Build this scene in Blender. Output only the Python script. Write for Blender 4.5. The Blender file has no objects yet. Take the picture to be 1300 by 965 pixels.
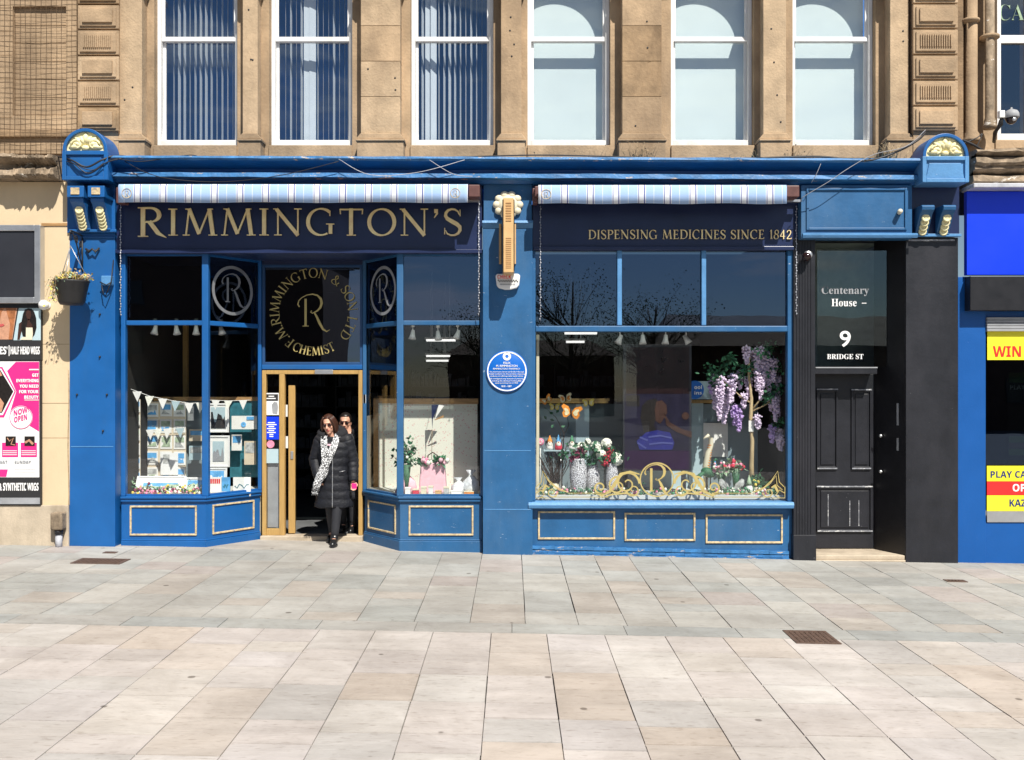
import bpy, math, random
from mathutils import Vector, Matrix, Quaternion
random.seed(7)
R = random.Random(11)
S = bpy.context.scene
COL = S.collection
PI = math.pi
# ---------- camera mapping measured on the photograph (1300 x 965): shop front plane is Y = 0 ----------
F, D, H, CX, CY = 1200.0, 12.0, 2.14, 650.0, 490.0
def X(px, Y=0.0): return (px - CX) / F * (D + Y)
def Z(py, Y=0.0): return H - (py - CY) / F * (D + Y)
def P(px, py, Y=0.0): return Vector((X(px, Y), Y, Z(py, Y)))
def gz(x): return -0.0195 * x          # the street falls gently to the right

# ---------- materials ----------
M = {}
def lin(c):
    return tuple(((v / 255) / 12.92 if v / 255 <= 0.04045 else ((v / 255 + 0.055) / 1.055) ** 2.4) for v in c)
def mat(name, base, rough=0.6, var=0.12, scale=3.0, bump=0.0, bscale=40.0, metal=0.0, wear=None, wscale=6.0, wamt=0.62,
        emit=0.0, spec=0.5, stretch=(1, 1, 1), dirt=0.0, dirtcol=(0.05, 0.04, 0.03), coat=0.0, attr=None, rvar=0.1):
    m = bpy.data.materials.new(name); m.use_nodes = True
    nt = m.node_tree; N = nt.nodes; L = nt.links
    b = N['Principled BSDF']
    b.inputs['Roughness'].default_value = rough
    b.inputs['Metallic'].default_value = metal
    b.inputs['Specular IOR Level'].default_value = spec
    if coat: b.inputs['Coat Weight'].default_value = coat
    tc = N.new('ShaderNodeTexCoord'); mp = N.new('ShaderNodeMapping'); L.new(tc.outputs['Object'], mp.inputs['Vector'])
    mp.inputs['Scale'].default_value = stretch
    n = N.new('ShaderNodeTexNoise'); n.inputs['Scale'].default_value = scale; n.inputs['Detail'].default_value = 6; n.inputs['Roughness'].default_value = 0.62
    L.new(mp.outputs[0], n.inputs['Vector'])
    r = N.new('ShaderNodeValToRGB')
    lo = tuple(max(0, c * (1 - var)) for c in base[:3]) + (1,); hi = tuple(min(1, c * (1 + var)) for c in base[:3]) + (1,)
    r.color_ramp.elements[0].position = 0.32; r.color_ramp.elements[1].position = 0.68
    r.color_ramp.elements[0].color = lo; r.color_ramp.elements[1].color = hi
    L.new(n.outputs['Fac'], r.inputs['Fac']); out = r.outputs['Color']
    if attr:
        a = N.new('ShaderNodeVertexColor'); a.layer_name = attr
        mx = N.new('ShaderNodeMix'); mx.data_type = 'RGBA'; mx.blend_type = 'MULTIPLY'; mx.inputs['Factor'].default_value = 1
        L.new(out, mx.inputs['A']); L.new(a.outputs['Color'], mx.inputs['B']); out = mx.outputs['Result']
    if dirt:
        d = N.new('ShaderNodeTexNoise'); d.inputs['Scale'].default_value = scale * 0.35; d.inputs['Detail'].default_value = 8; d.inputs['Roughness'].default_value = 0.7
        mp2 = N.new('ShaderNodeMapping'); mp2.inputs['Scale'].default_value = (1.6, 1.6, 0.5); mp2.inputs['Location'].default_value = (3.1, 1.7, 9.2)
        L.new(tc.outputs['Object'], mp2.inputs['Vector']); L.new(mp2.outputs[0], d.inputs['Vector'])
        dr = N.new('ShaderNodeValToRGB'); dr.color_ramp.elements[0].position = 0.45; dr.color_ramp.elements[1].position = 0.75
        dr.color_ramp.elements[0].color = (0, 0, 0, 1); dr.color_ramp.elements[1].color = (dirt,) * 3 + (1,)
        L.new(d.outputs['Fac'], dr.inputs['Fac'])
        mx = N.new('ShaderNodeMix'); mx.data_type = 'RGBA'; L.new(dr.outputs['Color'], mx.inputs['Factor'])
        L.new(out, mx.inputs['A']); mx.inputs['B'].default_value = tuple(dirtcol) + (1,); out = mx.outputs['Result']
    if wear:
        w = N.new('ShaderNodeTexNoise'); w.inputs['Scale'].default_value = wscale; w.inputs['Detail'].default_value = 10; w.inputs['Roughness'].default_value = 0.75
        mp3 = N.new('ShaderNodeMapping'); mp3.inputs['Scale'].default_value = (0.6, 1, 1.8); L.new(tc.outputs['Object'], mp3.inputs['Vector']); L.new(mp3.outputs[0], w.inputs['Vector'])
        wr = N.new('ShaderNodeValToRGB'); wr.color_ramp.elements[0].position = wamt; wr.color_ramp.elements[1].position = wamt + 0.015
        L.new(w.outputs['Fac'], wr.inputs['Fac'])
        wr.color_ramp.elements[0].color = (0, 0, 0, 1); wr.color_ramp.elements[1].color = (1, 1, 1, 1)
        mx = N.new('ShaderNodeMix'); mx.data_type = 'RGBA'; L.new(wr.outputs['Color'], mx.inputs['Factor'])
        L.new(out, mx.inputs['A']); mx.inputs['B'].default_value = tuple(wear) + (1,); out = mx.outputs['Result']
    L.new(out, b.inputs['Base Color'])
    if rvar:
        mr = N.new('ShaderNodeMapRange'); mr.inputs['To Min'].default_value = max(0, rough - rvar); mr.inputs['To Max'].default_value = min(1, rough + rvar)
        L.new(n.outputs['Fac'], mr.inputs['Value']); L.new(mr.outputs[0], b.inputs['Roughness'])
    if bump:
        bn = N.new('ShaderNodeTexNoise'); bn.inputs['Scale'].default_value = bscale; bn.inputs['Detail'].default_value = 5
        L.new(mp.outputs[0], bn.inputs['Vector'])
        bp = N.new('ShaderNodeBump'); bp.inputs['Strength'].default_value = bump; bp.inputs['Distance'].default_value = 0.01
        L.new(bn.outputs['Fac'], bp.inputs['Height']); L.new(bp.outputs[0], b.inputs['Normal'])
    if emit:
        L.new(out, b.inputs['Emission Color']); b.inputs['Emission Strength'].default_value = emit
    M[name] = m
    return m
def glass(name, tint=(0.9, 0.95, 0.95), refl=0.12, rough=0.0, wob=0.0, gc=(0.85, 0.88, 0.95)):
    m = bpy.data.materials.new(name); m.use_nodes = True
    nt = m.node_tree; N = nt.nodes; L = nt.links
    N.remove(N['Principled BSDF']); o = N['Material Output']
    t = N.new('ShaderNodeBsdfTransparent'); t.inputs[0].default_value = tuple(tint) + (1,)
    g = N.new('ShaderNodeBsdfGlossy'); g.inputs['Roughness'].default_value = rough; g.inputs['Color'].default_value = tuple(gc) + (1,)
    fr = N.new('ShaderNodeFresnel')
    ge = N.new('ShaderNodeNewGeometry'); mr = N.new('ShaderNodeMapRange'); mr.inputs['To Min'].default_value = 1.5; mr.inputs['To Max'].default_value = 1 / 1.5
    L.new(ge.outputs['Backfacing'], mr.inputs['Value']); L.new(mr.outputs[0], fr.inputs['IOR'])
    ad = N.new('ShaderNodeMath'); ad.operation = 'ADD'; ad.inputs[1].default_value = refl; ad.use_clamp = True
    L.new(fr.outputs[0], ad.inputs[0])
    if wob:
        tc = N.new('ShaderNodeTexCoord'); n = N.new('ShaderNodeTexNoise'); n.inputs['Scale'].default_value = 1.6; n.inputs['Detail'].default_value = 1
        L.new(tc.outputs['Object'], n.inputs['Vector'])
        bp = N.new('ShaderNodeBump'); bp.inputs['Strength'].default_value = wob; bp.inputs['Distance'].default_value = 0.02
        L.new(n.outputs['Fac'], bp.inputs['Height']); L.new(bp.outputs[0], g.inputs['Normal'])
    mx = N.new('ShaderNodeMixShader'); L.new(ad.outputs[0], mx.inputs[0]); L.new(t.outputs[0], mx.inputs[1]); L.new(g.outputs[0], mx.inputs[2])
    L.new(mx.outputs[0], o.inputs['Surface'])
    M[name] = m; return m

# ---------- mesh builder ----------
class MB:
    def __init__(s): s.v = []; s.f = []; s.mi = []; s.sm = []; s.vc = None
    def add(s, vs, fs, m=0, smooth=False):
        b = len(s.v); s.v += [tuple(v) for v in vs]
        for f in fs: s.f.append([b + i for i in f]); s.mi.append(m); s.sm.append(smooth)
        return s
    def hexa(s, p, m=0):   # p: 8 points, bottom 4 then top 4 (counter-clockwise)
        return s.add(p, [(3, 2, 1, 0), (4, 5, 6, 7), (0, 1, 5, 4), (1, 2, 6, 5), (2, 3, 7, 6), (3, 0, 4, 7)], m)
    def box(s, x0, x1, y0, y1, z0, z1, m=0):
        if x0 > x1: x0, x1 = x1, x0
        if y0 > y1: y0, y1 = y1, y0
        if z0 > z1: z0, z1 = z1, z0
        return s.hexa([(x0, y0, z0), (x1, y0, z0), (x1, y1, z0), (x0, y1, z0), (x0, y0, z1), (x1, y0, z1), (x1, y1, z1), (x0, y1, z1)], m)
    def pb(s, a, b, c, d, Y0, Y1, m=0):     # box whose front face is seen at those photo coordinates
        return s.box(X(a, Y0), X(b, Y0), Y0, Y1, Z(d, Y0), Z(c, Y0), m)
    def frame(s, x0, x1, y0, y1, z0, z1, w, m=0, wb=None, wt=None):
        wb = w if wb is None else wb; wt = w if wt is None else wt
        s.box(x0, x0 + w, y0, y1, z0, z1, m); s.box(x1 - w, x1, y0, y1, z0, z1, m)
        s.box(x0 + w, x1 - w, y0, y1, z0, z0 + wb, m); s.box(x0 + w, x1 - w, y0, y1, z1 - wt, z1, m); return s
    def pframe(s, a, b, c, d, Y0, Y1, w, m=0, **k):
        return s.frame(X(a, Y0), X(b, Y0), Y0, Y1, Z(d, Y0), Z(c, Y0), w, m, **k)
    def seg(s, p, q, z0, z1, t, off=0.0, m=0, a=0.0, b=1.0):   # upright slab from plan point p to q, thickness t inward
        p = Vector(p); q = Vector(q); d = (q - p).normalized(); n = Vector((-d.y, d.x))
        L = (q - p).length
        A = p + d * (a * L) + n * off; B = p + d * (b * L) + n * off; C_ = B + n * t; D_ = A + n * t
        return s.hexa([(A.x, A.y, z0), (B.x, B.y, z0), (C_.x, C_.y, z0), (D_.x, D_.y, z0), (A.x, A.y, z1), (B.x, B.y, z1), (C_.x, C_.y, z1), (D_.x, D_.y, z1)], m)
    def prof(s, pts, x0, x1, m=0):     # closed (y,z) outline swept along x
        n = len(pts); vs = [(x0, y, z) for y, z in pts] + [(x1, y, z) for y, z in pts]
        return s.add(vs, [[i, (i + 1) % n, n + (i + 1) % n, n + i] for i in range(n)] + [list(range(n))[::-1], list(range(n, 2 * n))], m)
    def xz(s, pts, y0, y1, m=0, smooth=False):       # closed (x,z) outline with thickness along y
        n = len(pts); vs = [(x, y0, z) for x, z in pts] + [(x, y1, z) for x, z in pts]
        return s.add(vs, [[i, (i + 1) % n, n + (i + 1) % n, n + i] for i in range(n)] + [list(range(n))[::-1], list(range(n, 2 * n))], m, False)
    def xy(s, pts, z0, z1, m=0):
        n = len(pts); vs = [(x, y, z0) for x, y in pts] + [(x, y, z1) for x, y in pts]
        return s.add(vs, [[i, (i + 1) % n, n + (i + 1) % n, n + i] for i in range(n)] + [list(range(n))[::-1], list(range(n, 2 * n))], m)
    def tube(s, pts, r, n=8, m=0, flat=None, cap=True, up=None):
        pts = [Vector(p) for p in pts]; k = len(pts)
        rs = r if isinstance(r, (list, tuple)) else [r] * k
        vs = []; prev = None
        for i, p in enumerate(pts):
            t = (pts[min(i + 1, k - 1)] - pts[max(i - 1, 0)])
            t = t.normalized() if t.length > 1e-9 else Vector((0, 0, 1))
            if prev is None:
                a = Vector(up) if up else (Vector((0, 0, 1)) if abs(t.z) < 0.9 else Vector((0, 1, 0)))
                u = t.cross(a).normalized()
            else:
                u = prev - t * prev.dot(t)
                u = u.normalized() if u.length > 1e-6 else prev
            prev = u; w = t.cross(u)
            fl = flat if flat else 1.0
            for j in range(n):
                a = 2 * PI * j / n
                vs.append(p + u * math.cos(a) * rs[i] + w * math.sin(a) * rs[i] * fl)
        fs = [[i * n + j, i * n + (j + 1) % n, (i + 1) * n + (j + 1) % n, (i + 1) * n + j] for i in range(k - 1) for j in range(n)]
        if cap: fs += [list(range(n))[::-1], list(range((k - 1) * n, k * n))]
        return s.add(vs, fs, m, True)
    def lathe(s, c, prof, n=16, m=0, axis='Z', ell=1.0):
        vs = []
        for r, h in prof:
            for j in range(n):
                a = 2 * PI * j / n; u, w = r * math.cos(a), r * math.sin(a) * ell
                vs.append((c[0] + u, c[1] + w, c[2] + h) if axis == 'Z' else ((c[0] + u, c[1] - h, c[2] + w) if axis == 'Y' else (c[0] + h, c[1] + u, c[2] + w)))
        k = len(prof)
        fs = [[i * n + j, i * n + (j + 1) % n, (i + 1) * n + (j + 1) % n, (i + 1) * n + j] for i in range(k - 1) for j in range(n)]
        fs += [list(range(n))[::-1], list(range((k - 1) * n, k * n))]
        return s.add(vs, fs, m, True)
    def ball(s, c, r, m=0, n=8, k=5, rot=None):
        r = r if isinstance(r, (tuple, list)) else (r, r, r)
        vs = [Vector((0, 0, -r[2]))]
        for i in range(1, k):
            a = -PI / 2 + PI * i / k
            for j in range(n):
                b = 2 * PI * j / n; vs.append(Vector((r[0] * math.cos(a) * math.cos(b), r[1] * math.cos(a) * math.sin(b), r[2] * math.sin(a))))
        vs.append(Vector((0, 0, r[2])))
        if rot is not None: vs = [rot @ v for v in vs]
        vs = [v + Vector(c) for v in vs]
        fs = [[0, 1 + (j + 1) % n, 1 + j] for j in range(n)]
        for i in range(k - 2):
            fs += [[1 + i * n + j, 1 + i * n + (j + 1) % n, 1 + (i + 1) * n + (j + 1) % n, 1 + (i + 1) * n + j] for j in range(n)]
        t = len(vs) - 1
        fs += [[t, 1 + (k - 2) * n + j, 1 + (k - 2) * n + (j + 1) % n] for j in range(n)]
        return s.add(vs, fs, m, True)
    def ribbon(s, pts, ws, y0, th=0.003, m=0):     # brush stroke in the xz plane
        s.rc = getattr(s, 'rc', 0) + 1; y0 = y0 - .0006 * (s.rc % 40)
        k = len(pts); ws = ws if isinstance(ws, (list, tuple)) else [ws] * k
        a = []; b = []
        for i in range(k):
            p = Vector(pts[i]); t = Vector(pts[min(i + 1, k - 1)]) - Vector(pts[max(i - 1, 0)])
            t = t.normalized() if t.length > 1e-9 else Vector((1, 0)); n = Vector((-t.y, t.x)) * ws[i] * 0.5
            a.append(p + n); b.append(p - n)
        vs = [(q.x, y0, q.y) for q in a] + [(q.x, y0, q.y) for q in b] + [(q.x, y0 + th, q.y) for q in a] + [(q.x, y0 + th, q.y) for q in b]
        fs = []
        for i in range(k - 1):
            fs += [[i, i + 1, k + i + 1, k + i], [2 * k + i, 3 * k + i, 3 * k + i + 1, 2 * k + i + 1],
                   [i, 2 * k + i, 2 * k + i + 1, i + 1], [k + i, k + i + 1, 3 * k + i + 1, 3 * k + i]]
        return s.add(vs, fs, m)
    def ring(s, cx, cz, r0, r1, y0, y1, n=40, m=0, a0=0.0, a1=2 * PI, ex=1.0):
        vs = []
        full = abs(a1 - a0 - 2 * PI) < 1e-6; k = n if full else n + 1
        for j in range(k):
            a = a0 + (a1 - a0) * j / n
            for r in (r0, r1):
                for y in (y0, y1): vs.append((cx + r * math.cos(a) * ex, y, cz + r * math.sin(a)))
        fs = []
        for j in range(n):
            A = 4 * j; B = 4 * ((j + 1) % k)
            fs += [[A, B, B + 2, A + 2], [A + 1, A + 3, B + 3, B + 1], [A + 2, B + 2, B + 3, A + 3], [A, A + 1, B + 1, B]]
        return s.add(vs, fs, m)
    def leaf(s, c, size, m=0, rnd=R, up=0.0):
        d = Vector((rnd.uniform(-1, 1), rnd.uniform(-1, 1), rnd.uniform(-1, 1) + up)).normalized()
        e = d.cross(Vector((rnd.uniform(-1, 1), rnd.uniform(-1, 1), rnd.uniform(-1, 1)))).normalized()
        c = Vector(c); w = size * 0.3
        n = d.cross(e) * size * 0.08
        return s.add([c, c + d * size * .5 + e * w + n, c + d * size, c + d * size * .5 - e * w + n], [[0, 1, 2], [0, 2, 3]], m)
    def xf(s, mtx):
        s.v = [tuple(mtx @ Vector(v)) for v in s.v]; return s
ORG = {}
def build(mb, name, mats, parent=None, org=None, bev=0.0, label=None, cat=None, group=None, kind=None, solid=False):
    o0 = ORG[parent.name] if parent is not None else (Vector(org) if org is not None else Vector((0, 0, 0)))
    me = bpy.data.meshes.new(name)
    me.from_pydata([(v[0] - o0.x, v[1] - o0.y, v[2] - o0.z) for v in mb.v], [], mb.f)
    mats = mats if isinstance(mats, (list, tuple)) else [mats]
    for m in mats: me.materials.append(M[m] if isinstance(m, str) else m)
    me.polygons.foreach_set('material_index', mb.mi); me.polygons.foreach_set('use_smooth', mb.sm)
    if mb.vc is not None:
        ca = me.color_attributes.new('Col', 'FLOAT_COLOR', 'CORNER'); k = 0
        for p in me.polygons:
            c = mb.vc[p.index]
            for li in p.loop_indices: ca.data[li].color = (c[0], c[1], c[2], 1)
    me.update()
    import bmesh
    bm = bmesh.new(); bm.from_mesh(me); bmesh.ops.recalc_face_normals(bm, faces=bm.faces); bm.to_mesh(me); bm.free()
    o = bpy.data.objects.new(name, me); COL.objects.link(o)
    if parent is not None: o.parent = parent
    else: o.location = o0
    ORG[o.name] = o0
    if bev:
        md = o.modifiers.new('bevel', 'BEVEL'); md.width = bev; md.segments = 2; md.limit_method = 'ANGLE'; md.angle_limit = 0.7
    tag(o, label, cat, group, kind)
    return o
def tag(o, label=None, cat=None, group=None, kind=None):
    for k, v in (('label', label), ('category', cat), ('group', group), ('kind', kind)):
        if v: o[k] = v
    return o
def thing(name, label, cat, loc, group=None, kind=None):
    o = bpy.data.objects.new(name, None); COL.objects.link(o); o.location = loc; o.empty_display_size = 0.1
    ORG[o.name] = Vector(loc); return tag(o, label, cat, group, kind)
def copy_tree(o, d, label=None, parent=None):
    c = o.copy(); COL.objects.link(c)
    if parent is not None: c.parent = parent
    else:
        c.location = o.location + Vector(d)
        if label: c['label'] = label
    for ch in list(o.children): copy_tree(ch, d, None, c)
    return c
# ---------- lettering ----------
def sty(t, s):
    o = ''
    for ch in t:
        if s == 'serif':
            if 'A' <= ch <= 'Z': ch = chr(0x1D400 + ord(ch) - 65)
            elif 'a' <= ch <= 'z': ch = chr(0x1D41A + ord(ch) - 97)
            elif '0' <= ch <= '9': ch = chr(0x1D7CE + ord(ch) - 48)
        if s == 'sans':
            if 'A' <= ch <= 'Z': ch = chr(0x1D5D4 + ord(ch) - 65)
            elif 'a' <= ch <= 'z': ch = chr(0x1D5EE + ord(ch) - 97)
        o += ch
    return o
def glyphs(t, s='serif', off=0.0, ext=0.0, spacing=1.0):
    c = bpy.data.curves.new('lettering', 'FONT'); c.body = sty(t, s); c.offset = off; c.extrude = ext; c.space_character = spacing; c.resolution_u = 4
    o = bpy.data.objects.new('lettering', c); COL.objects.link(o); bpy.context.view_layer.update()
    me = o.to_mesh(); vs = [v.co.copy() for v in me.vertices]; fs = [list(p.vertices) for p in me.polygons]; o.to_mesh_clear()
    bpy.data.objects.remove(o); bpy.data.curves.remove(c)
    return vs, fs
def text(mb, t, x0, x1, z0, z1, y, s='serif', off=0.0, th=0.004, m=0, spacing=1.0, slope=0.0):
    vs, fs = glyphs(t, s, off, 0.5, spacing)
    if not vs: return mb
    ax = min(v.x for v in vs); bx = max(v.x for v in vs); ay = min(v.y for v in vs); by = max(v.y for v in vs)
    q = []
    for v in vs:
        fx = (v.x - ax) / (bx - ax)
        q.append((x0 + fx * (x1 - x0), y - th * v.z * 1.0 - th * .5, z0 + (v.y - ay) / (by - ay) * (z1 - z0) + slope * fx))
    return mb.add(q, fs, m)
def ptext(mb, t, a, b, c, d, Y, **k):      # text filling photo box a..b, c..d at depth Y
    return text(mb, t, X(a, Y), X(b, Y), Z(d, Y), Z(c, Y), Y, **k)
def arctext(mb, t, cx, cz, r, h, a0, a1, y, inward=False, m=0, off=0.0, w=0.75, s='serif'):
    n = len(t)
    for i, ch in enumerate(t):
        if ch == ' ': continue
        a = a0 + (a1 - a0) * (i + .5) / n
        vs, fs = glyphs(ch, s, off, 0.3)
        ax = min(v.x for v in vs); bx = max(v.x for v in vs); ay = min(v.y for v in vs); by = max(v.y for v in vs)
        wid = min(h * w, h * (bx - ax) / max(by - ay, .3)); hh = h if (by - ay) > .4 else h * .2
        q = []
        for v in vs:
            lx = ((v.x - (ax + bx) / 2) / (bx - ax)) * wid; lz = (v.y - ay) / (by - ay) * hh
            if inward: rr = r + h / 2 - lz; an = a; px = cx + rr * math.cos(an) + lx * -math.sin(an) * -1 * -1; pz = cz + rr * math.sin(an) + lx * math.cos(an)
            else: rr = r - h / 2 + lz; px = cx + rr * math.cos(a) + lx * math.sin(a); pz = cz + rr * math.sin(a) - lx * math.cos(a)
            q.append((px, y - v.z * .004, pz))
        mb.add(q, fs, m)
    return mb
def monogram(mb, cx, cz, s, y, m=0, k=1.0, sx=1.0):
    # swash capital R in brush strokes
    def T(l): return [(cx + x * s * sx, cz + z * s) for x, z in l]
    mb.ribbon(T([(-.22, -.5), (-.22, .38)]), .085 * s * k, y, m=m)
    mb.ribbon(T([(-.32, -.5), (-.12, -.5)]), .03 * s * k, y, m=m)
    arc = [(-.42, .12), (-.47, .2), (-.44, .32), (-.34, .42), (-.18, .5), (0, .53), (.16, .49), (.27, .38), (.3, .24), (.26, .1), (.16, -.01), (.04, -.07)]
    mb.ribbon(T(arc), [.05 * s * k, .05 * s * k, .03 * s, .025 * s, .025 * s, .04 * s, .06 * s * k, .09 * s * k, .1 * s * k, .08 * s * k, .05 * s, .03 * s], y, m=m)
    mb.ribbon(T([(-.02, .0), (-.06, -.05), (0, -.09), (.06, -.06), (.14, -.2), (.24, -.42), (.34, -.6), (.46, -.68), (.56, -.62)]),
              [.03 * s, .03 * s, .03 * s, .05 * s, .08 * s * k, .1 * s * k, .08 * s * k, .04 * s, .015 * s], y, m=m)
    return mb
# ---------- inscriptional capitals drawn with broad-nib strokes ----------
def arc_(cx, cy, rx, ry, a0, a1, n=14):
    return [(cx + rx * math.cos(math.radians(a0 + (a1 - a0) * i / n)), cy + ry * math.sin(math.radians(a0 + (a1 - a0) * i / n))) for i in range(n + 1)]
def nib(pts, T=.13, t=.045):
    o = []
    for i in range(len(pts)):
        a = Vector(pts[max(i - 1, 0)]); b = Vector(pts[min(i + 1, len(pts) - 1)]); d = (b - a).normalized(); o.append(t + (T - t) * abs(d.y * .97 - d.x * .2) ** 1.5)
    return o
def letter(c, T=.125):
    t = .045; sf_ = .03; S_ = []
    def st(x, y0=0, y1=1, a=True, b=True):     # upright stem with serifs
        S_.append(([(x, y0), (x, y1)], [T, T]))
        if a: S_.append(([(x - .15, y0 + sf_ / 2), (x + .15, y0 + sf_ / 2)], [sf_, sf_]))
        if b: S_.append(([(x - .15, y1 - sf_ / 2), (x + .13, y1 - sf_ / 2)], [sf_, sf_]))
    def ln(p, q, w, w2=None): S_.append(([p, q], [w, w2 or w]))
    def cv(pts, T_=T): S_.append((pts, nib(pts, T_)))
    if c == 'I': st(.17); return .34, S_
    if c == 'R': st(.17); cv([(.17, .975)] + arc_(.38, .74, .27, .235, 90, -90) + [(.2, .505)]); ln((.36, .52), (.62, .12), T, T); ln((.62, .12), (.86, -.03), T * .9, .02); return .78, S_
    if c == 'P': st(.17); cv([(.17, .975)] + arc_(.36, .73, .27, .245, 90, -90) + [(.2, .485)]); return .66, S_
    if c == 'D': st(.17); cv([(.17, .975)] + arc_(.38, .5, .45, .475, 90, -90) + [(.17, .025)]); return .88, S_
    if c == 'O': cv(arc_(.46, .5, .41, .49, 0, 360, 30)); return .92, S_
    if c == 'C': cv(arc_(.47, .5, .42, .49, 48, 312, 24)); ln((.76, .72), (.76, .92), .035); return .82, S_
    if c == 'G': cv(arc_(.47, .5, .42, .49, 48, 300, 24)); ln((.76, .72), (.76, .92), .035); ln((.78, .06), (.78, .42), T * .9); ln((.64, .42), (.9, .42), sf_); return .92, S_
    if c == 'E': st(.17); ln((.17, .978), (.58, .978), .045); ln((.57, .8), (.57, .99), .035); ln((.17, .51), (.5, .51), .045); ln((.49, .42), (.49, .6), .03); ln((.17, .022), (.6, .022), .045); ln((.6, .0), (.62, .2), .035); return .66, S_
    if c == 'F': st(.17); ln((.17, .978), (.56, .978), .045); ln((.55, .8), (.55, .99), .035); ln((.17, .51), (.48, .51), .045); ln((.47, .42), (.47, .6), .03); return .6, S_
    if c == 'L': st(.17); ln((.17, .022), (.56, .022), .045); ln((.56, 0), (.58, .22), .035); return .6, S_
    if c == 'H': st(.17); st(.72); ln((.17, .52), (.72, .52), .045); return .9, S_
    if c == 'T': st(.4, b=False); ln((.03, .975), (.77, .975), .05); ln((.045, .8), (.03, .99), .035); ln((.755, .8), (.77, .99), .035); return .8, S_
    if c == 'N': ln((.15, 0), (.15, 1), .05); ln((.1, .98), (.8, .0), T * .95); ln((.8, 0), (.8, 1), .05); ln((.03, .015), (.27, .015), sf_); ln((.0, .985), (.16, .985), sf_); ln((.68, .985), (.92, .985), sf_); return .95, S_
    if c == 'M': ln((.12, 0), (.22, 1), .05); ln((.22, 1), (.55, .06), T * .95); ln((.55, .06), (.88, 1), .05); ln((.88, 1), (1.0, 0), T); ln((.02, .015), (.24, .015), sf_); ln((.86, .015), (1.14, .015), sf_); ln((.1, .985), (.24, .985), sf_); ln((.86, .985), (1.0, .985), sf_); return 1.12, S_
    if c == 'S': cv([(.52, .78), (.48, .9), (.38, .97), (.28, .985), (.16, .94), (.09, .84), (.08, .73), (.13, .63), (.28, .53), (.44, .43), (.54, .32), (.55, .2), (.49, .08), (.37, .01), (.25, .01), (.14, .06), (.07, .2)], T * 1.0); S_[-1] = (S_[-1][0], [.03, .05, .06, .06, .08, .1, .115, .13, .14, .14, .13, .11, .09, .06, .055, .05, .03]); ln((.55, .72), (.55, .96), .03); ln((.05, .04), (.05, .28), .03); return .6, S_
    if c == '&': cv([(.85, .42), (.75, .15), (.55, .0), (.3, 0), (.12, .1), (.08, .26), (.2, .42), (.45, .58), (.5, .78), (.38, .95), (.24, .88), (.22, .72), (.35, .5), (.65, .15), (.88, .0)], .11); return .92, S_
    if c == '\u2019': ln((.1, .98), (.1, .84), .13); ln((.14, .84), (.04, .66), .07, .02); return .2, S_
    if c == '.': ln((.02, .06), (.16, .06), .12); return .18, S_
    if c == '1': ln((.22, 0), (.22, 1), .1); ln((.08, .82), (.22, .98), .04); ln((.08, .015), (.36, .015), sf_); return .42, S_
    if c == '8': cv(arc_(.3, .74, .2, .23, 0, 360, 20), .09); cv(arc_(.3, .26, .25, .25, 0, 360, 20), .1); return .6, S_
    if c == '4': ln((.44, 0), (.44, 1), .09); ln((.44, .98), (.04, .3), .045); ln((.03, .3), (.6, .3), .05); return .64, S_
    if c == '2': cv([(.08, .74), (.14, .9), (.3, .985), (.46, .9), (.5, .74), (.42, .52), (.22, .25), (.06, .03)], .1); ln((.05, .03), (.56, .03), .07); ln((.55, .0), (.58, .16), .035); return .6, S_
    return .35, []
def caps(mb, t, x0, x1, z0, h, y, big=1.0, th=.02, track=.13, T=.125):
    adv = []; x = 0
    for i, c in enumerate(t):
        k = big if i == 0 else 1.0; a, s_ = letter(c, T); adv.append((c, x, k, s_)); x += (a + track) * k
    W = x - track; sx = (x1 - x0) / W
    for c, xx, k, s_ in adv:
        for pts, ws in s_: mb.ribbon([(x0 + (xx + px * k) * sx, z0 + pz * h * k - (h * (k - 1) * .45)) for px, pz in pts], [w * k * (h + sx) / 2 for w in ws], y, th=th)
    return mb
def arccaps(mb, t, cx, cz, r, h, a0, a1, y, inward=False, w=.8, T=.125):
    n = len(t); al = [letter(c, T) for c in t]; tot = sum(a + .14 for a, _ in al); cur = 0
    for (a, s_) in al:
        an = a0 + (a1 - a0) * (cur + a / 2) / tot; cur += a + .14
        for pts, ws in s_:
            q = []
            for px, pz in pts:
                lx = (px - a / 2) * h * w; lz = pz * h
                if inward: rr = r + h / 2 - lz; q.append((cx + rr * math.cos(an) - lx * math.sin(an), cz + rr * math.sin(an) + lx * math.cos(an)))
                else: rr = r - h / 2 + lz; q.append((cx + rr * math.cos(an) + lx * math.sin(an), cz + rr * math.sin(an) - lx * math.cos(an)))
            mb.ribbon(q, [v * h * .95 for v in ws], y)
    return mb
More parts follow.
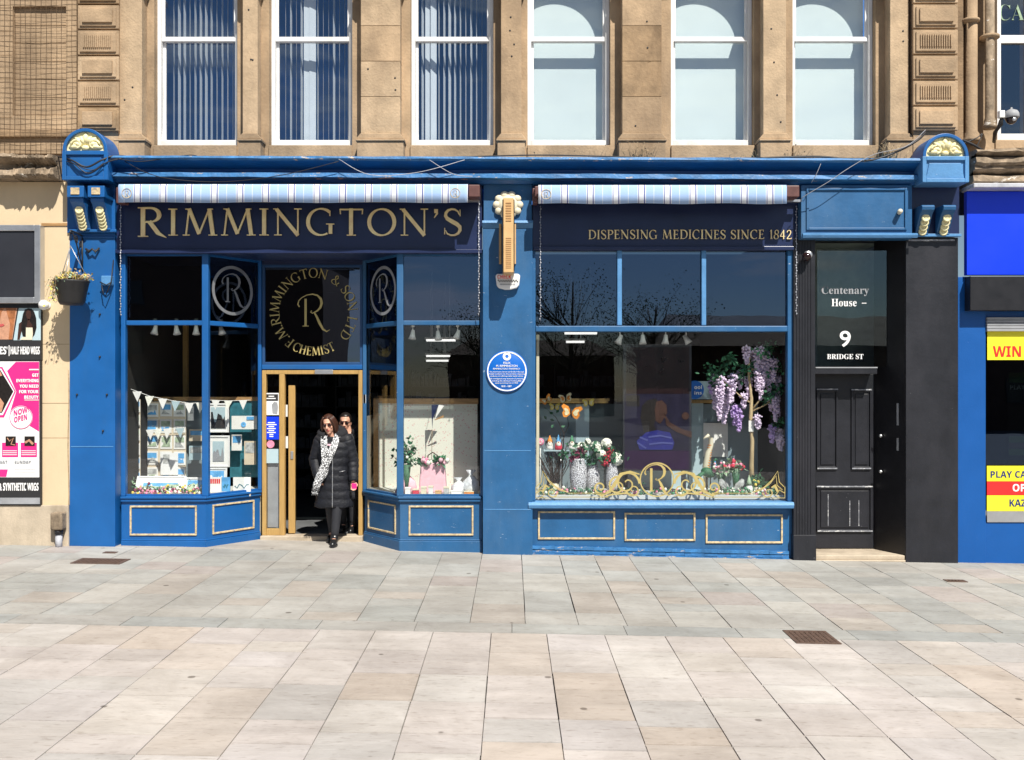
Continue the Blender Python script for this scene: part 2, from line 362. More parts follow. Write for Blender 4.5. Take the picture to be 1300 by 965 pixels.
# ================= materials =================
mat('stone', (0.40, 0.285, 0.178), 0.9, 0.3, 1.6, bump=0.6, bscale=30, dirt=0.75, dirtcol=(0.15, 0.1, 0.06), wear=(0.2, 0.125, 0.065), wscale=9, wamt=0.74)
mat('stone_pale', (0.46, 0.34, 0.22), 0.9, 0.25, 2.6, bump=0.6, bscale=34, dirt=0.6, dirtcol=(0.2, 0.13, 0.08), wear=(0.2, 0.125, 0.065), wscale=12, wamt=0.7)
mat('stone_brown', (0.33, 0.225, 0.13), 0.92, 0.3, 3, bump=0.7, bscale=26, dirt=0.8, dirtcol=(0.12, 0.075, 0.04), wear=(0.1, 0.06, 0.03), wscale=7, wamt=0.66)
mat('stone_dark', (0.30, 0.2, 0.115), 0.92, 0.3, 4, bump=0.6, dirt=0.8, dirtcol=(0.09, 0.06, 0.035))
mat('ledge_stone', (0.30, 0.23, 0.16), 0.95, 0.4, 7, bump=0.9, bscale=24, dirt=0.8, dirtcol=(0.03, 0.02, 0.012), wear=(0.7, 0.66, 0.6), wscale=5, wamt=0.6)
mat('cream_render', (0.66, 0.52, 0.34), 0.85, 0.07, 1.5, bump=0.15, dirt=0.22, dirtcol=(0.28, 0.2, 0.12))
mat('plinth', (0.5, 0.42, 0.32), 0.9, 0.15, 3, bump=0.3, dirt=0.7, dirtcol=(0.16, 0.12, 0.08))
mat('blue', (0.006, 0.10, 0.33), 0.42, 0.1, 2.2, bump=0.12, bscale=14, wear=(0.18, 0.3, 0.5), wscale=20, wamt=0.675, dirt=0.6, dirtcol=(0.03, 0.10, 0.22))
mat('blue_worn', (0.014, 0.10, 0.25), 0.5, 0.15, 2.6, bump=0.2, bscale=18, wear=(0.42, 0.5, 0.6), wscale=16, wamt=0.655, dirt=0.7, dirtcol=(0.06, 0.14, 0.26))
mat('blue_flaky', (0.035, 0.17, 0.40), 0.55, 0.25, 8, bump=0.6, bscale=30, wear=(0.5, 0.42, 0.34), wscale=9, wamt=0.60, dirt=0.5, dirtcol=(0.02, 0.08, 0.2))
mat('blue_pale', (0.085, 0.25, 0.5), 0.5, 0.15, 4, bump=0.3, wear=(0.6, 0.65, 0.7), wscale=18, wamt=0.66)
mat('navy', (0.012, 0.022, 0.075), 0.35, 0.15, 2, bump=0.05)
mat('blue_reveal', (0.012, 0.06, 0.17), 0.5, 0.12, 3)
mat('gold_paint', (1.0, 0.75, 0.4), 0.45, 0.15, 8, bump=0.1)
mat('gold_worn', (0.56, 0.44, 0.26), 0.6, 0.4, 20, bump=0.5, wear=(0.07, 0.2, 0.42), wscale=14, wamt=0.6)
mat('gold_leaf', (0.55, 0.44, 0.17), 0.38, 0.1, 12, metal=0.25)
mat('pale_gold', (0.80, 0.74, 0.44), 0.5, 0.15, 14, bump=0.3, dirt=0.35, dirtcol=(0.5, 0.34, 0.14))
mat('cream', (0.72, 0.66, 0.5), 0.55, 0.08, 6)
mat('black', (0.010, 0.011, 0.016), 0.45, 0.25, 3, bump=0.2, bscale=20, wear=(0.42, 0.42, 0.44), wscale=16, wamt=0.675, dirt=0.6, dirtcol=(0.03, 0.03, 0.038))
mat('black_plain', (0.012, 0.012, 0.015), 0.4, 0.2, 5)
mat('black_worn_edge', (0.25, 0.26, 0.29), 0.6, 0.4, 18, wear=(0.7, 0.7, 0.7), wscale=20, wamt=0.55)
mat('iron', (0.02, 0.02, 0.022), 0.55, 0.2, 20)
mat('white_paint', (0.82, 0.82, 0.82), 0.45, 0.05, 6, bump=0.15, dirt=0.6, dirtcol=(0.5, 0.47, 0.42), wear=(0.4, 0.36, 0.3), wscale=14, wamt=0.74)
mat('blind', (0.86, 0.9, 0.88), 0.8, 0.02, 2, rvar=0)
mat('slat', (0.7, 0.71, 0.76), 0.7, 0.04, 2)
mat('room_dark', (0.05, 0.06, 0.08), 0.9, 0.2, 2)
mat('room_sky_tint', (0.03, 0.18, 0.62), 0.9, 0.2, 2)  # blue walls stand in for the sky reflected in the upper panes
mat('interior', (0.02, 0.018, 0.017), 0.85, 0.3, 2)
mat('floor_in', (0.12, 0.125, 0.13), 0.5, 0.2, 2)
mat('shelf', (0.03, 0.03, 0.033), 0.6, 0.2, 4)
mat('shelf_goods', (0.05, 0.055, 0.07), 0.6, 0.6, 9)
mat('lamp', (1, 0.98, 0.95), 0.4, 0, emit=0.75)
mat('wood', (0.42, 0.24, 0.1), 0.5, 0.25, 6, stretch=(1, 1, 6))
mat('brass_wood', (0.46, 0.29, 0.1), 0.38, 0.14, 5, stretch=(8, 8, 1), bump=0.08, dirt=0.3, dirtcol=(0.36, 0.2, 0.07))
mat('teak', (0.2, 0.07, 0.025), 0.6, 0.25, 6)
mat('display_floor', (0.62, 0.62, 0.58), 0.7, 0.08, 4)
mat('grey_panel', (0.2, 0.26, 0.29), 0.75, 0.12, 1.5)
mat('pale_panel', (0.42, 0.55, 0.6), 0.75, 0.08, 1.5)
mat('dark_panel', (0.05, 0.07, 0.08), 0.7, 0.15, 1.5)
mat('paper', (0.84, 0.83, 0.8), 0.8, 0.04, 8)
mat('cardboard', (0.66, 0.56, 0.42), 0.85, 0.08, 6)
mat('black_ink', (0.02, 0.02, 0.022), 0.6, 0.05, 6)
mat('white_ink', (0.86, 0.86, 0.86), 0.6, 0.02, 6)
mat('silver', (0.55, 0.56, 0.58), 0.35, 0.08, 6, metal=0.8)
mat('grey', (0.3, 0.31, 0.33), 0.6, 0.15, 6)
mat('plastic_white', (0.78, 0.78, 0.77), 0.35, 0.05, 8)
mat('tan', (0.64, 0.4, 0.18), 0.5, 0.1, 5)
mat('red_ink', (0.7, 0.02, 0.02), 0.5, 0.05, 5)
mat('yellow_ink', (0.9, 0.8, 0.03), 0.5, 0.03, 5)
mat('sign_blue', (0.0, 0.04, 0.78), 0.4, 0.03, 2)
mat('royal', (0.0, 0.08, 0.32), 0.45, 0.07, 2, bump=0.1, wear=(0.3, 0.4, 0.7), wscale=22, wamt=0.68)
mat('plaque_blue', (0.004, 0.12, 0.5), 0.35, 0.06, 5)
mat('pink_ink', (0.83, 0.02, 0.22), 0.5, 0.03, 5)
mat('pale_pink', (0.85, 0.5, 0.58), 0.8, 0.08, 12, bump=0.3)
mat('green_dark', (0.03, 0.13, 0.06), 0.6, 0.4, 12)
mat('green_mid', (0.07, 0.26, 0.13), 0.6, 0.4, 12)
mat('green_pale', (0.3, 0.42, 0.28), 0.6, 0.3, 12)
mat('lilac', (0.8, 0.66, 0.93), 0.7, 0.25, 14)
mat('lilac_deep', (0.6, 0.42, 0.8), 0.7, 0.25, 14)
mat('petal_white', (0.9, 0.9, 0.8), 0.7, 0.12, 20, bump=0.8, bscale=60)
mat('petal_pink', (0.85, 0.28, 0.42), 0.7, 0.25, 20)
mat('petal_red', (0.62, 0.04, 0.08), 0.7, 0.25, 20)
mat('petal_plum', (0.2, 0.02, 0.07), 0.7, 0.35, 20)
mat('petal_yellow', (0.85, 0.65, 0.12), 0.7, 0.25, 20)
mat('dry_leaf', (0.45, 0.34, 0.2), 0.8, 0.4, 20)
mat('dry_stem', (0.34, 0.25, 0.15), 0.8, 0.4, 20)
mat('twig', (0.035, 0.02, 0.015), 0.8, 0.4, 10)
mat('trunk', (0.55, 0.42, 0.24), 0.8, 0.25, 10, bump=0.5, stretch=(1, 1, .3))
mat('bark', (0.09, 0.07, 0.05), 0.9, 0.3, 10, bump=0.5)
mat('crown', (0.05, 0.085, 0.03), 0.8, 0.4, 2)
mat('brick_far', (0.10, 0.055, 0.035), 0.9, 0.2, 0.8)
mat('slate', (0.06, 0.045, 0.04), 0.8, 0.2, 0.8)
mat('butterfly_orange', (0.8, 0.28, 0.04), 0.6, 0.3, 16)
mat('butterfly_wing', (0.85, 0.72, 0.45), 0.6, 0.3, 16)
mat('teal', (0.03, 0.17, 0.22), 0.6, 0.35, 7)
mat('sky_print', (0.12, 0.4, 0.75), 0.6, 0.3, 8)
mat('green_print', (0.4, 0.5, 0.35), 0.7, 0.4, 14)
mat('grey_print', (0.45, 0.46, 0.45), 0.7, 0.6, 16)
mat('screen', (0.018, 0.02, 0.028), 0.5, 0.1, 3)
mat('screen_red', (0.012, 0.003, 0.004), 0.3, 0.25, 5)
mat('screen_purple', (0.02, 0.003, 0.032), 0.35, 0.2, 5)
mat('screen_violet', (0.009, 0.007, 0.024), 0.35, 0.3, 5)
mat('shirt_blue', (0.01, 0.012, 0.15), 0.5, 0.2, 8)
mat('shirt_stripe', (0.06, 0.07, 0.25), 0.5, 0.1, 8)
mat('skin', (0.66, 0.36, 0.25), 0.5, 0.06, 20)
mat('skin_print', (0.52, 0.27, 0.17), 0.5, 0.15, 20)
mat('skin_dark', (0.045, 0.017, 0.011), 0.5, 0.15, 20)
mat('lip', (0.5, 0.09, 0.09), 0.4, 0.05, 20)
mat('hair_brown', (0.05, 0.018, 0.01), 0.42, 0.5, 30, stretch=(6, 6, 1))
mat('hair_black', (0.012, 0.009, 0.008), 0.38, 0.4, 30)
mat('hair_blonde', (0.35, 0.13, 0.05), 0.5, 0.4, 14)
mat('coat', (0.008, 0.009, 0.014), 0.62, 0.3, 12, bump=0.9, bscale=28, spec=0.4)
mat('coat_fur', (0.012, 0.012, 0.016), 0.9, 0.5, 60, bump=1.0, bscale=90)
mat('legging', (0.02, 0.021, 0.027), 0.75, 0.2, 30)
mat('shoe', (0.012, 0.012, 0.013), 0.3, 0.2, 20)
mat('lens', (0.02, 0.008, 0.008), 0.08, 0.1, 5)
mat('pink_top', (0.75, 0.42, 0.5), 0.8, 0.1, 30)
mat('iron_cover', (0.1, 0.062, 0.045), 0.7, 0.3, 20, bump=0.5)
mat('cable', (0.018, 0.018, 0.022), 0.5, 0.2, 9)
mat('net', (0.12, 0.075, 0.04), 0.9, 0.2, 9)
mat('pale_cable', (0.28, 0.29, 0.32), 0.6, 0.2, 9)
mat('lead', (0.45, 0.46, 0.5), 0.6, 0.3, 5, bump=0.3)
mat('bead', (0.5, 0.52, 0.58), 0.4, 0.5, 40)
mat('cellophane', (0.7, 0.72, 0.75), 0.15, 0.3, 20, bump=1.0, bscale=25)
mat('brown_box', (0.12, 0.05, 0.045), 0.5, 0.2, 9)
mat('door_backing', (0.3, 0.36, 0.33), 0.8, 0.3, 2)
mat('win_dark', (0.006, 0.008, 0.008), 0.2, 0.3, 4)
mat('green_band', (0.08, 0.2, 0.01), 0.4, 0.2, 4)
glass('glass', (0.97, 0.98, 0.98), 0.0, wob=0.03)
glass('glass_up', (0.95, 0.98, 0.99), 0.06, wob=0.08, gc=(0.7, 0.85, 1.0))
glass('glass_dark', (0.42, 0.45, 0.45), 0.11, wob=0.06, gc=(0.5, 0.66, 1.0))  # bluish gloss colour stands in for blue sky in its reflections
glass('glass_door', (0.9, 0.92, 0.9), 0.03, wob=0.06, gc=(0.7, 0.8, 0.85))
# floral backing paper, scarf, striped awning, mosaic vases: patterns that belong to the things themselves
def pattern_mat(name, a, b, kind, scale, rough=0.8, thr=0.5):
    m = bpy.data.materials.new(name); m.use_nodes = True; nt = m.node_tree; N = nt.nodes; L = nt.links; bs = N['Principled BSDF']; bs.inputs['Roughness'].default_value = rough
    tc = N.new('ShaderNodeTexCoord'); v = N.new('ShaderNodeTexVoronoi'); v.inputs['Scale'].default_value = scale; L.new(tc.outputs['Object'], v.inputs['Vector'])
    if kind == 'edge': v.feature = 'DISTANCE_TO_EDGE'
    r = N.new('ShaderNodeValToRGB'); r.color_ramp.elements[0].position = thr - 0.02; r.color_ramp.elements[1].position = thr + 0.02
    r.color_ramp.elements[0].color = tuple(a) + (1,); r.color_ramp.elements[1].color = tuple(b) + (1,)
    L.new(v.outputs['Distance'], r.inputs['Fac']); L.new(r.outputs['Color'], bs.inputs['Base Color']); M[name] = m
pattern_mat('floral_paper', (0.72, 0.45, 0.42), (0.78, 0.78, 0.68), 'cell', 26, thr=0.22)
pattern_mat('scarf', (0.012, 0.012, 0.014), (0.75, 0.76, 0.78), 'edge', 38, thr=0.11)
pattern_mat('mosaic', (0.06, 0.05, 0.07), (0.82, 0.82, 0.86), 'edge', 48, rough=0.25, thr=0.085)
def awning_mat():
    m = bpy.data.materials.new('awning_cloth'); m.use_nodes = True; nt = m.node_tree; N = nt.nodes; L = nt.links; bs = N['Principled BSDF']; bs.inputs['Roughness'].default_value = 0.85
    tc = N.new('ShaderNodeTexCoord'); sp = N.new('ShaderNodeSeparateXYZ'); L.new(tc.outputs['Object'], sp.inputs[0])
    mu = N.new('ShaderNodeMath'); mu.operation = 'MULTIPLY'; mu.inputs[1].default_value = 1 / 0.315; L.new(sp.outputs['X'], mu.inputs[0])
    fr = N.new('ShaderNodeMath'); fr.operation = 'FRACT'; L.new(mu.outputs[0], fr.inputs[0])
    r = N.new('ShaderNodeValToRGB'); r.color_ramp.interpolation = 'CONSTANT'
    W = (0.70, 0.74, 0.82, 1); B = (0.34, 0.49, 0.76, 1); Nv = (0.05, 0.07, 0.3, 1)
    el = r.color_ramp.elements; el[0].position = 0; el[0].color = W; el[1].position = 0.17; el[1].color = Nv
    for p, c in ((0.21, W), (0.25, B), (0.55, W), (0.57, B), (0.92, W), (0.95, Nv), (0.98, W)):
        e = el.new(p); e.color = c
    L.new(fr.outputs[0], r.inputs['Fac']); L.new(r.outputs['Color'], bs.inputs['Base Color']); M['awning_cloth'] = m
awning_mat()
def slab_mat():
    mat('slab', (0.34, 0.34, 0.34), 0.88, 0.10, 1.6, bump=0.35, bscale=22, stretch=(0.45, 2.6, 1), attr='Col', dirt=0.0)
    m = M['slab']; nt = m.node_tree; N = nt.nodes; L = nt.links; b = N['Principled BSDF']
    src = b.inputs['Base Color'].links[0].from_socket
    tc = N.new('ShaderNodeTexCoord'); n = N.new('ShaderNodeTexNoise'); n.inputs['Scale'].default_value = 26; n.inputs['Detail'].default_value = 8
    mp = N.new('ShaderNodeMapping'); mp.inputs['Scale'].default_value = (0.5, 1.4, 1); L.new(tc.outputs['Object'], mp.inputs[0]); L.new(mp.outputs[0], n.inputs['Vector'])
    r = N.new('ShaderNodeValToRGB'); r.color_ramp.elements[0].position = 0.3; r.color_ramp.elements[1].position = 0.42
    r.color_ramp.elements[0].color = (0.8, 0.78, 0.76, 1); r.color_ramp.elements[1].color = (1, 1, 1, 1)
    L.new(n.outputs['Fac'], r.inputs['Fac'])
    n2 = N.new('ShaderNodeTexNoise'); n2.inputs['Scale'].default_value = 0.5; n2.inputs['Detail'].default_value = 5; L.new(tc.outputs['Object'], n2.inputs['Vector'])
    r2 = N.new('ShaderNodeValToRGB'); r2.color_ramp.elements[0].position = 0.35; r2.color_ramp.elements[1].position = 0.65
    r2.color_ramp.elements[0].color = (0.86, 0.85, 0.84, 1); r2.color_ramp.elements[1].color = (1.06, 1.06, 1.06, 1); L.new(n2.outputs['Fac'], r2.inputs['Fac'])
    a = N.new('ShaderNodeMix'); a.data_type = 'RGBA'; a.blend_type = 'MULTIPLY'; a.inputs['Factor'].default_value = 1; L.new(src, a.inputs['A']); L.new(r.outputs['Color'], a.inputs['B'])
    c = N.new('ShaderNodeMix'); c.data_type = 'RGBA'; c.blend_type = 'MULTIPLY'; c.inputs['Factor'].default_value = 1; L.new(a.outputs['Result'], c.inputs['A']); L.new(r2.outputs['Color'], c.inputs['B'])
    vo = N.new('ShaderNodeTexVoronoi'); vo.inputs['Scale'].default_value = 1.9; L.new(tc.outputs['Object'], vo.inputs['Vector'])
    r3 = N.new('ShaderNodeValToRGB'); r3.color_ramp.elements[0].position = 0.045; r3.color_ramp.elements[1].position = 0.06; r3.color_ramp.elements[0].color = (0.42, 0.4, 0.38, 1); r3.color_ramp.elements[1].color = (1, 1, 1, 1); L.new(vo.outputs['Distance'], r3.inputs['Fac'])
    n4 = N.new('ShaderNodeTexNoise'); n4.inputs['Scale'].default_value = 2.1; n4.inputs['Detail'].default_value = 10; n4.inputs['Roughness'].default_value = 0.72; n4.inputs['Distortion'].default_value = 0.6; L.new(tc.outputs['Object'], n4.inputs['Vector'])
    r4 = N.new('ShaderNodeValToRGB'); r4.color_ramp.elements[0].position = 0.38; r4.color_ramp.elements[1].position = 0.6; r4.color_ramp.elements[0].color = (0.87, 0.85, 0.83, 1); r4.color_ramp.elements[1].color = (1.04, 1.03, 1.02, 1); L.new(n4.outputs['Fac'], r4.inputs['Fac'])
    d_ = N.new('ShaderNodeMix'); d_.data_type = 'RGBA'; d_.blend_type = 'MULTIPLY'; d_.inputs['Factor'].default_value = 1; L.new(c.outputs['Result'], d_.inputs['A']); L.new(r3.outputs['Color'], d_.inputs['B'])
    e_ = N.new('ShaderNodeMix'); e_.data_type = 'RGBA'; e_.blend_type = 'MULTIPLY'; e_.inputs['Factor'].default_value = 1; L.new(d_.outputs['Result'], e_.inputs['A']); L.new(r4.outputs['Color'], e_.inputs['B'])
    L.new(e_.outputs['Result'], b.inputs['Base Color'])
slab_mat()
mat('joint', (0.17, 0.16, 0.145), 0.95, 0.3, 6, bump=0.4)
mat('far_ground', (0.075, 0.075, 0.075), 0.9, 0.12, 2, bump=0.2)

# ================= world, sun, camera =================
TOSUN = Vector((0.45, -1.0, 1.42)).normalized()
w = bpy.data.worlds.new('World'); S.world = w; w.use_nodes = True
N = w.node_tree.nodes; L = w.node_tree.links
sky = N.new('ShaderNodeTexSky'); sky.sky_type = 'NISHITA'; sky.sun_disc = False
sky.sun_elevation = math.asin(TOSUN.z); sky.sun_rotation = math.atan2(TOSUN.x, TOSUN.y); sky.air_density = 1.0; sky.dust_density = 0.0; sky.ozone_density = 2.0
bg = N['Background']; bg.inputs['Strength'].default_value = 0.05
tc = N.new('ShaderNodeTexCoord'); mp = N.new('ShaderNodeMapping'); mp.inputs['Scale'].default_value = (1, 1, 5.0); mp.inputs['Location'].default_value = (0.4, 0.0, 0.55)
L.new(tc.outputs['Generated'], mp.inputs[0])
n = N.new('ShaderNodeTexNoise'); n.inputs['Scale'].default_value = 3.3; n.inputs['Detail'].default_value = 9; n.inputs['Roughness'].default_value = 0.58
L.new(mp.outputs[0], n.inputs['Vector'])
r = N.new('ShaderNodeValToRGB'); r.color_ramp.elements[0].position = 0.50; r.color_ramp.elements[1].position = 0.62
L.new(n.outputs['Fac'], r.inputs['Fac'])
mx = N.new('ShaderNodeMix'); mx.data_type = 'RGBA'; L.new(r.outputs['Color'], mx.inputs['Factor']); L.new(sky.outputs[0], mx.inputs['A']); mx.inputs['B'].default_value = (9, 9.2, 9.6, 1)
L.new(mx.outputs['Result'], bg.inputs['Color'])
sl = bpy.data.lights.new('sun', 'SUN'); sl.energy = 5.0; sl.angle = math.radians(0.5); sl.color = (1.0, 0.95, 0.86)
so = bpy.data.objects.new('sun', sl); COL.objects.link(so); so.rotation_euler = (-TOSUN).to_track_quat('-Z', 'Y').to_euler(); so.location = (5, -10, 15)
cd = bpy.data.cameras.new('camera'); cam = bpy.data.objects.new('camera', cd); COL.objects.link(cam); S.camera = cam
cam.location = (0, -D, H); cam.rotation_euler = (PI / 2, 0, 0)
cd.sensor_width = 36; cd.lens = F / 1300 * 36; cd.shift_y = (490 - 482.5) / 1300; cd.clip_end = 2000; cd.clip_start = 0.05
S.view_settings.view_transform = 'Standard'; S.view_settings.look = 'None'; S.view_settings.gamma = 1; S.view_settings.exposure = 0.5
S.view_settings.use_curve_mapping = False
try: S.cycles.use_denoising = True; S.cycles.denoiser = 'OPENIMAGEDENOISE'
except Exception: pass
S.cycles.max_bounces = 8; S.cycles.transparent_max_bounces = 16; S.cycles.caustics_reflective = False; S.cycles.caustics_refractive = False

# ================= ground =================
g = MB(); n_ = 60
g.add([(-150, -150, gz(-150) - .02), (150, -150, gz(150) - .02), (150, 60, gz(150) - .02), (-150, 60, gz(-150) - .02)], [[0, 1, 2, 3]])
build(g, 'ground', 'joint', kind='structure')
g = MB(); g.add([(-150, -150, gz(-150) - .012), (150, -150, gz(150) - .012), (150, -12.4, gz(150) - .012), (-150, -12.4, gz(-150) - .012)], [[0, 1, 2, 3]])
build(g, 'street', 'far_ground', kind='structure')
BUFF = [(1.29, 1.20, 1.11), (1.33, 1.24, 1.18), (1.29, 1.23, 1.17), (1.33, 1.26, 1.19), (1.29, 1.21, 1.18), (1.29, 1.16, 1.05), (1.30, 1.20, 1.14), (1.33, 1.25, 1.19), (1.31, 1.21, 1.16), (1.20, 1.15, 1.11), (1.24, 1.09, 0.96)]
GREY = [(.92, .94, .9), (1.12, 1.1, 1.03), (1.06, .98, .89), (1.04, .95, .9), (1.0, 1.01, .97), (1.08, 1.05, .98), (1.0, .98, .92), (1.04, 1.04, .99), (.96, .98, .95), (1.08, 1.06, 1.0)]
def slabs(name, rows, pal, gap=0.003, bright=1.0):
    mb = MB(); mb.vc = []
    for (x0, x1, y0, y1, *pc) in rows:
        c = pc[0] if pc else R.choice(pal); k = R.uniform(.94, 1.05) * bright
        dz = R.uniform(0, .003); gg = gap + R.choice([-.0015, -.0015, -.001, 0, 0.002, 0.005]); gy = R.choice([.006, .009, .012, .016]); e = 0.002
        x0 += gg * .5; x1 -= gg * .5; y0 += gy * .5; y1 -= gy * .5
        def q(x, y, z): return (x, y, gz(x) + z + dz)
        vs = [q(x0, y0, -.012), q(x1, y0, -.012), q(x1, y1, -.012), q(x0, y1, -.012), q(x0 + e, y0 + e, 0), q(x1 - e, y0 + e, 0), q(x1 - e, y1 - e, 0), q(x0 + e, y1 - e, 0)]
        n0 = len(mb.f)
        mb.add(vs, [(4, 5, 6, 7), (0, 1, 5, 4), (1, 2, 6, 5), (2, 3, 7, 6), (3, 0, 4, 7)])
        for _ in range(len(mb.f) - n0): mb.vc.append((c[0] * k, c[1] * k, c[2] * k))
    return build(mb, name, 'slab', kind='structure')
YB = -3.82     # pale band starts here
rows = []
x = -13.0
while x < 13:
    wd = R.choice([.5, .5, .52, .48, .44, .56]); y = YB + .33
    while y < -.02:
        ln = R.choice([.3, .45, .5, .6, .75, .9, 1.0]); y1 = min(y + ln, 0.0)
        if 0 - y1 < .25: y1 = 0.0
        rows.append((x, x + wd, y, y1)); y = y1
    x += wd
rows.append((-13, 13, 0.0, 1.25, (1.12, 1.06, 0.97)))
slabs('pavement', rows, GREY)
rows = []; x = -13.2
while x < 13:
    wd = R.choice([.85, 1.0, 1.2]); rows.append((x, x + wd, YB, YB + .33, R.choice([(.93, .96, .94), (.97, .98, .94), (1.0, .98, .93)]))); x += wd
slabs('kerb_stones', rows, GREY)
rows = []; x = -13.0
while x < 13:
    wd = R.choice([.52, .5, .48]); y = YB
    while y > -12.6:
        ln = R.choice([.3, .4, .5, .6, .6, .7]); rows.append((x, x + wd, y - ln, y)); y -= ln
    x += wd
slabs('street_paving', rows, BUFF, gap=0.003, bright=1.0)
def cover(px, py, wpx, dep, label, name='drain_cover', grp=None):
    # position from the photo on the ground plane
    d = 12.0
    for _ in range(6):
        x = (px - CX) / F * d; d = F * (H - gz(x)) / (py - CY)
    y = d - D; x = (px - CX) / F * d; w = wpx / F * d
    t = thing(name, label, 'drain cover', (x, y, gz(x)))
    a = MB()
    def fr(x0, x1, y0, y1, h):
        a.hexa([(x0, y0, gz(x0) - .01), (x1, y0, gz(x1) - .01), (x1, y1, gz(x1) - .01), (x0, y1, gz(x0) - .01), (x0, y0, gz(x0) + h), (x1, y0, gz(x1) + h), (x1, y1, gz(x1) + h), (x0, y1, gz(x0) + h)])
    x0, x1, y0, y1 = x - w / 2, x + w / 2, y - dep / 2, y + dep / 2; f = .03
    fr(x0, x1, y0, y0 + f, .009); fr(x0, x1, y1 - f, y1, .009); fr(x0, x0 + f, y0 + f, y1 - f, .009); fr(x1 - f, x1, y0 + f, y1 - f, .009)
    build(a, 'frame', 'iron_cover', t)
    a = MB(); fr(x0 + f, x1 - f, y0 + f, y1 - f, .006)
    nx = max(3, int((x1 - x0) / .05)); ny = max(2, int((y1 - y0) / .05))
    for i in range(nx):
        for j in range(ny):
            u = x0 + f + .012 + i * (x1 - x0 - 2 * f - .02) / nx; v = y0 + f + .012 + j * (y1 - y0 - 2 * f - .02) / ny
            fr(u, u + .025, v, v + .025, .012)
    build(a, 'plate', 'iron_cover', t)
cover(128, 713, 62, .32, 'rusty brown rectangular iron cover in the paving before the blue end pilaster')
cover(1030, 809.5, 56, .42, 'rusty square iron cover set in the border stones in front of the right display window')
cover(1213, 738, 26, .12, 'small narrow iron cover in the paving before the black pillar')
cover(140, 702, 16, .1, 'tiny red iron cover in the paving at the foot of the bay')
# ================= upper stone building =================
bld = thing('stone_building', 'tan sandstone upper storey with tall arched sash windows above the blue shopfront', 'building', (0, .1, 0))
ZT = 9.4
WC = [252.5, 397, 574.5, 721.5, 902, 1055]; YW = .42
wc = [X(p, YW) for p in WC]; HW = .54
zs = Z(186, .42); zsp = Z(-8, .3)
# wall at jamb plane, from plain solid pieces
a = MB(); yj0, yj1 = .30, .56
edges = [X(150, .3)] + sum([[c - HW, c + HW] for c in wc], []) + [X(1160, .3)]
for i in range(0, len(edges), 2): a.box(edges[i], edges[i + 1], yj0, yj1, Z(205, .3), zsp)
for c in wc: a.box(c - HW, c + HW, yj0 + .002, yj1, Z(205, .3), zs - .02)
for i in range(0, len(edges), 2): a.box(edges[i], edges[i + 1], yj0, yj1, zsp, ZT)
nn = 20
for c in wc:
    for k in range(nn):
        a0 = PI * k / nn; a1 = PI * (k + 1) / nn
        xa, za = c + HW * math.cos(a0), zsp + HW * math.sin(a0); xb, zb = c + HW * math.cos(a1), zsp + HW * math.sin(a1)
        a.hexa([(xb, yj0, zb), (xa, yj0, za), (xa, yj1, za), (xb, yj1, zb), (xb, yj0, ZT), (xa, yj0, ZT), (xa, yj1, ZT), (xb, yj1, ZT)])
build(a, 'wall', 'stone', bld)
# arch mouldings and capitals just above the frame
a = MB()
for c in wc:
    a.ring(c, zsp, HW + .02, HW + .13, .24, .32, 30, a0=0, a1=PI)
build(a, 'arch_moulding', 'stone', bld, bev=.006)
def pier(px0, px1, joints, Yf=.12, rnd=False):
    a = MB(); x0, x1 = X(px0, Yf), X(px1, Yf); g = .004
    zb = Z(170, Yf); zt = zsp - .06
    zz = [zb] + [Z(j, Yf) for j in joints[::-1]] + [zt]
    for i in range(len(zz) - 1):
        a.box(x0, x1, Yf, .31, zz[i] + (g if i else 0), zz[i + 1], R.choice([0, 1, 2]) if len(zz) > 2 else R.choice([0, 0, 1]))
    a.box(x0 + .01, x1 - .01, Yf + .012, .308, zb, zt)
    # base mould and plinth
    a.xz([(x0 - .001, zb), (x1 + .001, zb), (x1 + .05, zb - .06), (x1 + .06, zb - .075), (x0 - .06, zb - .075), (x0 - .05, zb - .06)], Yf - .03, .307)
    a.box(x0 - .06, x1 + .06, Yf - .05, .306, zb - .10, zb - .078)
    a.box(x0 - .045, x1 + .045, Yf - .03, .305, Z(205, .12), zb - .103)
    # capital
    a.xz([(x0, zt), (x1, zt), (x1 + .07, zt + .1), (x1 + .07, zt + .16), (x0 - .07, zt + .16), (x0 - .07, zt + .1)], Yf - .05, .304)
    build(a, 'pier', ['stone', 'stone_pale', 'stone_brown'], bld, bev=.006)
    for k in range(R.choice([2, 3, 4])):
        a = MB(); a.lathe((R.uniform(x0 + .06, x1 - .06), Yf - .001, R.uniform(zb + .1, zt - .2)), [(.012, -.004), (.012, .003)], 8, axis='Y')
        build(a, 'fixing_hole', 'iron', bld)
pier(152, 180, []); pier(308, 327, []); pier(458, 508, [33, 78, 123]); pier(636, 662, []); pier(790, 840, [33, 78, 123]); pier(969, 998, []); pier(1130, 1154, [])
# narrow joint lines on the jambs
a = MB()
for e in edges[1:-1]:
    pass
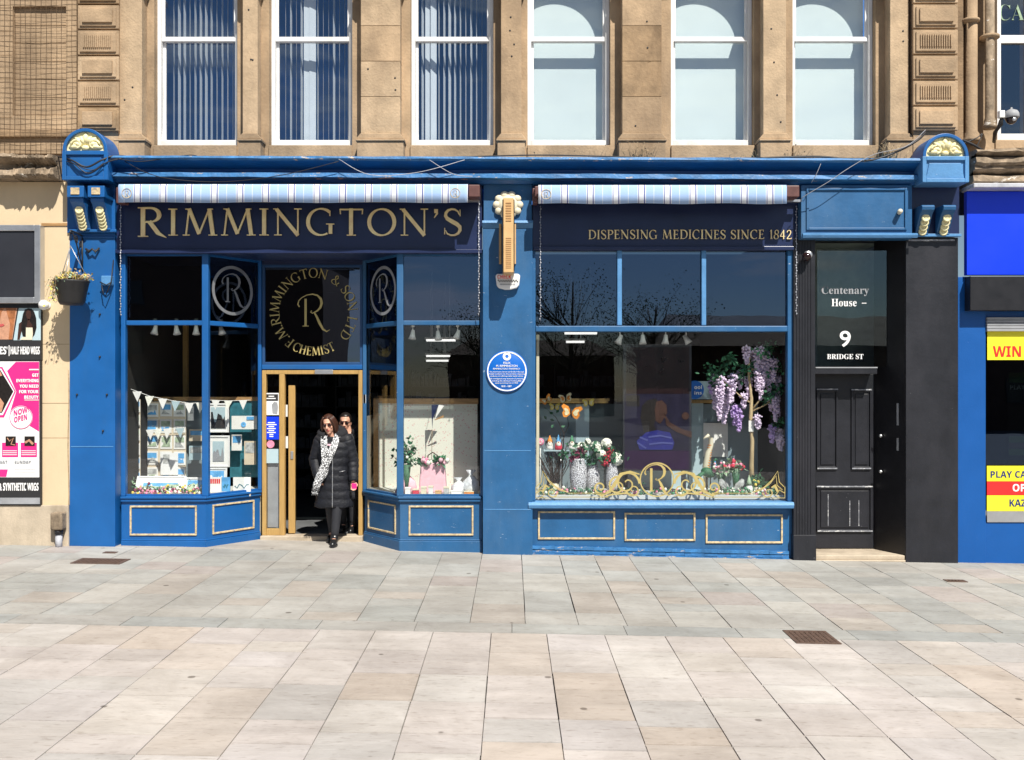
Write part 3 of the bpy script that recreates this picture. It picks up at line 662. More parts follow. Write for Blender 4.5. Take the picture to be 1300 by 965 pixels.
# rusticated pilasters
def rustic(px0, px1, ys):
    Yf = .02; x0, x1 = X(px0, Yf), X(px1, Yf)
    a = MB(); a.box(x0 + .02, x1 - .02, .077, .55, Z(205, .08), ZT)
    b = MB(); c = MB()
    for i, (t, u) in enumerate(ys):
        z1, z0 = Z(t, Yf), Z(u, Yf)
        mm = R.choice([0, 0, 1, 2]); b.box(x0, x1, Yf + .015, .078, z0, z1, mm)
        b.box(x0 + .03, x1 - .03, Yf - .004, Yf + .017, z0 + .03, z1 - .03, mm)
        if i % 2 == 0:
            c.box(x0 + .07, x1 - .07, Yf - .026, Yf + .003, z0 + .07, z1 - .06)
        else:
            k = 14; wd = (x1 - x0 - .16)
            for j in range(k): c.box(x0 + .08 + wd * j / k, x0 + .08 + wd * (j + .6) / k, Yf - .022, Yf + .003, z0 + .08, z1 - .07)
    build(a, 'pilaster_core', 'stone', bld); build(b, 'pilaster_block', ['stone', 'stone_pale', 'stone_brown'], bld, bev=.008); build(c, 'block_panel', 'stone', bld, bev=.005)
ysr = [(-124, -93), (-92, -60), (-59, -28), (-26, 4), (6, 36), (38, 69), (71, 101), (103, 134), (136, 166)]
rustic(98, 150, ysr); rustic(1160, 1217, [(t - 1, u - 1) for t, u in ysr])
for p_, q_ in ((90, 100), (1214, 1226)):
    a = MB(); a.box(X(p_, .1), X(q_, .1), .165, .5, Z(205), ZT); build(a, 'pilaster_return', 'stone_dark', bld)
# windows
def window(i):
    c = wc[i]; x0, x1 = c - HW + .002, c + HW - .002; zt = zsp + .54; zr = Z(50, .44)
    f = MB()
    f.frame(x0, x1, .40, .53, zs, zt + .1, .05, wb=.075)                      # box frame
    f.box(x0 + .05, x1 - .05, .43, .475, zr - .03, zr + .03)              # meeting rail
    f.box(x0 + .05, x0 + .085, .44, .47, zr + .03, zt + .03); f.box(x1 - .085, x1 - .05, .44, .47, zr + .03, zt + .03)
    f.box(x0 + .05, x0 + .085, .48, .51, zs + .075, zr + .01); f.box(x1 - .085, x1 - .05, .48, .51, zs + .075, zr + .01)
    f.box(x0 + .085, x1 - .085, .48, .51, zs + .075, zs + .10); f.box(x0 + .085, x1 - .085, .48, .51, zr - .03, zr + .008)
    win = build(f, 'window', 'white_paint', bld, bev=.004)
    # sash horns
    s_ = MB(); s_.box(c - HW, c + HW, .27, .42, zs - .19, zs - .02)
    build(s_, 'sill', 'stone', win, bev=.006)
    p = MB(); p.box(x0 + .084, x1 - .084, .455, .459, zr + .03, zt + .1); build(p, 'pane', 'glass_up', win)
    p = MB(); p.box(x0 + .084, x1 - .084, .493, .497, zs + .099, zr - .029); build(p, 'pane', 'glass_up', win)
    b = MB()
    if i < 3:
        k = 13; W = (x1 - x0 - .14)
        for j in range(k):
            xx = x0 + .09 + W * (j + .5) / k
            ang = math.radians([92, 90, 78][i] + R.uniform(-9, 9) + (6 if j > 9 else 0))
            if i == 1 and j in (4, 5): ang = math.radians(8)
            if i == 2 and j in (1, 2): ang = math.radians(30)
            hw = .044; dx, dy = hw * math.cos(ang), hw * math.sin(ang)
            b.hexa([(xx - dx, .66 - dy, zs + .09), (xx + dx, .66 + dy, zs + .09), (xx + dx, .662 + dy, zs + .09), (xx - dx, .662 - dy, zs + .09),
                    (xx - dx, .66 - dy, zt), (xx + dx, .66 + dy, zt), (xx + dx, .662 + dy, zt), (xx - dx, .662 - dy, zt)])
        build(b, 'vertical_blind', 'slat', win)
    else:
        b.box(x0 + .035, x1 - .035, .64, .645, zs + .085, zt); build(b, 'roller_blind', 'blind', win)
    return win
for i in range(6): window(i)
a = MB(); a.box(X(150, .56), X(1160, .56), 2.2, 2.25, 4.6, ZT); a.box(X(150, .56), X(1160, .56), .57, 2.2, 4.55, 4.6); a.box(X(150, .56), X(1160, .56), .57, 2.2, ZT - .05, ZT)
build(a, 'upper_room', 'room_sky_tint', bld)
for px in (450, 790):   # room partitions
    a = MB(); a.box(X(px, .6), X(px, .6) + .1, .62, 2.2, 4.6, ZT - .05); build(a, 'partition', 'room_dark', bld)
# ================= left neighbour =================
lb = thing('neighbouring_shop_left', 'cream painted shop wall under sandstone with a broken weathered ledge at the left edge', 'building', (X(45), .1, gz(-5)))
a = MB(); YL = .14
xL0 = X(-400, YL)
a.box(xL0, X(16, YL), YL, .5, Z(195, YL), ZT); a.box(X(84, YL), X(97, YL), YL, .5, Z(195, YL), ZT)
a.box(X(16, YL), X(84, YL), YL, .5, Z(195, YL), Z(147, YL)); a.box(X(16, YL), X(84, YL), YL, .5, Z(8, YL), ZT)
a.box(X(16, YL), X(84, YL), YL + .05, .5, Z(147, YL), Z(8, YL))
build(a, 'upper_wall', 'stone', lb)
a = MB()
for y in (30, 53, 76, 99, 122): a.box(X(16, YL) , X(84, YL), YL + .046, YL + .051, Z(y, YL) - .004, Z(y, YL) + .004)
for y in (10, 40, 70, 100, 130, 149): a.box(xL0, X(15, YL), YL - .002, YL + .001, Z(y, YL) - .004, Z(y, YL) + .004)
build(a, 'mortar_joint', 'stone_dark', lb)
a = MB(); a.box(xL0, X(97, YL), YL - .05, YL - .002, Z(175, YL), Z(166, YL)); build(a, 'string_course', 'stone_dark', lb, bev=.01)
def rough_ledge(mb, pa, pb_, zt, zb, yf, yb, n=60, seed=3):
    rr = random.Random(seed); xa, xb = pa, pb_
    pr = [(yb, zt + .02), (yf, zt), (yf - .02, zt - .04), (yf + .02, zt - .06), (yf + .14, zt - .1), (yf + .12, zb + .14), (yf + .02, zb + .1), (yf, zb + .03), (yf + .05, zb), (yb, zb)]
    k = len(pr); vs = []
    for i in range(n + 1):
        x = xa + (xb - xa) * i / n
        for j, (y, z) in enumerate(pr): vs.append((x, y + rr.uniform(0, .03) + .03 * math.sin(i * .8 + j) * math.sin(i * .23), z + rr.uniform(-.008, .008)))
    fs = [[i * k + j, i * k + (j + 1) % k, (i + 1) * k + (j + 1) % k, (i + 1) * k + j] for i in range(n) for j in range(k)]
    fs += [list(range(k))[::-1], list(range(n * k, n * k + k))]
    mb.add(vs, fs)
a = MB(); rough_ledge(a, X(-400), X(30), Z(201), Z(231), -.26, .3, 80, 5); rough_ledge(a, X(30.3), X(80), Z(203), Z(230), -.28, .3, 40, 8); build(a, 'ledge', 'ledge_stone', lb)
a = MB(); a.box(X(-400), X(88.5), .0, .4, gz(-5.6) + .52, Z(231)); build(a, 'wall', 'cream_render', lb)
a = MB(); a.box(X(53), X(90), -.012, -.001, Z(287), Z(283.5)); build(a, 'moulding', 'wood', lb)
a = MB(); a.box(X(-400), X(88.2), -.03, .4, gz(-5.6) - .15, gz(-5.6) + .519); build(a, 'plinth', 'plinth', lb, bev=.008)
a = MB()
for py, pxa in ((437, 53), (556, 52), (512, 53)): a.box(X(pxa), X(88), -.0015, .001, Z(py) - .003, Z(py) + .003)
build(a, 'joint_line', 'stone_dark', lb)
# bird netting in front of the stone
nt = MB()
for k in range(16):
    x = X(-2 + k * 6.6, .05); pts = [(x + .004 * math.sin(k * 3 + q), .07 + .006 * math.sin(q * 1.7 + k), Z(198, .05) + (ZT - 1.8 - Z(198, .05)) * q / 10) for q in range(11)]
    nt.tube(pts, .0022, 4)
for k in range(34):
    z = Z(197 - k * 6.6, .05); pts = [(X(-4 + q * 10.2, .05), .068 + .006 * math.sin(q + k * 2), z - .01 * math.sin(PI * q / 10) + .004 * math.sin(k * 5 + q)) for q in range(11)]
    nt.tube(pts, .0022, 4)
build(nt, 'bird_netting', 'net', org=(X(48, .05), .07, Z(197)), label='brown bird netting stretched over the recessed stone panel at top left', cat='netting')
# screen and posters of left shop
t = thing('display_board', 'blank dark board in a silver metal frame above the wig posters', 'board', (X(10), 0, Z(380)))
a = MB(); a.pb(-120, 43, 290, 378, -.10, -.05); build(a, 'panel', 'screen', t)
a = MB(); a.pframe(-125, 51, 285.5, 385, -.12, -.002, .075); build(a, 'frame', 'silver', t, bev=.006)
a = MB(); a.pb(-120, 50, 386, 391, -.06, -.002); build(a, 'shelf', 'black_plain', t)
t = thing('wig_poster', 'black poster with two long haired women over the words half head wigs', 'poster', (X(20), 0, Z(457)))
a = MB(); a.pb(-130, 52, 391, 457, -.05, -.002); build(a, 'backing', 'black_ink', t)
a = MB(); Yp = -.052
def PP(l, Y): return [(X(p, Y), Z(q, Y)) for p, q in l]
a.xz(PP([(-60, 390), (22, 390), (15.5, 431), (-60, 431)], Yp), Yp, Yp + .002); build(a, 'photo_print', 'skin_print', t)
a = MB(); a.xz(PP([(7, 390), (20.5, 390), (15, 431), (11, 431), (13, 412)], Yp), Yp - .003, Yp - .001); a.xz(PP([(-60, 390), (7, 390), (2, 396), (0, 406), (-8, 420), (-60, 431)], Yp), Yp - .003, Yp - .001); build(a, 'printed_hair', 'hair_blonde', t)
a = MB(); a.xz(PP([(0, 412), (4, 411), (6, 413), (2, 415), (-2, 414)], Yp), Yp - .006, Yp - .004); build(a, 'printed_lips', 'lip', t)
a = MB(); a.xz(PP([(24, 390), (52 - .3, 390), (52 - .3, 432), (17, 432)], Yp), Yp, Yp + .002); build(a, 'photo_print', 'pale_panel', t)
a = MB(); a.xz(PP([(36, 391.5), (40, 392), (43.5, 396), (46, 404), (46.5, 416), (44, 425), (41, 429), (41, 415), (33, 415), (33, 428), (29, 427), (27, 418), (27.5, 408), (29.5, 398), (32, 393)], Yp), Yp - .003, Yp - .001); build(a, 'printed_hair', 'hair_black', t)
a = MB(); a.xz(PP([(36, 394), (39, 395), (40, 400), (38.5, 405), (36.5, 407), (34.5, 404), (33, 400), (34, 395)], Yp), Yp - .006, Yp - .004); a.xz(PP([(35.5, 405), (38, 405), (38.4, 409), (41, 412), (41.5, 416), (33.5, 416), (35, 410)], Yp), Yp - .006, Yp - .004)
a.xz(PP([(24, 411), (28, 408), (28, 418), (25, 431.5), (22, 431.5)], Yp), Yp - .002, Yp - .0005); build(a, 'printed_face', 'skin_dark', t)
a = MB(); a.xz(PP([(33.3, 416), (41.5, 416), (42, 424), (41, 431.5), (26, 431.5), (29, 428), (33, 428)], Yp), Yp - .006, Yp - .004); build(a, 'printed_dress', 'cream', t)
a = MB(); ptext(a, "HES'", -6, 9.5, 440, 450, Yp, s='sans', off=.012); ptext(a, 'HALF HEAD WIGS', 13.6, 50.5, 440, 450, Yp, s='sans', off=.012); a.pb(11, 12, 438.5, 452, Yp - .003, Yp); build(a, 'lettering', 'white_ink', t)
t = thing('salon_poster', 'pink and white beauty shop poster with a now open badge', 'poster', (X(20), 0, Z(640)))
a = MB(); a.pb(-130, 51.5, 457.6, 641, -.05, -.002); build(a, 'backing', 'black_ink', t)
a = MB(); a.pb(-126, 49.8, 459, 606, -.054, -.051); build(a, 'sheet', 'white_ink', t)
Yp = -.056
a = MB(); a.xz(PP([(20, 459.5), (49.6, 459.5), (49.6, 548), (38, 541), (29, 529), (12, 526), (20.5, 497), (9, 471)], Yp), Yp, Yp + .001); a.xz(PP([(-40, 466), (3, 466), (20, 497), (5, 530), (-40, 530)], Yp), Yp - .001, Yp)
for q in (2.5, 26.3): a.xz(PP([(q, 562), (q + 20.5, 562), (q + 20.5, 580.5), (q, 580.5)], Yp), Yp, Yp + .001)
a.xz(PP([(-40, 596), (10, 596), (8, 605.5), (-40, 605.5)], Yp), Yp, Yp + .001); build(a, 'printed_panel', 'pink_ink', t)
a = MB(); Yq = -.059; a.xz(PP([(-40, 468), (1.5, 468), (18.3, 497), (3.5, 527), (-40, 527)], Yq), Yq, Yq + .001); build(a, 'hexagon', 'white_ink', t)
a = MB(); Yq = -.062; a.xz(PP([(-40, 470), (0.5, 470), (16.8, 497), (2.5, 524), (-40, 524)], Yq), Yq, Yq + .001)
build(a, 'photo_print', 'hair_black', t)
for q in (7, 31): a = MB(); a.xz(PP([(q, 554), (q + 13, 554), (q + 13, 566), (q, 566)], Yq), Yq, Yq + .001); build(a, 'photo_print', 'hair_black', t)
a = MB(); Yr = -.065; a.xz(PP([(-40, 471), (0, 471), (3, 477), (-2, 478), (-10, 486), (-40, 500)], Yr), Yr, Yr + .001); a.xz(PP([(-40, 508), (0, 505), (5, 512), (2, 523), (-40, 523)], Yr), Yr, Yr + .001)
a.ribbon(PP([(9, 556), (12, 560), (17, 556), (14, 564), (19, 565)], Yr), .012, Yr); a.ribbon(PP([(32, 562), (37, 559), (42, 564)], Yr), .03, Yr); build(a, 'printed_face', 'skin_print', t)
a = MB(); Yr = -.059
for k, (s_, l) in enumerate((('GET', 41), ('EVERYTHING', 21), ('YOU NEED', 25), ('FOR YOUR', 24.5), ('BEAUTY', 31))): ptext(a, s_, l, 49, 474.2 + k * 7, 478.4 + k * 7, Yr, s='sans', off=.01)
a.pb(31, 49, 507.5, 508.3, Yr - .002, Yr); a.pb(37, 49, 468.5, 470, Yr - .002, Yr)
a.ring(X(26.5, Yr), Z(530, Yr), 0, .148, Yr, Yr + .001, 40)
for q in (3.5, 27.3):
    for j in (572, 574.5, 577): a.pb(q, q + 18, j, j + .8, Yr - .001, Yr + .001)
build(a, 'lettering', 'white_ink', t)
a = MB(); Yr = -.062; a.ring(X(26.5, Yr), Z(530, Yr), .138, .144, Yr, Yr + .001, 40); ptext(a, 'NOW!', 17.5, 36.5, 521, 528, Yr, s='sans', slope=.05); ptext(a, 'OPEN', 18, 34.5, 529.5, 536.5, Yr, s='sans', slope=.04); build(a, 'badge_lettering', 'pink_ink', t)
a = MB(); ptext(a, 'SAT', 0, 9.5, 584.5, 588, Yr, s='sans'); ptext(a, 'SUNDAY', 18.5, 39.5, 584.5, 588, Yr, s='sans')
for j in (595, 599, 602): a.pb(18, 45, j, j + .4, Yr - .001, Yr)
build(a, 'opening_days', 'grey', t)
a = MB(); ptext(a, '& SYNTHETIC WIGS', -1, 49, 613, 623, -.0515, s='sans', off=.012); build(a, 'lettering', 'white_ink', t)
a = MB(); a.pb(-126, 50.5, 632, 640, -.056, -.051); build(a, 'bottom_strip', 'grey', t)
# drain pipe stub
t = thing('wall_pipe', 'stubby pale pipe box at the foot of the cream wall beside the blue pilaster', 'pipe', (X(79), -.05, gz(-5.7)))
a = MB(); a.box(X(71), X(86.5), -.16, -.031, Z(671), Z(649)); build(a, 'pipe_box', 'ledge_stone', t, bev=.02)
a = MB(); a.tube([(X(79), -.09, Z(671)), (X(79), -.09, Z(676.5))], .055, 12); build(a, 'pipe_socket', 'black_plain', t)
a = MB(); a.tube([(X(79), -.09, Z(676.5)), (X(79), -.09, gz(-5.7) - .01)], .042, 12); build(a, 'pipe', 'lead', t)
a = MB(); a.tube([P(87 + .7 * math.sin(k), 470 + 20 * k, -.012) for k in range(10)], .006, 5); build(a, 'wall_cable', 'dry_stem', org=P(87, 650, -.01), label='thin brown cable running down the cream wall beside the blue pilaster', cat='cable')
t = thing('wall_lamp', 'small round white lamp on the cream wall below the hanging basket', 'lamp', P(60, 388, -.02))
a = MB(); a.lathe(P(60, 388, -.01), [(.03, -.01), (.035, .05), (.06, .07), (.065, .1), (.045, .14), (.02, .16)], 14, axis='Y'); build(a, 'lamp_head', 'plastic_white', t)
a = MB(); a.lathe(P(60, 388, -.01), [(.045, -.012), (.045, .008)], 14, axis='Y'); build(a, 'mounting_plate', 'plastic_white', t)
# ================= right neighbour =================
rb = thing('neighbouring_shop_right', 'royal blue betting shop front under weathered sandstone at the right edge', 'building', (X(1270), .1, gz(5)))
XR = X(1700)
a = MB(); a.box(X(1226), X(1262, .3), .28, .6, Z(195), ZT); a.box(X(1262, .3), XR, .3, .6, Z(198), Z(180, .4)); a.box(X(1262, .3), XR, .3, .6, Z(-60), ZT)
a.box(X(1310, .3), XR, .3, .6, Z(180), Z(-60))
a.box(X(1262, .3), XR, .26, .32, Z(190, .3), Z(179, .3)); build(a, 'upper_wall', 'stone', rb, bev=.005)
def col(px, r, y, zb, name='column', rings=True, m='stone'):
    a = MB(); x = X(px, y)
    a.lathe((x, y, zb), [(r * 1.5, 0), (r * 1.55, .04), (r * 1.25, .07), (r * 1.3, .1), (r, .14), (r, ZT - zb)], 20)
    build(a, name, m, rb)
col(1233, .075, .2, Z(176)); col(1256.5, .055, .13, Z(160), m='ledge_stone')
for px, y in ((1233, 20), (1256.5, 42)):
    a = MB(); a.lathe((X(px, .16), .165 if px > 1240 else .2, Z(y)), [(.075, -.03), (.12, -.01), (.12, .02), (.075, .04)], 18); build(a, 'shaft_ring', 'stone', rb)
a = MB(); rough_ledge(a, X(1229.5), XR, Z(194), Z(214), -.22, .35, 40, 12); rough_ledge(a, X(1229.5), XR, Z(214), Z(236), -.16, .3, 40, 22); build(a, 'ledge', 'ledge_stone', rb)
a = MB(); a.box(X(1224.5), XR, -.24, .1, Z(243), Z(237.5)); build(a, 'lead_flashing', 'lead', rb, bev=.01)
f = MB(); x0, x1 = X(1262, .4) + .01, X(1400, .4)
f.frame(x0, x1, .34, .44, Z(180, .4) + .0, Z(-60, .4), .05, wb=.09); f.box(x0 + .05, x1 - .05, .36, .40, Z(56, .4), Z(46, .4))
w_ = build(f, 'window', 'white_paint', rb, bev=.004)
p = MB(); p.box(x0 + .05, x1 - .05, .40, .404, Z(171.5, .4), Z(-55, .4)); build(p, 'pane', 'glass_up', w_)
p = MB(); p.box(x0 - .2, x1, 1.6, 1.65, 4.6, ZT); build(p, 'room', 'room_dark', rb)
a = MB(); ptext(a, 'CA', 1267.5, 1300, 6, 26, .395, off=-.015); build(a, 'lettering', 'green_pale', w_)
a = MB(); a.box(X(1226), XR, -.03, .05, Z(349.5), Z(243.5)); build(a, 'sign_board', 'sign_blue', rb, bev=.004)
a = MB(); a.box(X(1226), XR, -.12, .05, Z(395), Z(352)); build(a, 'shutter_box', 'black_plain', rb, bev=.006)
a = MB(); a.box(X(1217.5), XR, .05, .5, gz(5.8) - .1, Z(240)); 
a.v = []; a.f = []; a.mi = []; a.sm = []
a.box(X(1217.5), X(1253), .03, .5, gz(5.8) - .2, Z(351)); a.box(X(1253), XR, .05, .5, gz(6) - .2, Z(664)); a.box(X(1253), XR, .05, .5, Z(403), Z(351)); build(a, 'frontage', 'royal', rb, bev=.005)
a = MB()
for k in range(5): a.box(X(1253.5), XR, .0 + .004 * (k % 2), .06, Z(403 + k * 3.6 + 3), Z(403 + k * 3.6)); 
build(a, 'roller_shutter', 'grey', rb)
a = MB(); a.box(X(1253), XR, .06, .5, Z(421), Z(403)); build(a, 'shutter_housing', 'black_plain', rb)
sp_ = thing('betting_poster', 'yellow strip with red WIN lettering above the dark betting shop window', 'poster', P(1275, 457, .06))
a = MB(); a.box(X(1253.5, .05), XR, .05, .06, Z(457, .05), Z(420, .05)); build(a, 'sheet', 'yellow_ink', sp_)
a = MB(); ptext(a, 'WIN', 1260.5, 1296, 439.5, 453, .05, s='sans', off=.0); build(a, 'lettering', 'red_ink', sp_)
a = MB(); a.box(X(1253), XR, .07, .08, Z(591), Z(457)); build(a, 'window_pane', 'glass_dark', rb)
a = MB(); a.box(X(1253), XR, .9, .95, Z(660), Z(403)); a.box(X(1253), X(1253) + .02, .5, .9, Z(660), Z(403)); build(a, 'dark_room', 'win_dark', rb)
iscr = thing('window_screen', 'dark information screen with green bands inside the betting shop window', 'screen', P(1290, 590, .3))
a = MB(); a.pb(1280, 1400, 462, 588, .3, .33); build(a, 'panel', 'win_dark', iscr)
a = MB()
for c, d in ((473, 486), (554, 562), (570, 578)): a.pb(1281, 1400, c, d, .292, .299)
build(a, 'green_band', 'green_band', iscr)
a = MB(); a.pb(1281, 1400, 562.5, 569, .292, .299); build(a, 'brown_band', 'brown_box', iscr)
a = MB(); ptext(a, 'PLAY', 1282, 1301, 488.5, 494.5, .29, s='sans'); build(a, 'lettering', 'grey', iscr)
sp_ = thing('opening_poster', 'yellow and red striped casino poster below the dark betting shop window', 'poster', P(1275, 663, .05))
for (c, d, m_, tx, tm, l, r_, u, v) in ((591.5, 611, 'yellow_ink', 'PLAY CA', 'sign_navy', 1257.5, 1303, 598, 606.5), (611.3, 628.6, 'red_ink', 'OP', 'white_ink', 1285.5, 1302, 614.5, 624), (629, 649, 'yellow_ink', 'KAZ', 'sign_navy', 1281.5, 1302.5, 634, 643)):
    if 'sign_navy' not in M: mat('sign_navy', (0.01, 0.03, 0.16), 0.5, 0.05, 4)
    a = MB(); a.box(X(1253, .04), XR, .04, .05, Z(d, .04), Z(c, .04)); build(a, 'sheet', m_, sp_)
    a = MB(); ptext(a, tx, l, r_, u, v, .04, s='sans'); build(a, 'lettering', tm, sp_)
a = MB(); a.box(X(1253, .04), XR, .036, .05, Z(663, .04), Z(649.3, .04)); build(a, 'bottom_strip', 'silver', sp_)
# dome camera on bracket
t = thing('dome_camera', 'grey dome security camera on a black bracket in front of the stone ledge', 'security camera', P(1284, 152, -.3))
c = P(1284, 150, -.32)
a = MB(); a.lathe(c, [(.085, 0), (.09, .01), (.088, .05), (.07, .085), (.03, .105), (.012, .11), (.012, .13)], 20); build(a, 'housing', 'grey', t)
a = MB(); a.lathe(c, [(.02, -.075), (.05, -.055), (.068, -.02), (.07, 0)], 20); build(a, 'dome', 'lens', t)
a = MB(); a.lathe(c + Vector((.0, -.055, -.03)), [(.022, -.01), (.026, .02), (.012, .024)], 12, axis='Y'); build(a, 'lens', 'silver', t)
a = MB(); a.box(c.x - .16, c.x - .09, c.y - .03, c.y + .03, c.z + .0, c.z + .09); build(a, 'junction_box', 'plastic_white', t, bev=.008)
a = MB(); a.tube([P(1262, 180, .1), P(1263, 168, -.1), P(1271, 158, -.3), (c.x - .12, c.y, c.z + .02)], .022, 8); a.tube([P(1262, 178, -.02), (c.x - .14, c.y, c.z - .03)], .014, 6); a.tube([(c.x - .1, c.y, c.z + .06), (c.x, c.y, c.z + .07)], .02, 8); build(a, 'bracket', 'iron', t)
# ================= shopfront =================
sf = thing('pharmacy_shopfront', 'blue painted pharmacy shopfront with two display windows and gold lettered navy fascia', 'shopfront', (0, 0, 0))
# pilasters
def cap_box(px0, px1, left):
    # console capital and arched pediment
    Yc = -.30
    a = MB(); a.pb(px0, px1, 192 if left else 199, 229 if left else 232, Yc, .02)
    x0, x1 = X(px0, Yc), X(px1, Yc); z1, z0 = (Z(192, Yc), Z(229, Yc)) if left else (Z(199, Yc), Z(232, Yc))
    a.frame(x0, x1, Yc - .03, Yc - .001, z0, z1, .05)
    a.xz([(x0 + .05, z0 + .05), (x1 - .05, z0 + .05), (x1 - .09, z1 - .08), (x0 + .09, z1 - .08)], Yc - .012, Yc - .0005)
    build(a, 'capital_box', 'blue' if left else 'blue_pale', sf, bev=.008)
    cx = (x0 + x1) / 2; r = (x1 - x0) / 2 - .005; zc = z1
    n = 26; k = .93
    a = MB(); a.ring(cx, zc, r - .04, r + .0, Yc - .03, .04, n, a0=0, a1=PI); build(a, 'pediment_arch', 'blue', sf, bev=.006)
    a = MB(); pts = [(cx + (r - .041) * math.cos(PI * i / n), zc + (r - .041) * math.sin(PI * i / n)) for i in range(n + 1)]
    a.xz(pts, Yc + .005, Yc + .2); build(a, 'pediment_infill', 'pale_gold', sf)
    # anthemion relief: scrolls and petals
    a = MB(); y = Yc + .002; q = r - .045
    for i in range(9):
        an = PI * (i + .5) / 9; L_ = q * (.9 if i % 2 == 0 else .78)
        a.tube([(cx + math.cos(an) * .05, y, zc + .05 + math.sin(an) * .03), (cx + math.cos(an) * L_ * .6, y - .018, zc + .03 + math.sin(an) * L_ * .6), (cx + math.cos(an) * L_, y + .01, zc + .01 + math.sin(an) * L_)], [.012, .032, .016], 8)
    for s in (-1, 1):
        a.tube([(cx + s * (.11 + .07 * math.cos(t_) * (1 - t_ / 12)), y - .02, zc + .075 + .065 * math.sin(t_) * (1 - t_ / 12)) for t_ in [j * .5 for j in range(18)]], .014, 6)
    a.ball((cx, y - .01, zc + .16), (.04, .03, .05)); a.ball((cx, y - .01, zc + .04), (.05, .03, .035))
    build(a, 'gilded_shell', 'pale_gold', sf)
cap_box(80, 138, True); cap_box(1170, 1229, False)
def console(pxc, top, bot, w, n, capped, Y=-.16):
    a = MB(); x0, x1 = X(pxc - w / 2, Y), X(pxc + w / 2, Y); zt, zb = Z(top, Y), Z(bot, Y)
    # scrolled bracket in side outline
    pr = [(-.03, zb), (-.09, zb + .02)]
    for i in range(9):
        t_ = i / 8; pr.append((-.07 - .14 * t_ * t_ - .03 * math.sin(t_ * PI), zb + .03 + (zt - zb - .13) * t_))
    pr += [(-.26, zt - .06), (-.27, zt - .02), (-.25, zt), (-.03, zt)]
    a.prof(pr, x0, x1); br = build(a, 'console_bracket', 'blue' if capped else 'blue_worn', sf, bev=.006)
    if capped:
        a = MB(); a.box(x0 - .02, x1 + .02, -.30, -.03, zt - .01, zt + .13); build(a, 'bracket_cap', 'blue', br, bev=.006)
        a = MB(); a.box(x0 + .03, x1 - .03, -.312, -.299, zt + .02, zt + .105); build(a, 'gold_tablet', 'gold_worn', br, bev=.004)
    a = MB(); xc = (x0 + x1) / 2
    for i in range(n):
        t_ = i / (n - 1); z = zb + .05 + (zt - zb - .2) * t_; y = -.085 - .14 * ((z - zb - .03) / (zt - zb - .13)) ** 2 - .03 * math.sin(min(1, (z - zb - .03) / (zt - zb - .13)) * PI)
        a.lathe((xc, y - .002, z), [(.05, -.02), (.052, .004), (.044, .01), (.03, .01), (.026, .003), (.012, .008)], 16, axis='Y')
    build(a, 'gold_disc', 'pale_gold', br)
console(102, 252, 292, 17, 6, True); console(128, 252, 292, 17, 6, True)
console(1174, 262, 298, 16, 4, False); console(1201, 262, 298, 16, 4, False)
a = MB(); a.box(X(88), X(146), .0, .3, gz(-5.4) - .15, Z(296)); build(a, 'pilaster_shaft', 'blue', sf, bev=.006)
a = MB(); a.box(X(86.5), X(147), -.03, .29, Z(296), Z(229)); build(a, 'pilaster_head', 'blue', sf, bev=.005)
a = MB(); a.pb(87, 147, 291, 294.5, -.07, -.03); a.pb(88, 146, 300, 302, -.02, -.001); build(a, 'pilaster_moulding', 'blue', sf, bev=.005)
a = MB(); a.box(X(90), X(144), -.004, -.001, Z(567.5), Z(566.5)); build(a, 'paint_seam', 'blue_pale', sf)
a = MB(); a.box(X(1156), X(1217), -.02, .29, Z(300), Z(232)); build(a, 'pilaster_head', 'navy', sf, bev=.005)
a = MB(); a.box(X(1156), X(1217), -.08, -.02, Z(301.5), Z(298)); build(a, 'pilaster_moulding', 'blue_pale', sf, bev=.004)
# hooks and studs on the left pilaster
for px, py in ((122, 318), (165 - 60, 320)):
    pass
a = MB()
for px, py in ((127, 399), (127, 453), (98, 501), (136, 501), (131, 547), (113, 318), (122, 318)):
    a.lathe(P(px, py, -.001), [(.012, -.002), (.014, .006), (.008, .025)], 8, axis='Y')
build(a, 'stud', 'iron', sf)
# central pilaster
a = MB(); a.box(X(613), X(676), -.02, .3, gz(0) - .15, Z(283)); build(a, 'pilaster_shaft', 'blue_worn', sf, bev=.006)
a = MB(); a.box(X(614), X(675), -.03, .29, Z(283), Z(228)); build(a, 'pilaster_head', 'blue_worn', sf, bev=.004)
a = MB(); a.prof([(-.02, Z(290)), (-.02, Z(281)), (-.06, Z(281)), (-.07, Z(284)), (-.035, Z(288))], X(612.5), X(676.5)); build(a, 'pilaster_moulding', 'blue_pale', sf)
a = MB(); a.box(X(615), X(674), -.023, -.0195, Z(572.5), Z(571.5)); a.box(X(615), X(674), -.023, -.0195, Z(647), Z(646)); build(a, 'paint_seam', 'blue_pale', sf)
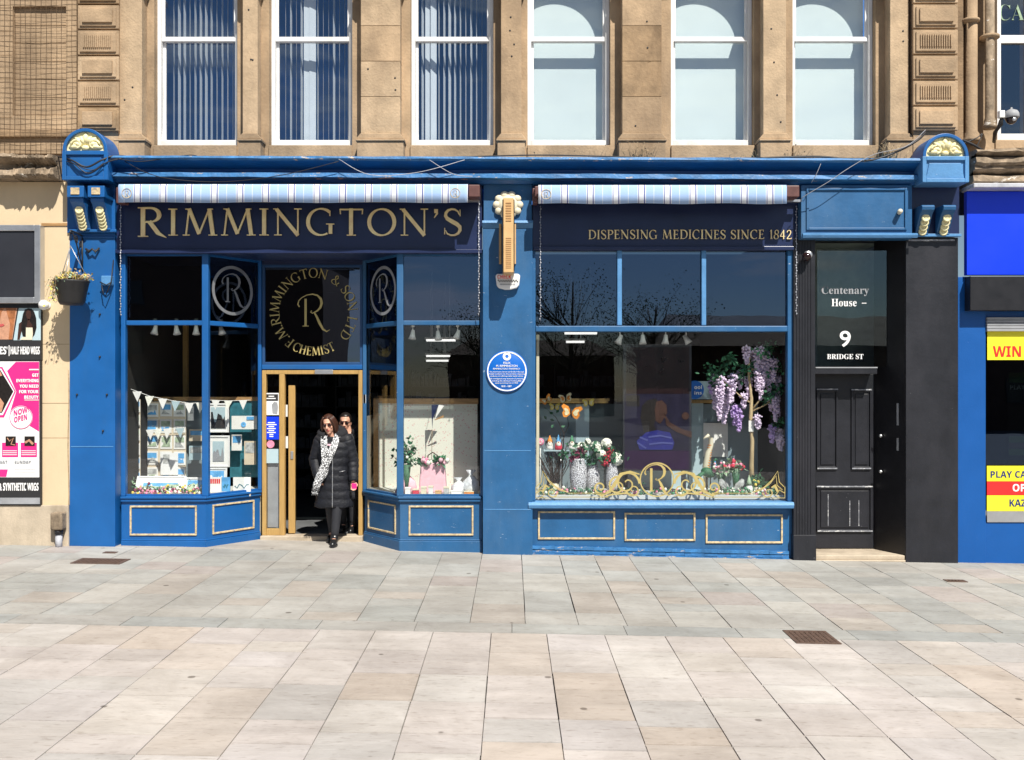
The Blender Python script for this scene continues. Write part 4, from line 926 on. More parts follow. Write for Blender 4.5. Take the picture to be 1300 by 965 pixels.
# entablature
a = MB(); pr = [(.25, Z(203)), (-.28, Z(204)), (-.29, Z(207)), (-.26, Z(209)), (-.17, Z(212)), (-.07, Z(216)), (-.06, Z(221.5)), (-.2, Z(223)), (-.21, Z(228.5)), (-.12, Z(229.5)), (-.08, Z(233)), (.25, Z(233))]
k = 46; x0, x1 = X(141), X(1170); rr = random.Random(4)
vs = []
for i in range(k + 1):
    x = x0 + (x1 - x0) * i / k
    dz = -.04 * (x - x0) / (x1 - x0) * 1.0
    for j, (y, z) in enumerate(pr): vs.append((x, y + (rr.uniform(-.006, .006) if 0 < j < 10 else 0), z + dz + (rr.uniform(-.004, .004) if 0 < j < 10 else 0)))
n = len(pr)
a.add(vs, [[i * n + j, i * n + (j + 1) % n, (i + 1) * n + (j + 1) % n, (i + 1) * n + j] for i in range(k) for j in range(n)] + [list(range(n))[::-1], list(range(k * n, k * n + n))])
a.mi = [1 if (q < k * n and (q % n) in (3, 4, 5, 6, 9, 10)) else 0 for q in range(len(a.f))]; build(a, 'cornice', ['blue_flaky', 'blue'], sf)  # cove and underside faces get darker paint that stands in for their shade
# fascias
a = MB(); a.box(X(147), X(612), .02, .12, Z(322, .02), Z(232)); fb = build(a, 'fascia_board', 'navy', sf, bev=.004)
a = MB(); a.box(X(147), X(612), -.02, .019, Z(322, .02), Z(317, .02)); build(a, 'fascia_moulding', 'navy', sf, bev=.006)
a = MB(); caps(a, 'RIMMINGTON\u2019S', X(174), X(586), Z(299), Z(265) - Z(299), .0, big=1.1, th=.02, T=.135); build(a, 'fascia_lettering', 'gold_paint', fb)
a = MB(); a.box(X(676), X(1014), .02, .12, Z(318, .02), Z(232)); fb = build(a, 'fascia_board', 'navy', sf, bev=.004)
a = MB(); a.box(X(677), X(1008), -.01, .019, Z(318, .02), Z(313, .02)); build(a, 'fascia_moulding', 'navy', sf, bev=.006)
a = MB(); caps(a, 'DISPENSING MEDICINES SINCE 1842', X(747), X(1005), Z(303.5), Z(292) - Z(303.5), .0, th=.018, T=.14); build(a, 'fascia_lettering', 'gold_paint', fb)
# beaded shutter chains at the window edges
def beads(px, c, d, Y, lab):
    a = MB(); z = Z(c, Y); z1 = Z(d, Y); i = 0
    while z > z1:
        a.ball((X(px, Y) + .006 * math.sin(i * 1.9), Y + .005 * math.cos(i * 2.3), z), (.009, .006, .011), n=5, k=3); z -= .034; i += 1
    a.tube([(X(px, Y), Y, Z(c, Y)), (X(px, Y), Y, Z(d, Y))], .003, 4)
    build(a, 'light_chain', 'bead', org=P(px, d, Y), label=lab, cat='light chain', group='beaded chains hanging at the window edges')
beads(608, 256, 402, -.02, 'thin beaded chain hanging beside the central pilaster on its left')
beads(686, 262, 408, -.02, 'thin beaded chain hanging beside the central pilaster on its right')
beads(153, 260, 400, -.02, 'thin beaded chain hanging beside the left end pilaster of the shopfront')
beads(1011, 262, 400, -.02, 'thin beaded chain hanging beside the black doorway')
# ---- left display with recessed entrance ----
pA = (X(150), .1); pA2 = (X(157, .1), .1); pB = (X(261, .1), .1); pC = (X(330, .8), .8); pD = (X(463, .8), .8); pE = (X(508, .1), .1); pF = (X(612, .1), .1)
zsl = Z(630, .1); ztr = Z(410, .1); zto = Z(321, .1); zb0 = gz(pB[0]) - .05
segs = [(pA, pB, 'blue', 'L'), (pB, pC, 'blue', 'LA'), (pD, pE, 'blue_reveal', 'RA'), (pE, pF, 'blue_worn', 'R')]
def poly_sill(mb, pts, off, z0, z1, din=.1):
    # strip following plan points, pushed outward by off
    pts = [Vector(p) for p in pts]; outs = []; ins = []
    for i, p in enumerate(pts):
        ds = []
        if i: ds.append((p - pts[i - 1]).normalized())
        if i < len(pts) - 1: ds.append((pts[i + 1] - p).normalized())
        nrm = Vector((0, 0))
        for d in ds: nrm += Vector((d.y, -d.x))
        nrm.normalize(); c = nrm.dot(Vector((ds[0].y, -ds[0].x)))
        outs.append(p + nrm * off / c); ins.append(p - nrm * din / c)
    for i in range(len(pts) - 1):
        a_, b_, c_, d_ = outs[i], outs[i + 1], ins[i + 1], ins[i]
        mb.hexa([(a_.x, a_.y, z0), (b_.x, b_.y, z0), (c_.x, c_.y, z0), (d_.x, d_.y, z0), (a_.x, a_.y, z1), (b_.x, b_.y, z1), (c_.x, c_.y, z1), (d_.x, d_.y, z1)])
def stall(pts, m, name):
    a = MB(); poly_sill(a, pts, 0, zb0 - .1, zsl - .07, .08); st = build(a, 'stallriser', m, sf)
    a = MB(); poly_sill(a, pts, .045, zsl - .03, zsl + .0, .13); poly_sill(a, pts, .03, zsl - .07, zsl - .031, .1); build(a, 'window_sill', m, sf, bev=.008)
    a = MB(); poly_sill(a, pts, .02, zb0 - .1, zb0 + .13, .02); poly_sill(a, pts, .012, zb0 + .131, zb0 + .15, .02); build(a, 'skirting', m, sf, bev=.006)
    for i in range(len(pts) - 1):
        p, q = Vector(pts[i]), Vector(pts[i + 1]); L_ = (q - p).length
        mg = .11 if L_ > .9 else .1
        z0, z1 = zb0 + .2, zsl - .12; a = MB(); w_ = .022
        a.seg(p, q, z0, z0 + w_, .02, -.016, 0, mg / L_, 1 - mg / L_); a.seg(p, q, z1 - w_, z1, .02, -.016, 0, mg / L_, 1 - mg / L_)
        a.seg(p, q, z0 + w_, z1 - w_, .02, -.016, 0, mg / L_, (mg + w_) / L_); a.seg(p, q, z0 + w_, z1 - w_, .02, -.016, 0, 1 - (mg + w_) / L_, 1 - mg / L_)
        build(a, 'panel_moulding', 'gold_worn', st, bev=.004)
stall([pA, pB, pC], 'blue', 'left'); stall([pD, pE, pF], 'blue_worn', 'right')
def bay(pts, m, mats2):
    # posts
    for (x, y), w_ in zip(pts, (.06, .085, .05) if m == 'blue' else (.05, .085, .045)):
        a = MB(); a.box(x - w_ / 2, x + w_ / 2, y - .025, y + .06, zsl, zto + .02); build(a, 'mullion', m, sf, bev=.01)
    for i in range(2):
        p, q = Vector(pts[i]), Vector(pts[i + 1]); L_ = (q - p).length; e = .035 / L_
        a = MB(); a.seg(p, q, ztr - .03, ztr + .03, .05, -.012, 0, e, 1 - e); build(a, 'transom_bar', m, sf, bev=.008)
        a = MB(); a.seg(p, q, zsl, zsl + .025, .04, .0, 0, e, 1 - e); build(a, 'glazing_bead', m, sf); a = MB(); a.seg(p, q, zto - .04, zto + .02, .05, .0, 0, e, 1 - e); build(a, 'glazing_bead', m, sf)
        a = MB(); a.seg(p, q, zsl + .02, ztr - .03, .006, .02, 0, e, 1 - e); build(a, 'pane', 'glass', sf)
        a = MB(); a.seg(p, q, ztr + .03, zto - .03, .006, .02, 0, e, 1 - e); build(a, 'upper_pane', 'glass_dark', sf)
bay([pA2, pB, pC], 'blue', None); bay([pF, pE, pD][::-1], 'blue_worn', None)
# soffit over the recess and display ceilings
a = MB(); a.box(X(147), X(612), .121, 1.35, Z(321, .02) + .0, Z(321, .02) + .05); build(a, 'soffit', 'navy', sf)
# dark boards behind the upper panes (low ceiling of each display)
def disp_ceiling(poly):
    a = MB(); a.xy(poly, ztr + .031, ztr + .045); build(a, 'display_ceiling', 'interior', sf)
# roundels on the angled upper panes
def rot_place(mb, p, q, frac, off):
    p, q = Vector(p), Vector(q); d = (q - p).normalized(); c = p.lerp(q, frac); nrm = Vector((d.y, -d.x))
    ang = math.atan2(d.y, d.x); return mb.xf(Matrix.Translation((c.x + nrm.x * off, c.y + nrm.y * off, 0)) @ Matrix.Rotation(ang, 4, 'Z'))
zc = (ztr + zto) / 2 + .0
for (p, q, fr) in ((pB, pC, .5), (pD, pE, .5)):
    a = MB(); a.ring(0, zc, .285, .325, 0, .003, 44); monogram(a, 0.0, zc + .03, .36, 0); rot_place(a, p, q, fr, -.014)
    build(a, 'roundel', 'silver' if p is pB else 'grey', sf)  # grey tones replace white, standing in for shade over the roundels
# entrance
zth = gz(pC[0]) + .05
a = MB(); a.box(pC[0] + .02, pD[0] - .02, .72, .95, zb0 - .1, zth); build(a, 'door_step', 'plinth', sf, bev=.01)
zdh = Z(470, .8); xa, xb = pC[0] + .03, pD[0] - .03
a = MB(); a.box(xa, xb, .78, .86, Z(469, .78), Z(463, .78)); build(a, 'door_head_bar', 'blue', sf, bev=.006)
a = MB(); a.frame(xa, xb, .80, .85, Z(463, .8), Z(336, .8), .035); build(a, 'fanlight_frame', 'blue_reveal', sf, bev=.004)
a = MB(); a.box(xa + .035, xb - .035, .83, .836, Z(460, .8), Z(339, .8)); fl = build(a, 'fanlight', 'glass_dark', sf)
a = MB(); a.box(xa, xb, .80, .9, Z(336, .8), Z(318, .8) + .06); build(a, 'fanlight_head', 'navy', sf)
cx, cz, yf = X(398, .8), Z(396, .8), .824
a = MB(); arccaps(a, 'F.M.RIMMINGTON & SON LTD', cx, cz, .53, .13, math.radians(236), math.radians(-44), yf, w=1.0, T=.13); arccaps(a, 'CHEMIST', cx, cz, .53, .12, math.radians(240), math.radians(302), yf, inward=True, w=.85, T=.15)
build(a, 'gilt_lettering', 'gold_leaf', fl)
a = MB(); monogram(a, cx - .02, cz + .02, .42, yf, k=.85); build(a, 'gilt_monogram', 'gold_leaf', fl)
# gold door frame
zt, zb = Z(470, .82), zth
a = MB(); a.box(xa + .0, xa + .055, .79, .87, zb, zt); a.box(xa + .055, xb - .055, .79, .87, zt - .055, zt); a.box(xb - .055, xb, .79, .87, zb, zt)
a.box(X(354.5, .8), X(361.5, .8), .79, .87, zb, zt - .055); a.box(xa + .055, X(354.5, .8), .80, .86, zb, zb + .09); build(a, 'door_frame', 'brass_wood', sf, bev=.006)
a = MB(); a.box(X(400, .78), X(423, .78), .755, .79, Z(475, .78), Z(469.5, .78)); build(a, 'door_sensor', 'silver', sf, bev=.004)
a = MB(); a.box(xa + .055, X(354.5, .8), .825, .831, zb + .09, zt - .055); sl_ = build(a, 'side_light', 'glass', sf)
a = MB(); a.box(xa + .06, X(354, .8), .86, .866, zb + .1, Z(585, .8)); build(a, 'frosted_film', 'grey', sl_)
Yk = .82
a = MB(); a.pb(335, 354, 499, 527, Yk, Yk + .003); st = build(a, 'notice', 'white_ink', sl_)
a = MB(); a.pb(335, 354, 529, 558, Yk, Yk + .003); build(a, 'blue_notice', 'sign_blue', sl_)
a = MB()
a.pb(336, 353, 500.5, 509, Yk - .002, Yk - .0005); build(a, 'notice_print', 'black_ink', sl_)
a = MB(); a.xz([(X(u, Yk), Z(v, Yk)) for u, v in ((346, 525), (345, 514), (348, 510), (352, 511), (353, 517), (352, 526))], Yk - .002, Yk - .0005); build(a, 'notice_print', 'grey', sl_)
a = MB()
for k, (l, r_) in enumerate(((340, 349), (338, 351), (341, 348), (339, 350), (341, 348), (339, 350), (342, 347), (342, 347))): a.pb(l, r_, 536 + 2.5 * k, 537.3 + 2.5 * k, Yk - .002, Yk - .0005)
for k, (l, r_) in enumerate(((341, 348), (338, 350))): a.pb(l, r_, 502.5 + 2.8 * k, 503.8 + 2.8 * k, Yk - .004, Yk - .0025)
build(a, 'notice_lines', 'white_ink', sl_)
a = MB(); a.ring(X(343.5, Yk), Z(564, Yk), 0, .052, Yk, Yk + .003, 24); build(a, 'round_sticker', 'petal_pink', sl_)
a = MB(); a.pb(335, 353.5, 570, 588, Yk + .001, Yk + .003); build(a, 'paper_notice', 'pale_panel', sl_)
# sliding door leaf standing open behind the frame
a = MB(); x0, x1 = X(366, .9), X(374.5, .9); a.box(x0, x1, .9, .95, zb + .01, Z(489, .9)); dl = build(a, 'door_leaf', 'brass_wood', sf, bev=.006)
a = MB(); a.box(X(368.5, .88), X(372, .88), .888, .9, Z(583, .88), Z(573, .88)); build(a, 'handle', 'silver', dl, bev=.004)
a = MB(); a.pb(362.5, 365, 514, 529, .87, .885); a.pb(362.5, 365.5, 554, 569, .87, .885); build(a, 'sensor_plate', 'plastic_white', sf)
a = MB(); a.pb(461, 464.5, 501, 512, .775, .785); build(a, 'door_switch', 'plastic_white', sf)
# ---- right display window ----
Yg = .1
a = MB(); a.box(X(676), X(1008), .08, .2, gz(3) - .2, Z(645)); st = build(a, 'stallriser', 'blue_worn', sf)
a = MB(); a.prof([(.2, Z(637)), (-.03, Z(637.5)), (-.045, Z(641)), (-.03, Z(645)), (.05, Z(646)), (.2, Z(646))], X(671), X(1007)); build(a, 'window_sill', 'blue_pale', sf)
for (l, r_, c, d) in ((683, 781, 649, 685), (793, 883, 651, 687), (896, 994, 653, 690)):
    a = MB(); a.pframe(l, r_, c, d, .062, .082, .024); build(a, 'panel_moulding', 'gold_worn', st, bev=.005)
a = MB(); rr = random.Random(9)
for (c, d, y0) in ((694, 698, .045), (699, 702.5, .05), (703, 716, .02)):
    k = 40; x0, x1 = X(671), X(1003)
    for i in range(k):
        u0, u1 = x0 + (x1 - x0) * i / k, x0 + (x1 - x0) * (i + 1) / k; dz = -.07 * (i / k); jit = rr.uniform(-.004, .004)
        a.box(u0, u1, y0 + jit, .081, Z(d) + dz, Z(c) + dz + jit)
build(a, 'skirting', 'blue_flaky', sf)
for px, w_ in ((677.5, 5), (787, 6), (894.5, 6), (1005, 8)):
    full = px in (677.5, 1005)
    a = MB(); a.box(X(px - w_ / 2), X(px + w_ / 2), .04, .14, Z(637) if full else Z(413), Z(316)); build(a, 'mullion', 'blue_pale' if not full else 'blue_worn', sf, bev=.01)
a = MB(); a.box(X(680), X(1001), .03, .14, Z(421), Z(413.5)); build(a, 'transom_bar', 'blue_worn', sf, bev=.01)
for l, r_ in ((680, 784), (790, 891.5), (897.5, 1001)):
    a = MB(); a.box(X(l), X(r_), .095, .101, Z(413.5), Z(317)); build(a, 'upper_pane', 'glass_dark', sf)
a = MB(); a.box(X(680), X(1001), .095, .102, Z(637), Z(421)); big = build(a, 'pane', 'glass', sf)
# gilt decal: roundel with R and scrolls, corner ornaments
yd = .09
def PT(l): return [(X(p, yd), Z(q, yd)) for p, q in l]
a = MB(); a.ring(X(834, yd), Z(609, yd), .205, .222, yd, yd + .003, 44); monogram(a, X(834, yd), Z(607, yd), .33, yd - .001, k=1.15)
def scroll(cx, cy, r, turns, a0, dr, w0, fl=1):
    l = []; k = int(22 * turns)
    for i in range(k + 1):
        t_ = i / k; an = a0 + dr * t_ * turns * 2 * PI; rr_ = r * (1 - .82 * t_); l.append((cx + fl * rr_ * math.cos(an), cy + rr_ * math.sin(an)))
    a.ribbon(PT(l), [w0 * (1 - .5 * i / k) for i in range(k + 1)], yd)
for s in (-1, 1):
    o = 834 if s == 1 else 834
    scroll(o + s * 38, 614, 16, 1.4, PI, 1, .03, s); scroll(o + s * 50, 617, 12, 1.3, -PI / 2, 1, .026, s); scroll(o + s * 72, 619, 8, 1.4, PI * .6, -1, .026, s); scroll(o + s * 30, 622, 9, 1.2, 0, 1, .022, s)
    a.ribbon(PT([(o + s * 22, 602), (o + s * 34, 599), (o + s * 46, 602), (o + s * 52, 612), (o + s * 60, 624), (o + s * 70, 629), (o + s * 80, 626)]), [.012, .03, .04, .045, .04, .03, .012], yd)
    a.ribbon(PT([(o + s * 22, 630), (o + s * 40, 626), (o + s * 58, 628), (o + s * 70, 632)]), [.01, .02, .02, .008], yd)
for s, e in ((1, 677), (-1, 999)):
    a.ribbon(PT([(e + s * 4, 618), (e + s * 10, 612), (e + s * 12, 598), (e + s * 20, 610), (e + s * 30, 619), (e + s * 44, 625)]), [.011] * 6, yd)
    a.ribbon(PT([(e + s * 6, 622), (e + s * 13, 616), (e + s * 14, 604), (e + s * 22, 614), (e + s * 33, 622), (e + s * 44, 625)]), [.01] * 6, yd)
    a.ribbon(PT([(e + s * 3, 618), (e + s * 3, 632), (e + s * 20, 632)]), .01, yd); a.ribbon(PT([(e + s * 44, 626), (e + s * 92, 626)]), .007, yd); a.ribbon(PT([(e + s * 24, 631), (e + s * 95, 631)]), .009, yd)
    scroll(e + s * 24, 625, 7, 1.3, 0, 1, .016, s); a.ribbon(PT([(e + s * 12, 624), (e + s * 16, 616), (e + s * 20, 619)]), [.03, .04, .02], yd)
    a.ribbon(PT([(e + s * 3, 626), (e + s * 10, 622), (e + s * 14, 628), (e + s * 9, 632)]), .012, yd)
build(a, 'gilt_scrollwork', 'gold_leaf', big)
# ---- number nine doorway ----
dw = thing('black_doorway', 'black painted recessed doorway with a dark glass light reading 9 under a blue panelled head', 'doorway', (X(1090), 0, gz(4.2)))
a = MB(); a.pb(1017, 1158, 235, 303, -.12, .05); build(a, 'head_board', 'blue_worn', dw, bev=.006)
a = MB(); a.prof([(-.121, Z(304)), (-.135, Z(304)), (-.15, Z(301)), (-.15, Z(299)), (-.121, Z(298))], X(1015), X(1159)); build(a, 'head_moulding', 'blue_pale', dw)
a = MB(); a.pframe(1024, 1152, 238.5, 292, -.14, -.119, .03); build(a, 'panel_moulding', 'blue_worn', dw, bev=.006)
a = MB(); a.tube([P(1143, 268, -.21), P(1141.5, 270, -.12)], .03, 10); build(a, 'entry_buzzer', 'cream', dw)
a = MB(); a.box(X(1007.5), X(1035), -.0, .3, gz(3.7) - .2, Z(303)); 
for k in range(6): a.box(X(1011 + k * 3.6), X(1012.6 + k * 3.6), -.008, .001, Z(690), Z(306))
a.box(X(1006.8), X(1035.7), -.02, .3, gz(3.7) - .2, Z(679)); build(a, 'jamb_post', 'black', dw, bev=.005)
a = MB(); a.box(X(1150), X(1216.5), -.0, .3, gz(5.3) - .2, Z(301.6)); build(a, 'pier', 'black', dw, bev=.006)
a = MB(); a.pb(1154, 1212, 304, 306, -.015, -.001); build(a, 'pier_moulding', 'black_worn_edge', dw)
Yd = .5; Yu = .28; zt9 = Z(697, Yd); xd0, xd1 = X(1031, Yd), X(1109, Yd)
a = MB(); a.box(X(1035), X(1150), .0, .66, gz(4.3) - .2, Z(711)); a.box(X(1035), X(1150), .02, .66, Z(711), zt9 if zt9 > Z(711) else Z(711) + .02); build(a, 'door_step', 'plinth', dw, bev=.01)
a = MB(); zd0, zd1 = Z(696, Yd), Z(475, Yd); 
a.box(xd0, xd1, Yd, Yd + .05, zd0, zd1); dr = build(a, 'door', 'black', dw, bev=.004)
def dpanel(l, r_, c, d):
    a = MB(); a.pframe(l, r_, c, d, Yd - .022, Yd + .001, .025); a.pb(l + 5, r_ - 5, c + 5, d - 5, Yd - .012, Yd + .001); build(a, 'raised_panel', 'black', dr, bev=.005)
dpanel(1037, 1064, 495, 595); dpanel(1081, 1107, 495, 595); dpanel(1037, 1107.5, 618, 675)
a = MB()
for (l, r_, c) in ((1037, 1064, 493.5), (1081, 1107, 494), (1038, 1063, 594), (1082, 1106, 594), (1037, 1108, 617), (1038, 1108, 673.5)): a.pb(l, r_, c, c + 1.6, Yd - .028, Yd - .018)
for px in (1051, 1078.5, 1090): a.pb(px, px + .8, 626 + R.uniform(0, 14), 668, Yd - .016, Yd - .011)
build(a, 'worn_edge', 'black_worn_edge', dr)
a = MB(); a.box(X(1033, Yu), X(1113, Yu), Yu - .02, Yd + .05, Z(475, Yu), Z(466, Yu)); build(a, 'transom_bar', 'black', dw, bev=.006)
a = MB(); a.box(X(1035, Yu), X(1113, Yu), Yu - .028, Yu - .0205, Z(467.5, Yu), Z(466, Yu)); build(a, 'transom_edge', 'grey', dw)
a = MB(); a.box(xd0, X(1126, Yu), Yu + .01, Yu + .016, Z(466, Yu), Z(318, Yu)); gl = build(a, 'door_light', 'glass_door', dw)
a = MB(); Yt = Yu + .004
ptext(a, 'House', 1055.5, 1087.5, 379.5, 389, Yt, off=0, th=.002); ptext(a, '9', 1066, 1080, 420, 440.5, Yt, th=.002, off=.012, s='sans'); ptext(a, 'BRIDGE ST', 1050, 1096, 449.5, 456, Yt, off=0, th=.002); a.pb(1094, 1100, 384.5, 385.4, Yt - .002, Yt); build(a, 'lettering', 'white_ink', gl)
a = MB(); ptext(a, 'Centenary', 1043, 1103, 363.5, 376, Yt, off=0, th=.002); build(a, 'lettering', 'grey', gl)  # grey stands in for the shade over this word of the white lettering
a = MB(); a.box(X(1035) + .002, X(1150) - .002, .05, .66, Z(299), Z(292)); build(a, 'recess_ceiling', 'black_plain', dw)
a = MB(); a.box(X(1026), X(1035) - .003, .3, .64, gz(4) - .1, Z(299)); build(a, 'recess_side', 'black', dw)
# splayed return on the right with knobs and letter plate
p, q = (X(1109.5, Yd), Yd), (X(1150), .03)
a = MB(); a.seg(p, q, Z(711), Z(297), .06); sp = build(a, 'splayed_panel', 'black_plain', dw)
pv, qv = Vector(p), Vector(q); dv = (qv - pv).normalized(); nv = Vector((dv.y, -dv.x))
a = MB()
for f_, pz in ((.28, 553), (.28, 598)):
    c = pv.lerp(qv, f_); a.ball((c.x + nv.x * .03, c.y + nv.y * .03, Z(pz, .45)), .024)
build(a, 'knob', 'silver', sp)
a = MB()
for f_, z0, z1 in ((.78, 512, 540), (.78, 556, 572)):
    a.seg(pv, qv, Z(z1, .15), Z(z0, .15), .005, -.006, 0, f_ - .03, f_ + .03)
build(a, 'push_plate', 'grey', sp)
a = MB(); a.box(X(1010, 1.3), X(1160, 1.3), 1.3, 1.34, gz(4), Z(280)); a.box(X(1035), X(1150), .661, 1.3, Z(297), Z(292)); build(a, 'back_board', 'door_backing', dw)
# little dome camera on black post
t = thing('small_dome_camera', 'small black dome camera on the fluted black post beside the doorway glass', 'security camera', P(1024, 327, -.02))
a = MB(); a.lathe(P(1025, 324, -.004), [(.05, 0), (.055, .02), (.05, .05), (.04, .06)], 16, axis='Y'); build(a, 'mount', 'silver', t)
a = MB(); a.ball(P(1024, 326, -.085), (.055, .06, .055), n=14, k=8); build(a, 'dome', 'lens', t)
# awnings
def awning(l, r_, c, d, el, er, label):
    Y0 = -.40; t = thing('awning', label, 'awning', P((l + r_) / 2, d, -.2), 'striped awnings rolled up under the cornice')
    a = MB(); x0, x1 = X(l, Y0), X(r_, Y0); z1, z0 = Z(c, Y0), Z(d, Y0); n = 90; vs = []
    rr = random.Random(int(l))
    for i in range(n + 1):
        x = x0 + (x1 - x0) * i / n; w_ = .004 * math.sin(i * .5) + .004 * math.sin(i * .17 + 1)
        sag = .006 * math.sin(i * .21)
        for (y, z) in ((Y0 + .02, z1), (Y0, z1 - .03), (Y0 + w_ * .5, (z0 + z1) / 2), (Y0 + w_, z0 + sag), (Y0 + .006 + w_, z0 + sag), (Y0 + .008, z1 - .03), (Y0 + .026, z1 - .004)): vs.append((x, y, z))
    k = 7
    a.add(vs, [[i * k + j, i * k + (j + 1) % k, (i + 1) * k + (j + 1) % k, (i + 1) * k + j] for i in range(n) for j in range(k)] + [list(range(k)), list(range(n * k, n * k + k))], 0, True)
    build(a, 'valance', 'awning_cloth', t)
    a = MB(); a.tube([(x0, Y0 + .07, z1 - .06), (x1, Y0 + .07, z1 - .06)], .035, 16); build(a, 'rolled_cloth', 'awning_cloth', t)
    a = MB(); a.box(x0 - .04, x1 + .06, Y0 + .13, -.08, z1 - .12, z1 + .01); build(a, 'cassette', 'brown_box', t, bev=.01)
    a = MB(); a.box(x1 + .005, X(er, -.36), -.36, -.06, Z(250, -.36), z1 + .0); build(a, 'end_arm', 'brown_box', t, bev=.01)
    a = MB(); a.box(X(el, -.2), x0 - .005, -.2, -.05, Z(258, -.2), z1 + .0); build(a, 'end_bracket', 'brown_box', t, bev=.01)
    a = MB(); a.box(x0, X(er, -.1), -.14, -.09, Z(257, -.1), Z(254, -.1)); build(a, 'arm_rail', 'silver', t)
    for u in ((l + 11, r_ - 16) if l < 300 else (l + 10,)):
        a = MB(); a.ring(X(u, Y0), (z0 + z1) / 2, .055, .062, Y0 - .006, Y0 - .004, 24); monogram(a, X(u, Y0), (z0 + z1) / 2, .07, Y0 - .006); build(a, 'printed_badge', 'gold_worn', t)
awning(150, 594, 233.5, 257, 147, 609, 'blue and white striped awning valance above the large gold fascia lettering on the left')
awning(683.5, 999, 234.5, 258.5, 676, 1015, 'blue and white striped awning valance above the small dispensing lettering on the right')
# projecting sign seen edge-on, rosette, alarm box, plaque
t = thing('projecting_sign', 'tall tan edge of a sign box projecting from the central blue pilaster', 'sign', P(645, 345, -.2))
a = MB(); a.box(X(639, -.42), X(652, -.42), -.42, -.10, Z(346, -.42), Z(251, -.42)); build(a, 'sign_box', 'tan', t, bev=.008)
a = MB()
for k in range(8): a.pb(642, 649, 257 + k * 3.2, 258.4 + k * 3.2, -.426, -.421)
for k in range(16): a.pb(642, 649, 302 + k * 2.5, 303 + k * 2.5, -.424, -.421)
build(a, 'vent_slot', 'wood', t)
a = MB()
for s in (639, 652): a.box(X(s, -.42) - .012, X(s, -.42) + .012, -.41, -.11, Z(344, -.42), Z(253, -.42))
build(a, 'side_rim', 'black_plain', t)
a = MB(); a.box(X(645, -.1) - .03, X(645, -.1) + .03, -.10, -.025, Z(330), Z(262)); build(a, 'wall_bracket', 'iron', t)
a = MB(); a.pb(633.5, 636.5, 283, 335, -.06, -.025); a.pb(652, 655, 283, 335, -.06, -.025); build(a, 'fixing_rail', 'tan', t)
a = MB()
for an in range(10):
    q = 2 * PI * an / 10; a.ball((X(645) + .14 * math.cos(q), -.055, Z(261) + .13 * math.sin(q)), (.055, .035, .05), n=10, k=6)
a.lathe((X(645), -.04, Z(261)), [(.16, 0), (.16, .02), (.1, .05), (.06, .06)], 20, axis='Y')
build(a, 'carved_rosette', 'cream', sf)
t = thing('alarm_box', 'white rounded alarm box with red check lettering on the central blue pilaster', 'alarm box', P(644.5, 366, -.06))
a = MB(); pts = []
for (u, v) in ((629, 350), (631, 347.5), (658, 347.5), (660.5, 350), (659, 362), (656, 365.5), (648, 367.5), (641, 367.5), (633, 365.5), (630.5, 362)): pts.append((X(u, -.1), Z(v, -.1)))
a.xz(pts, -.10, -.021); build(a, 'housing', 'plastic_white', t, bev=.012)
a = MB(); ptext(a, 'CHECK', 631.5, 649, 349, 354, -.101, s='sans', th=.002); build(a, 'lettering', 'red_ink', t)
a = MB()
for i in range(16):
    for j in range(2):
        if (i + j) % 2 == 0: a.pb(632 + i * 1.6, 633.6 + i * 1.6, 355 + j * 1.7, 356.7 + j * 1.7, -.103, -.1005)
build(a, 'chequer', 'black_ink', t)
a = MB()
for k in range(6): a.pb(635 + k * 3.3, 637.5 + k * 3.3, 360, 362, -.103, -.1005)
build(a, 'small_print', 'grey', t)
t = thing('blue_plaque', 'round blue commemorative plaque with a white rim on the central pilaster', 'plaque', P(643.5, 499, -.03))
Yq = -.045; c = P(643.5, 471.5, Yq)
a = MB(); a.lathe((c.x, -.02, c.z), [(.262, 0), (.262, .022), (.256, .026)], 48, axis='Y'); build(a, 'disc', 'plaque_blue', t)
a = MB(); a.ring(c.x, c.z, .235, .25, -.05, -.0462, 56); a.ring(c.x, Z(452.5, Yq), .022, .052, -.05, -.0462, 24)
for (s_, l, r_, u, v, o_) in (('FELIX', 639, 648, 459.5, 462, .01), ('M. RIMMINGTON', 630, 657, 463.2, 465.8, .01), ('RIMMINGTON\u2019S PHARMACY', 626, 660.5, 467.2, 469.2, .005),
        ('The pharmacist chemist and Bradford Borough', 621.3, 665.3, 471.3, 473.3, .005), ('Analyst worked in his time premises, dispensing', 620.5, 666.5, 474, 476, .005), ('medicine and offering public health advice.', 622.3, 664.3, 476.7, 478.7, .005),
        ('He investigated many instances of poisoning', 622.3, 664.3, 480, 482, .005), ('including the infamous Humbug Billy', 624.5, 662, 482.8, 484.8, .005), ('sweet poisoning case of 1858', 628.5, 657.5, 485.5, 487.4, .005), ('1818 - 1887', 636.5, 649.5, 489.3, 491.5, .01)):
    ptext(a, s_, l, r_, u, v, -.0465, s='plain', off=o_, th=.003)
build(a, 'rim_and_inscription', 'white_ink', t)
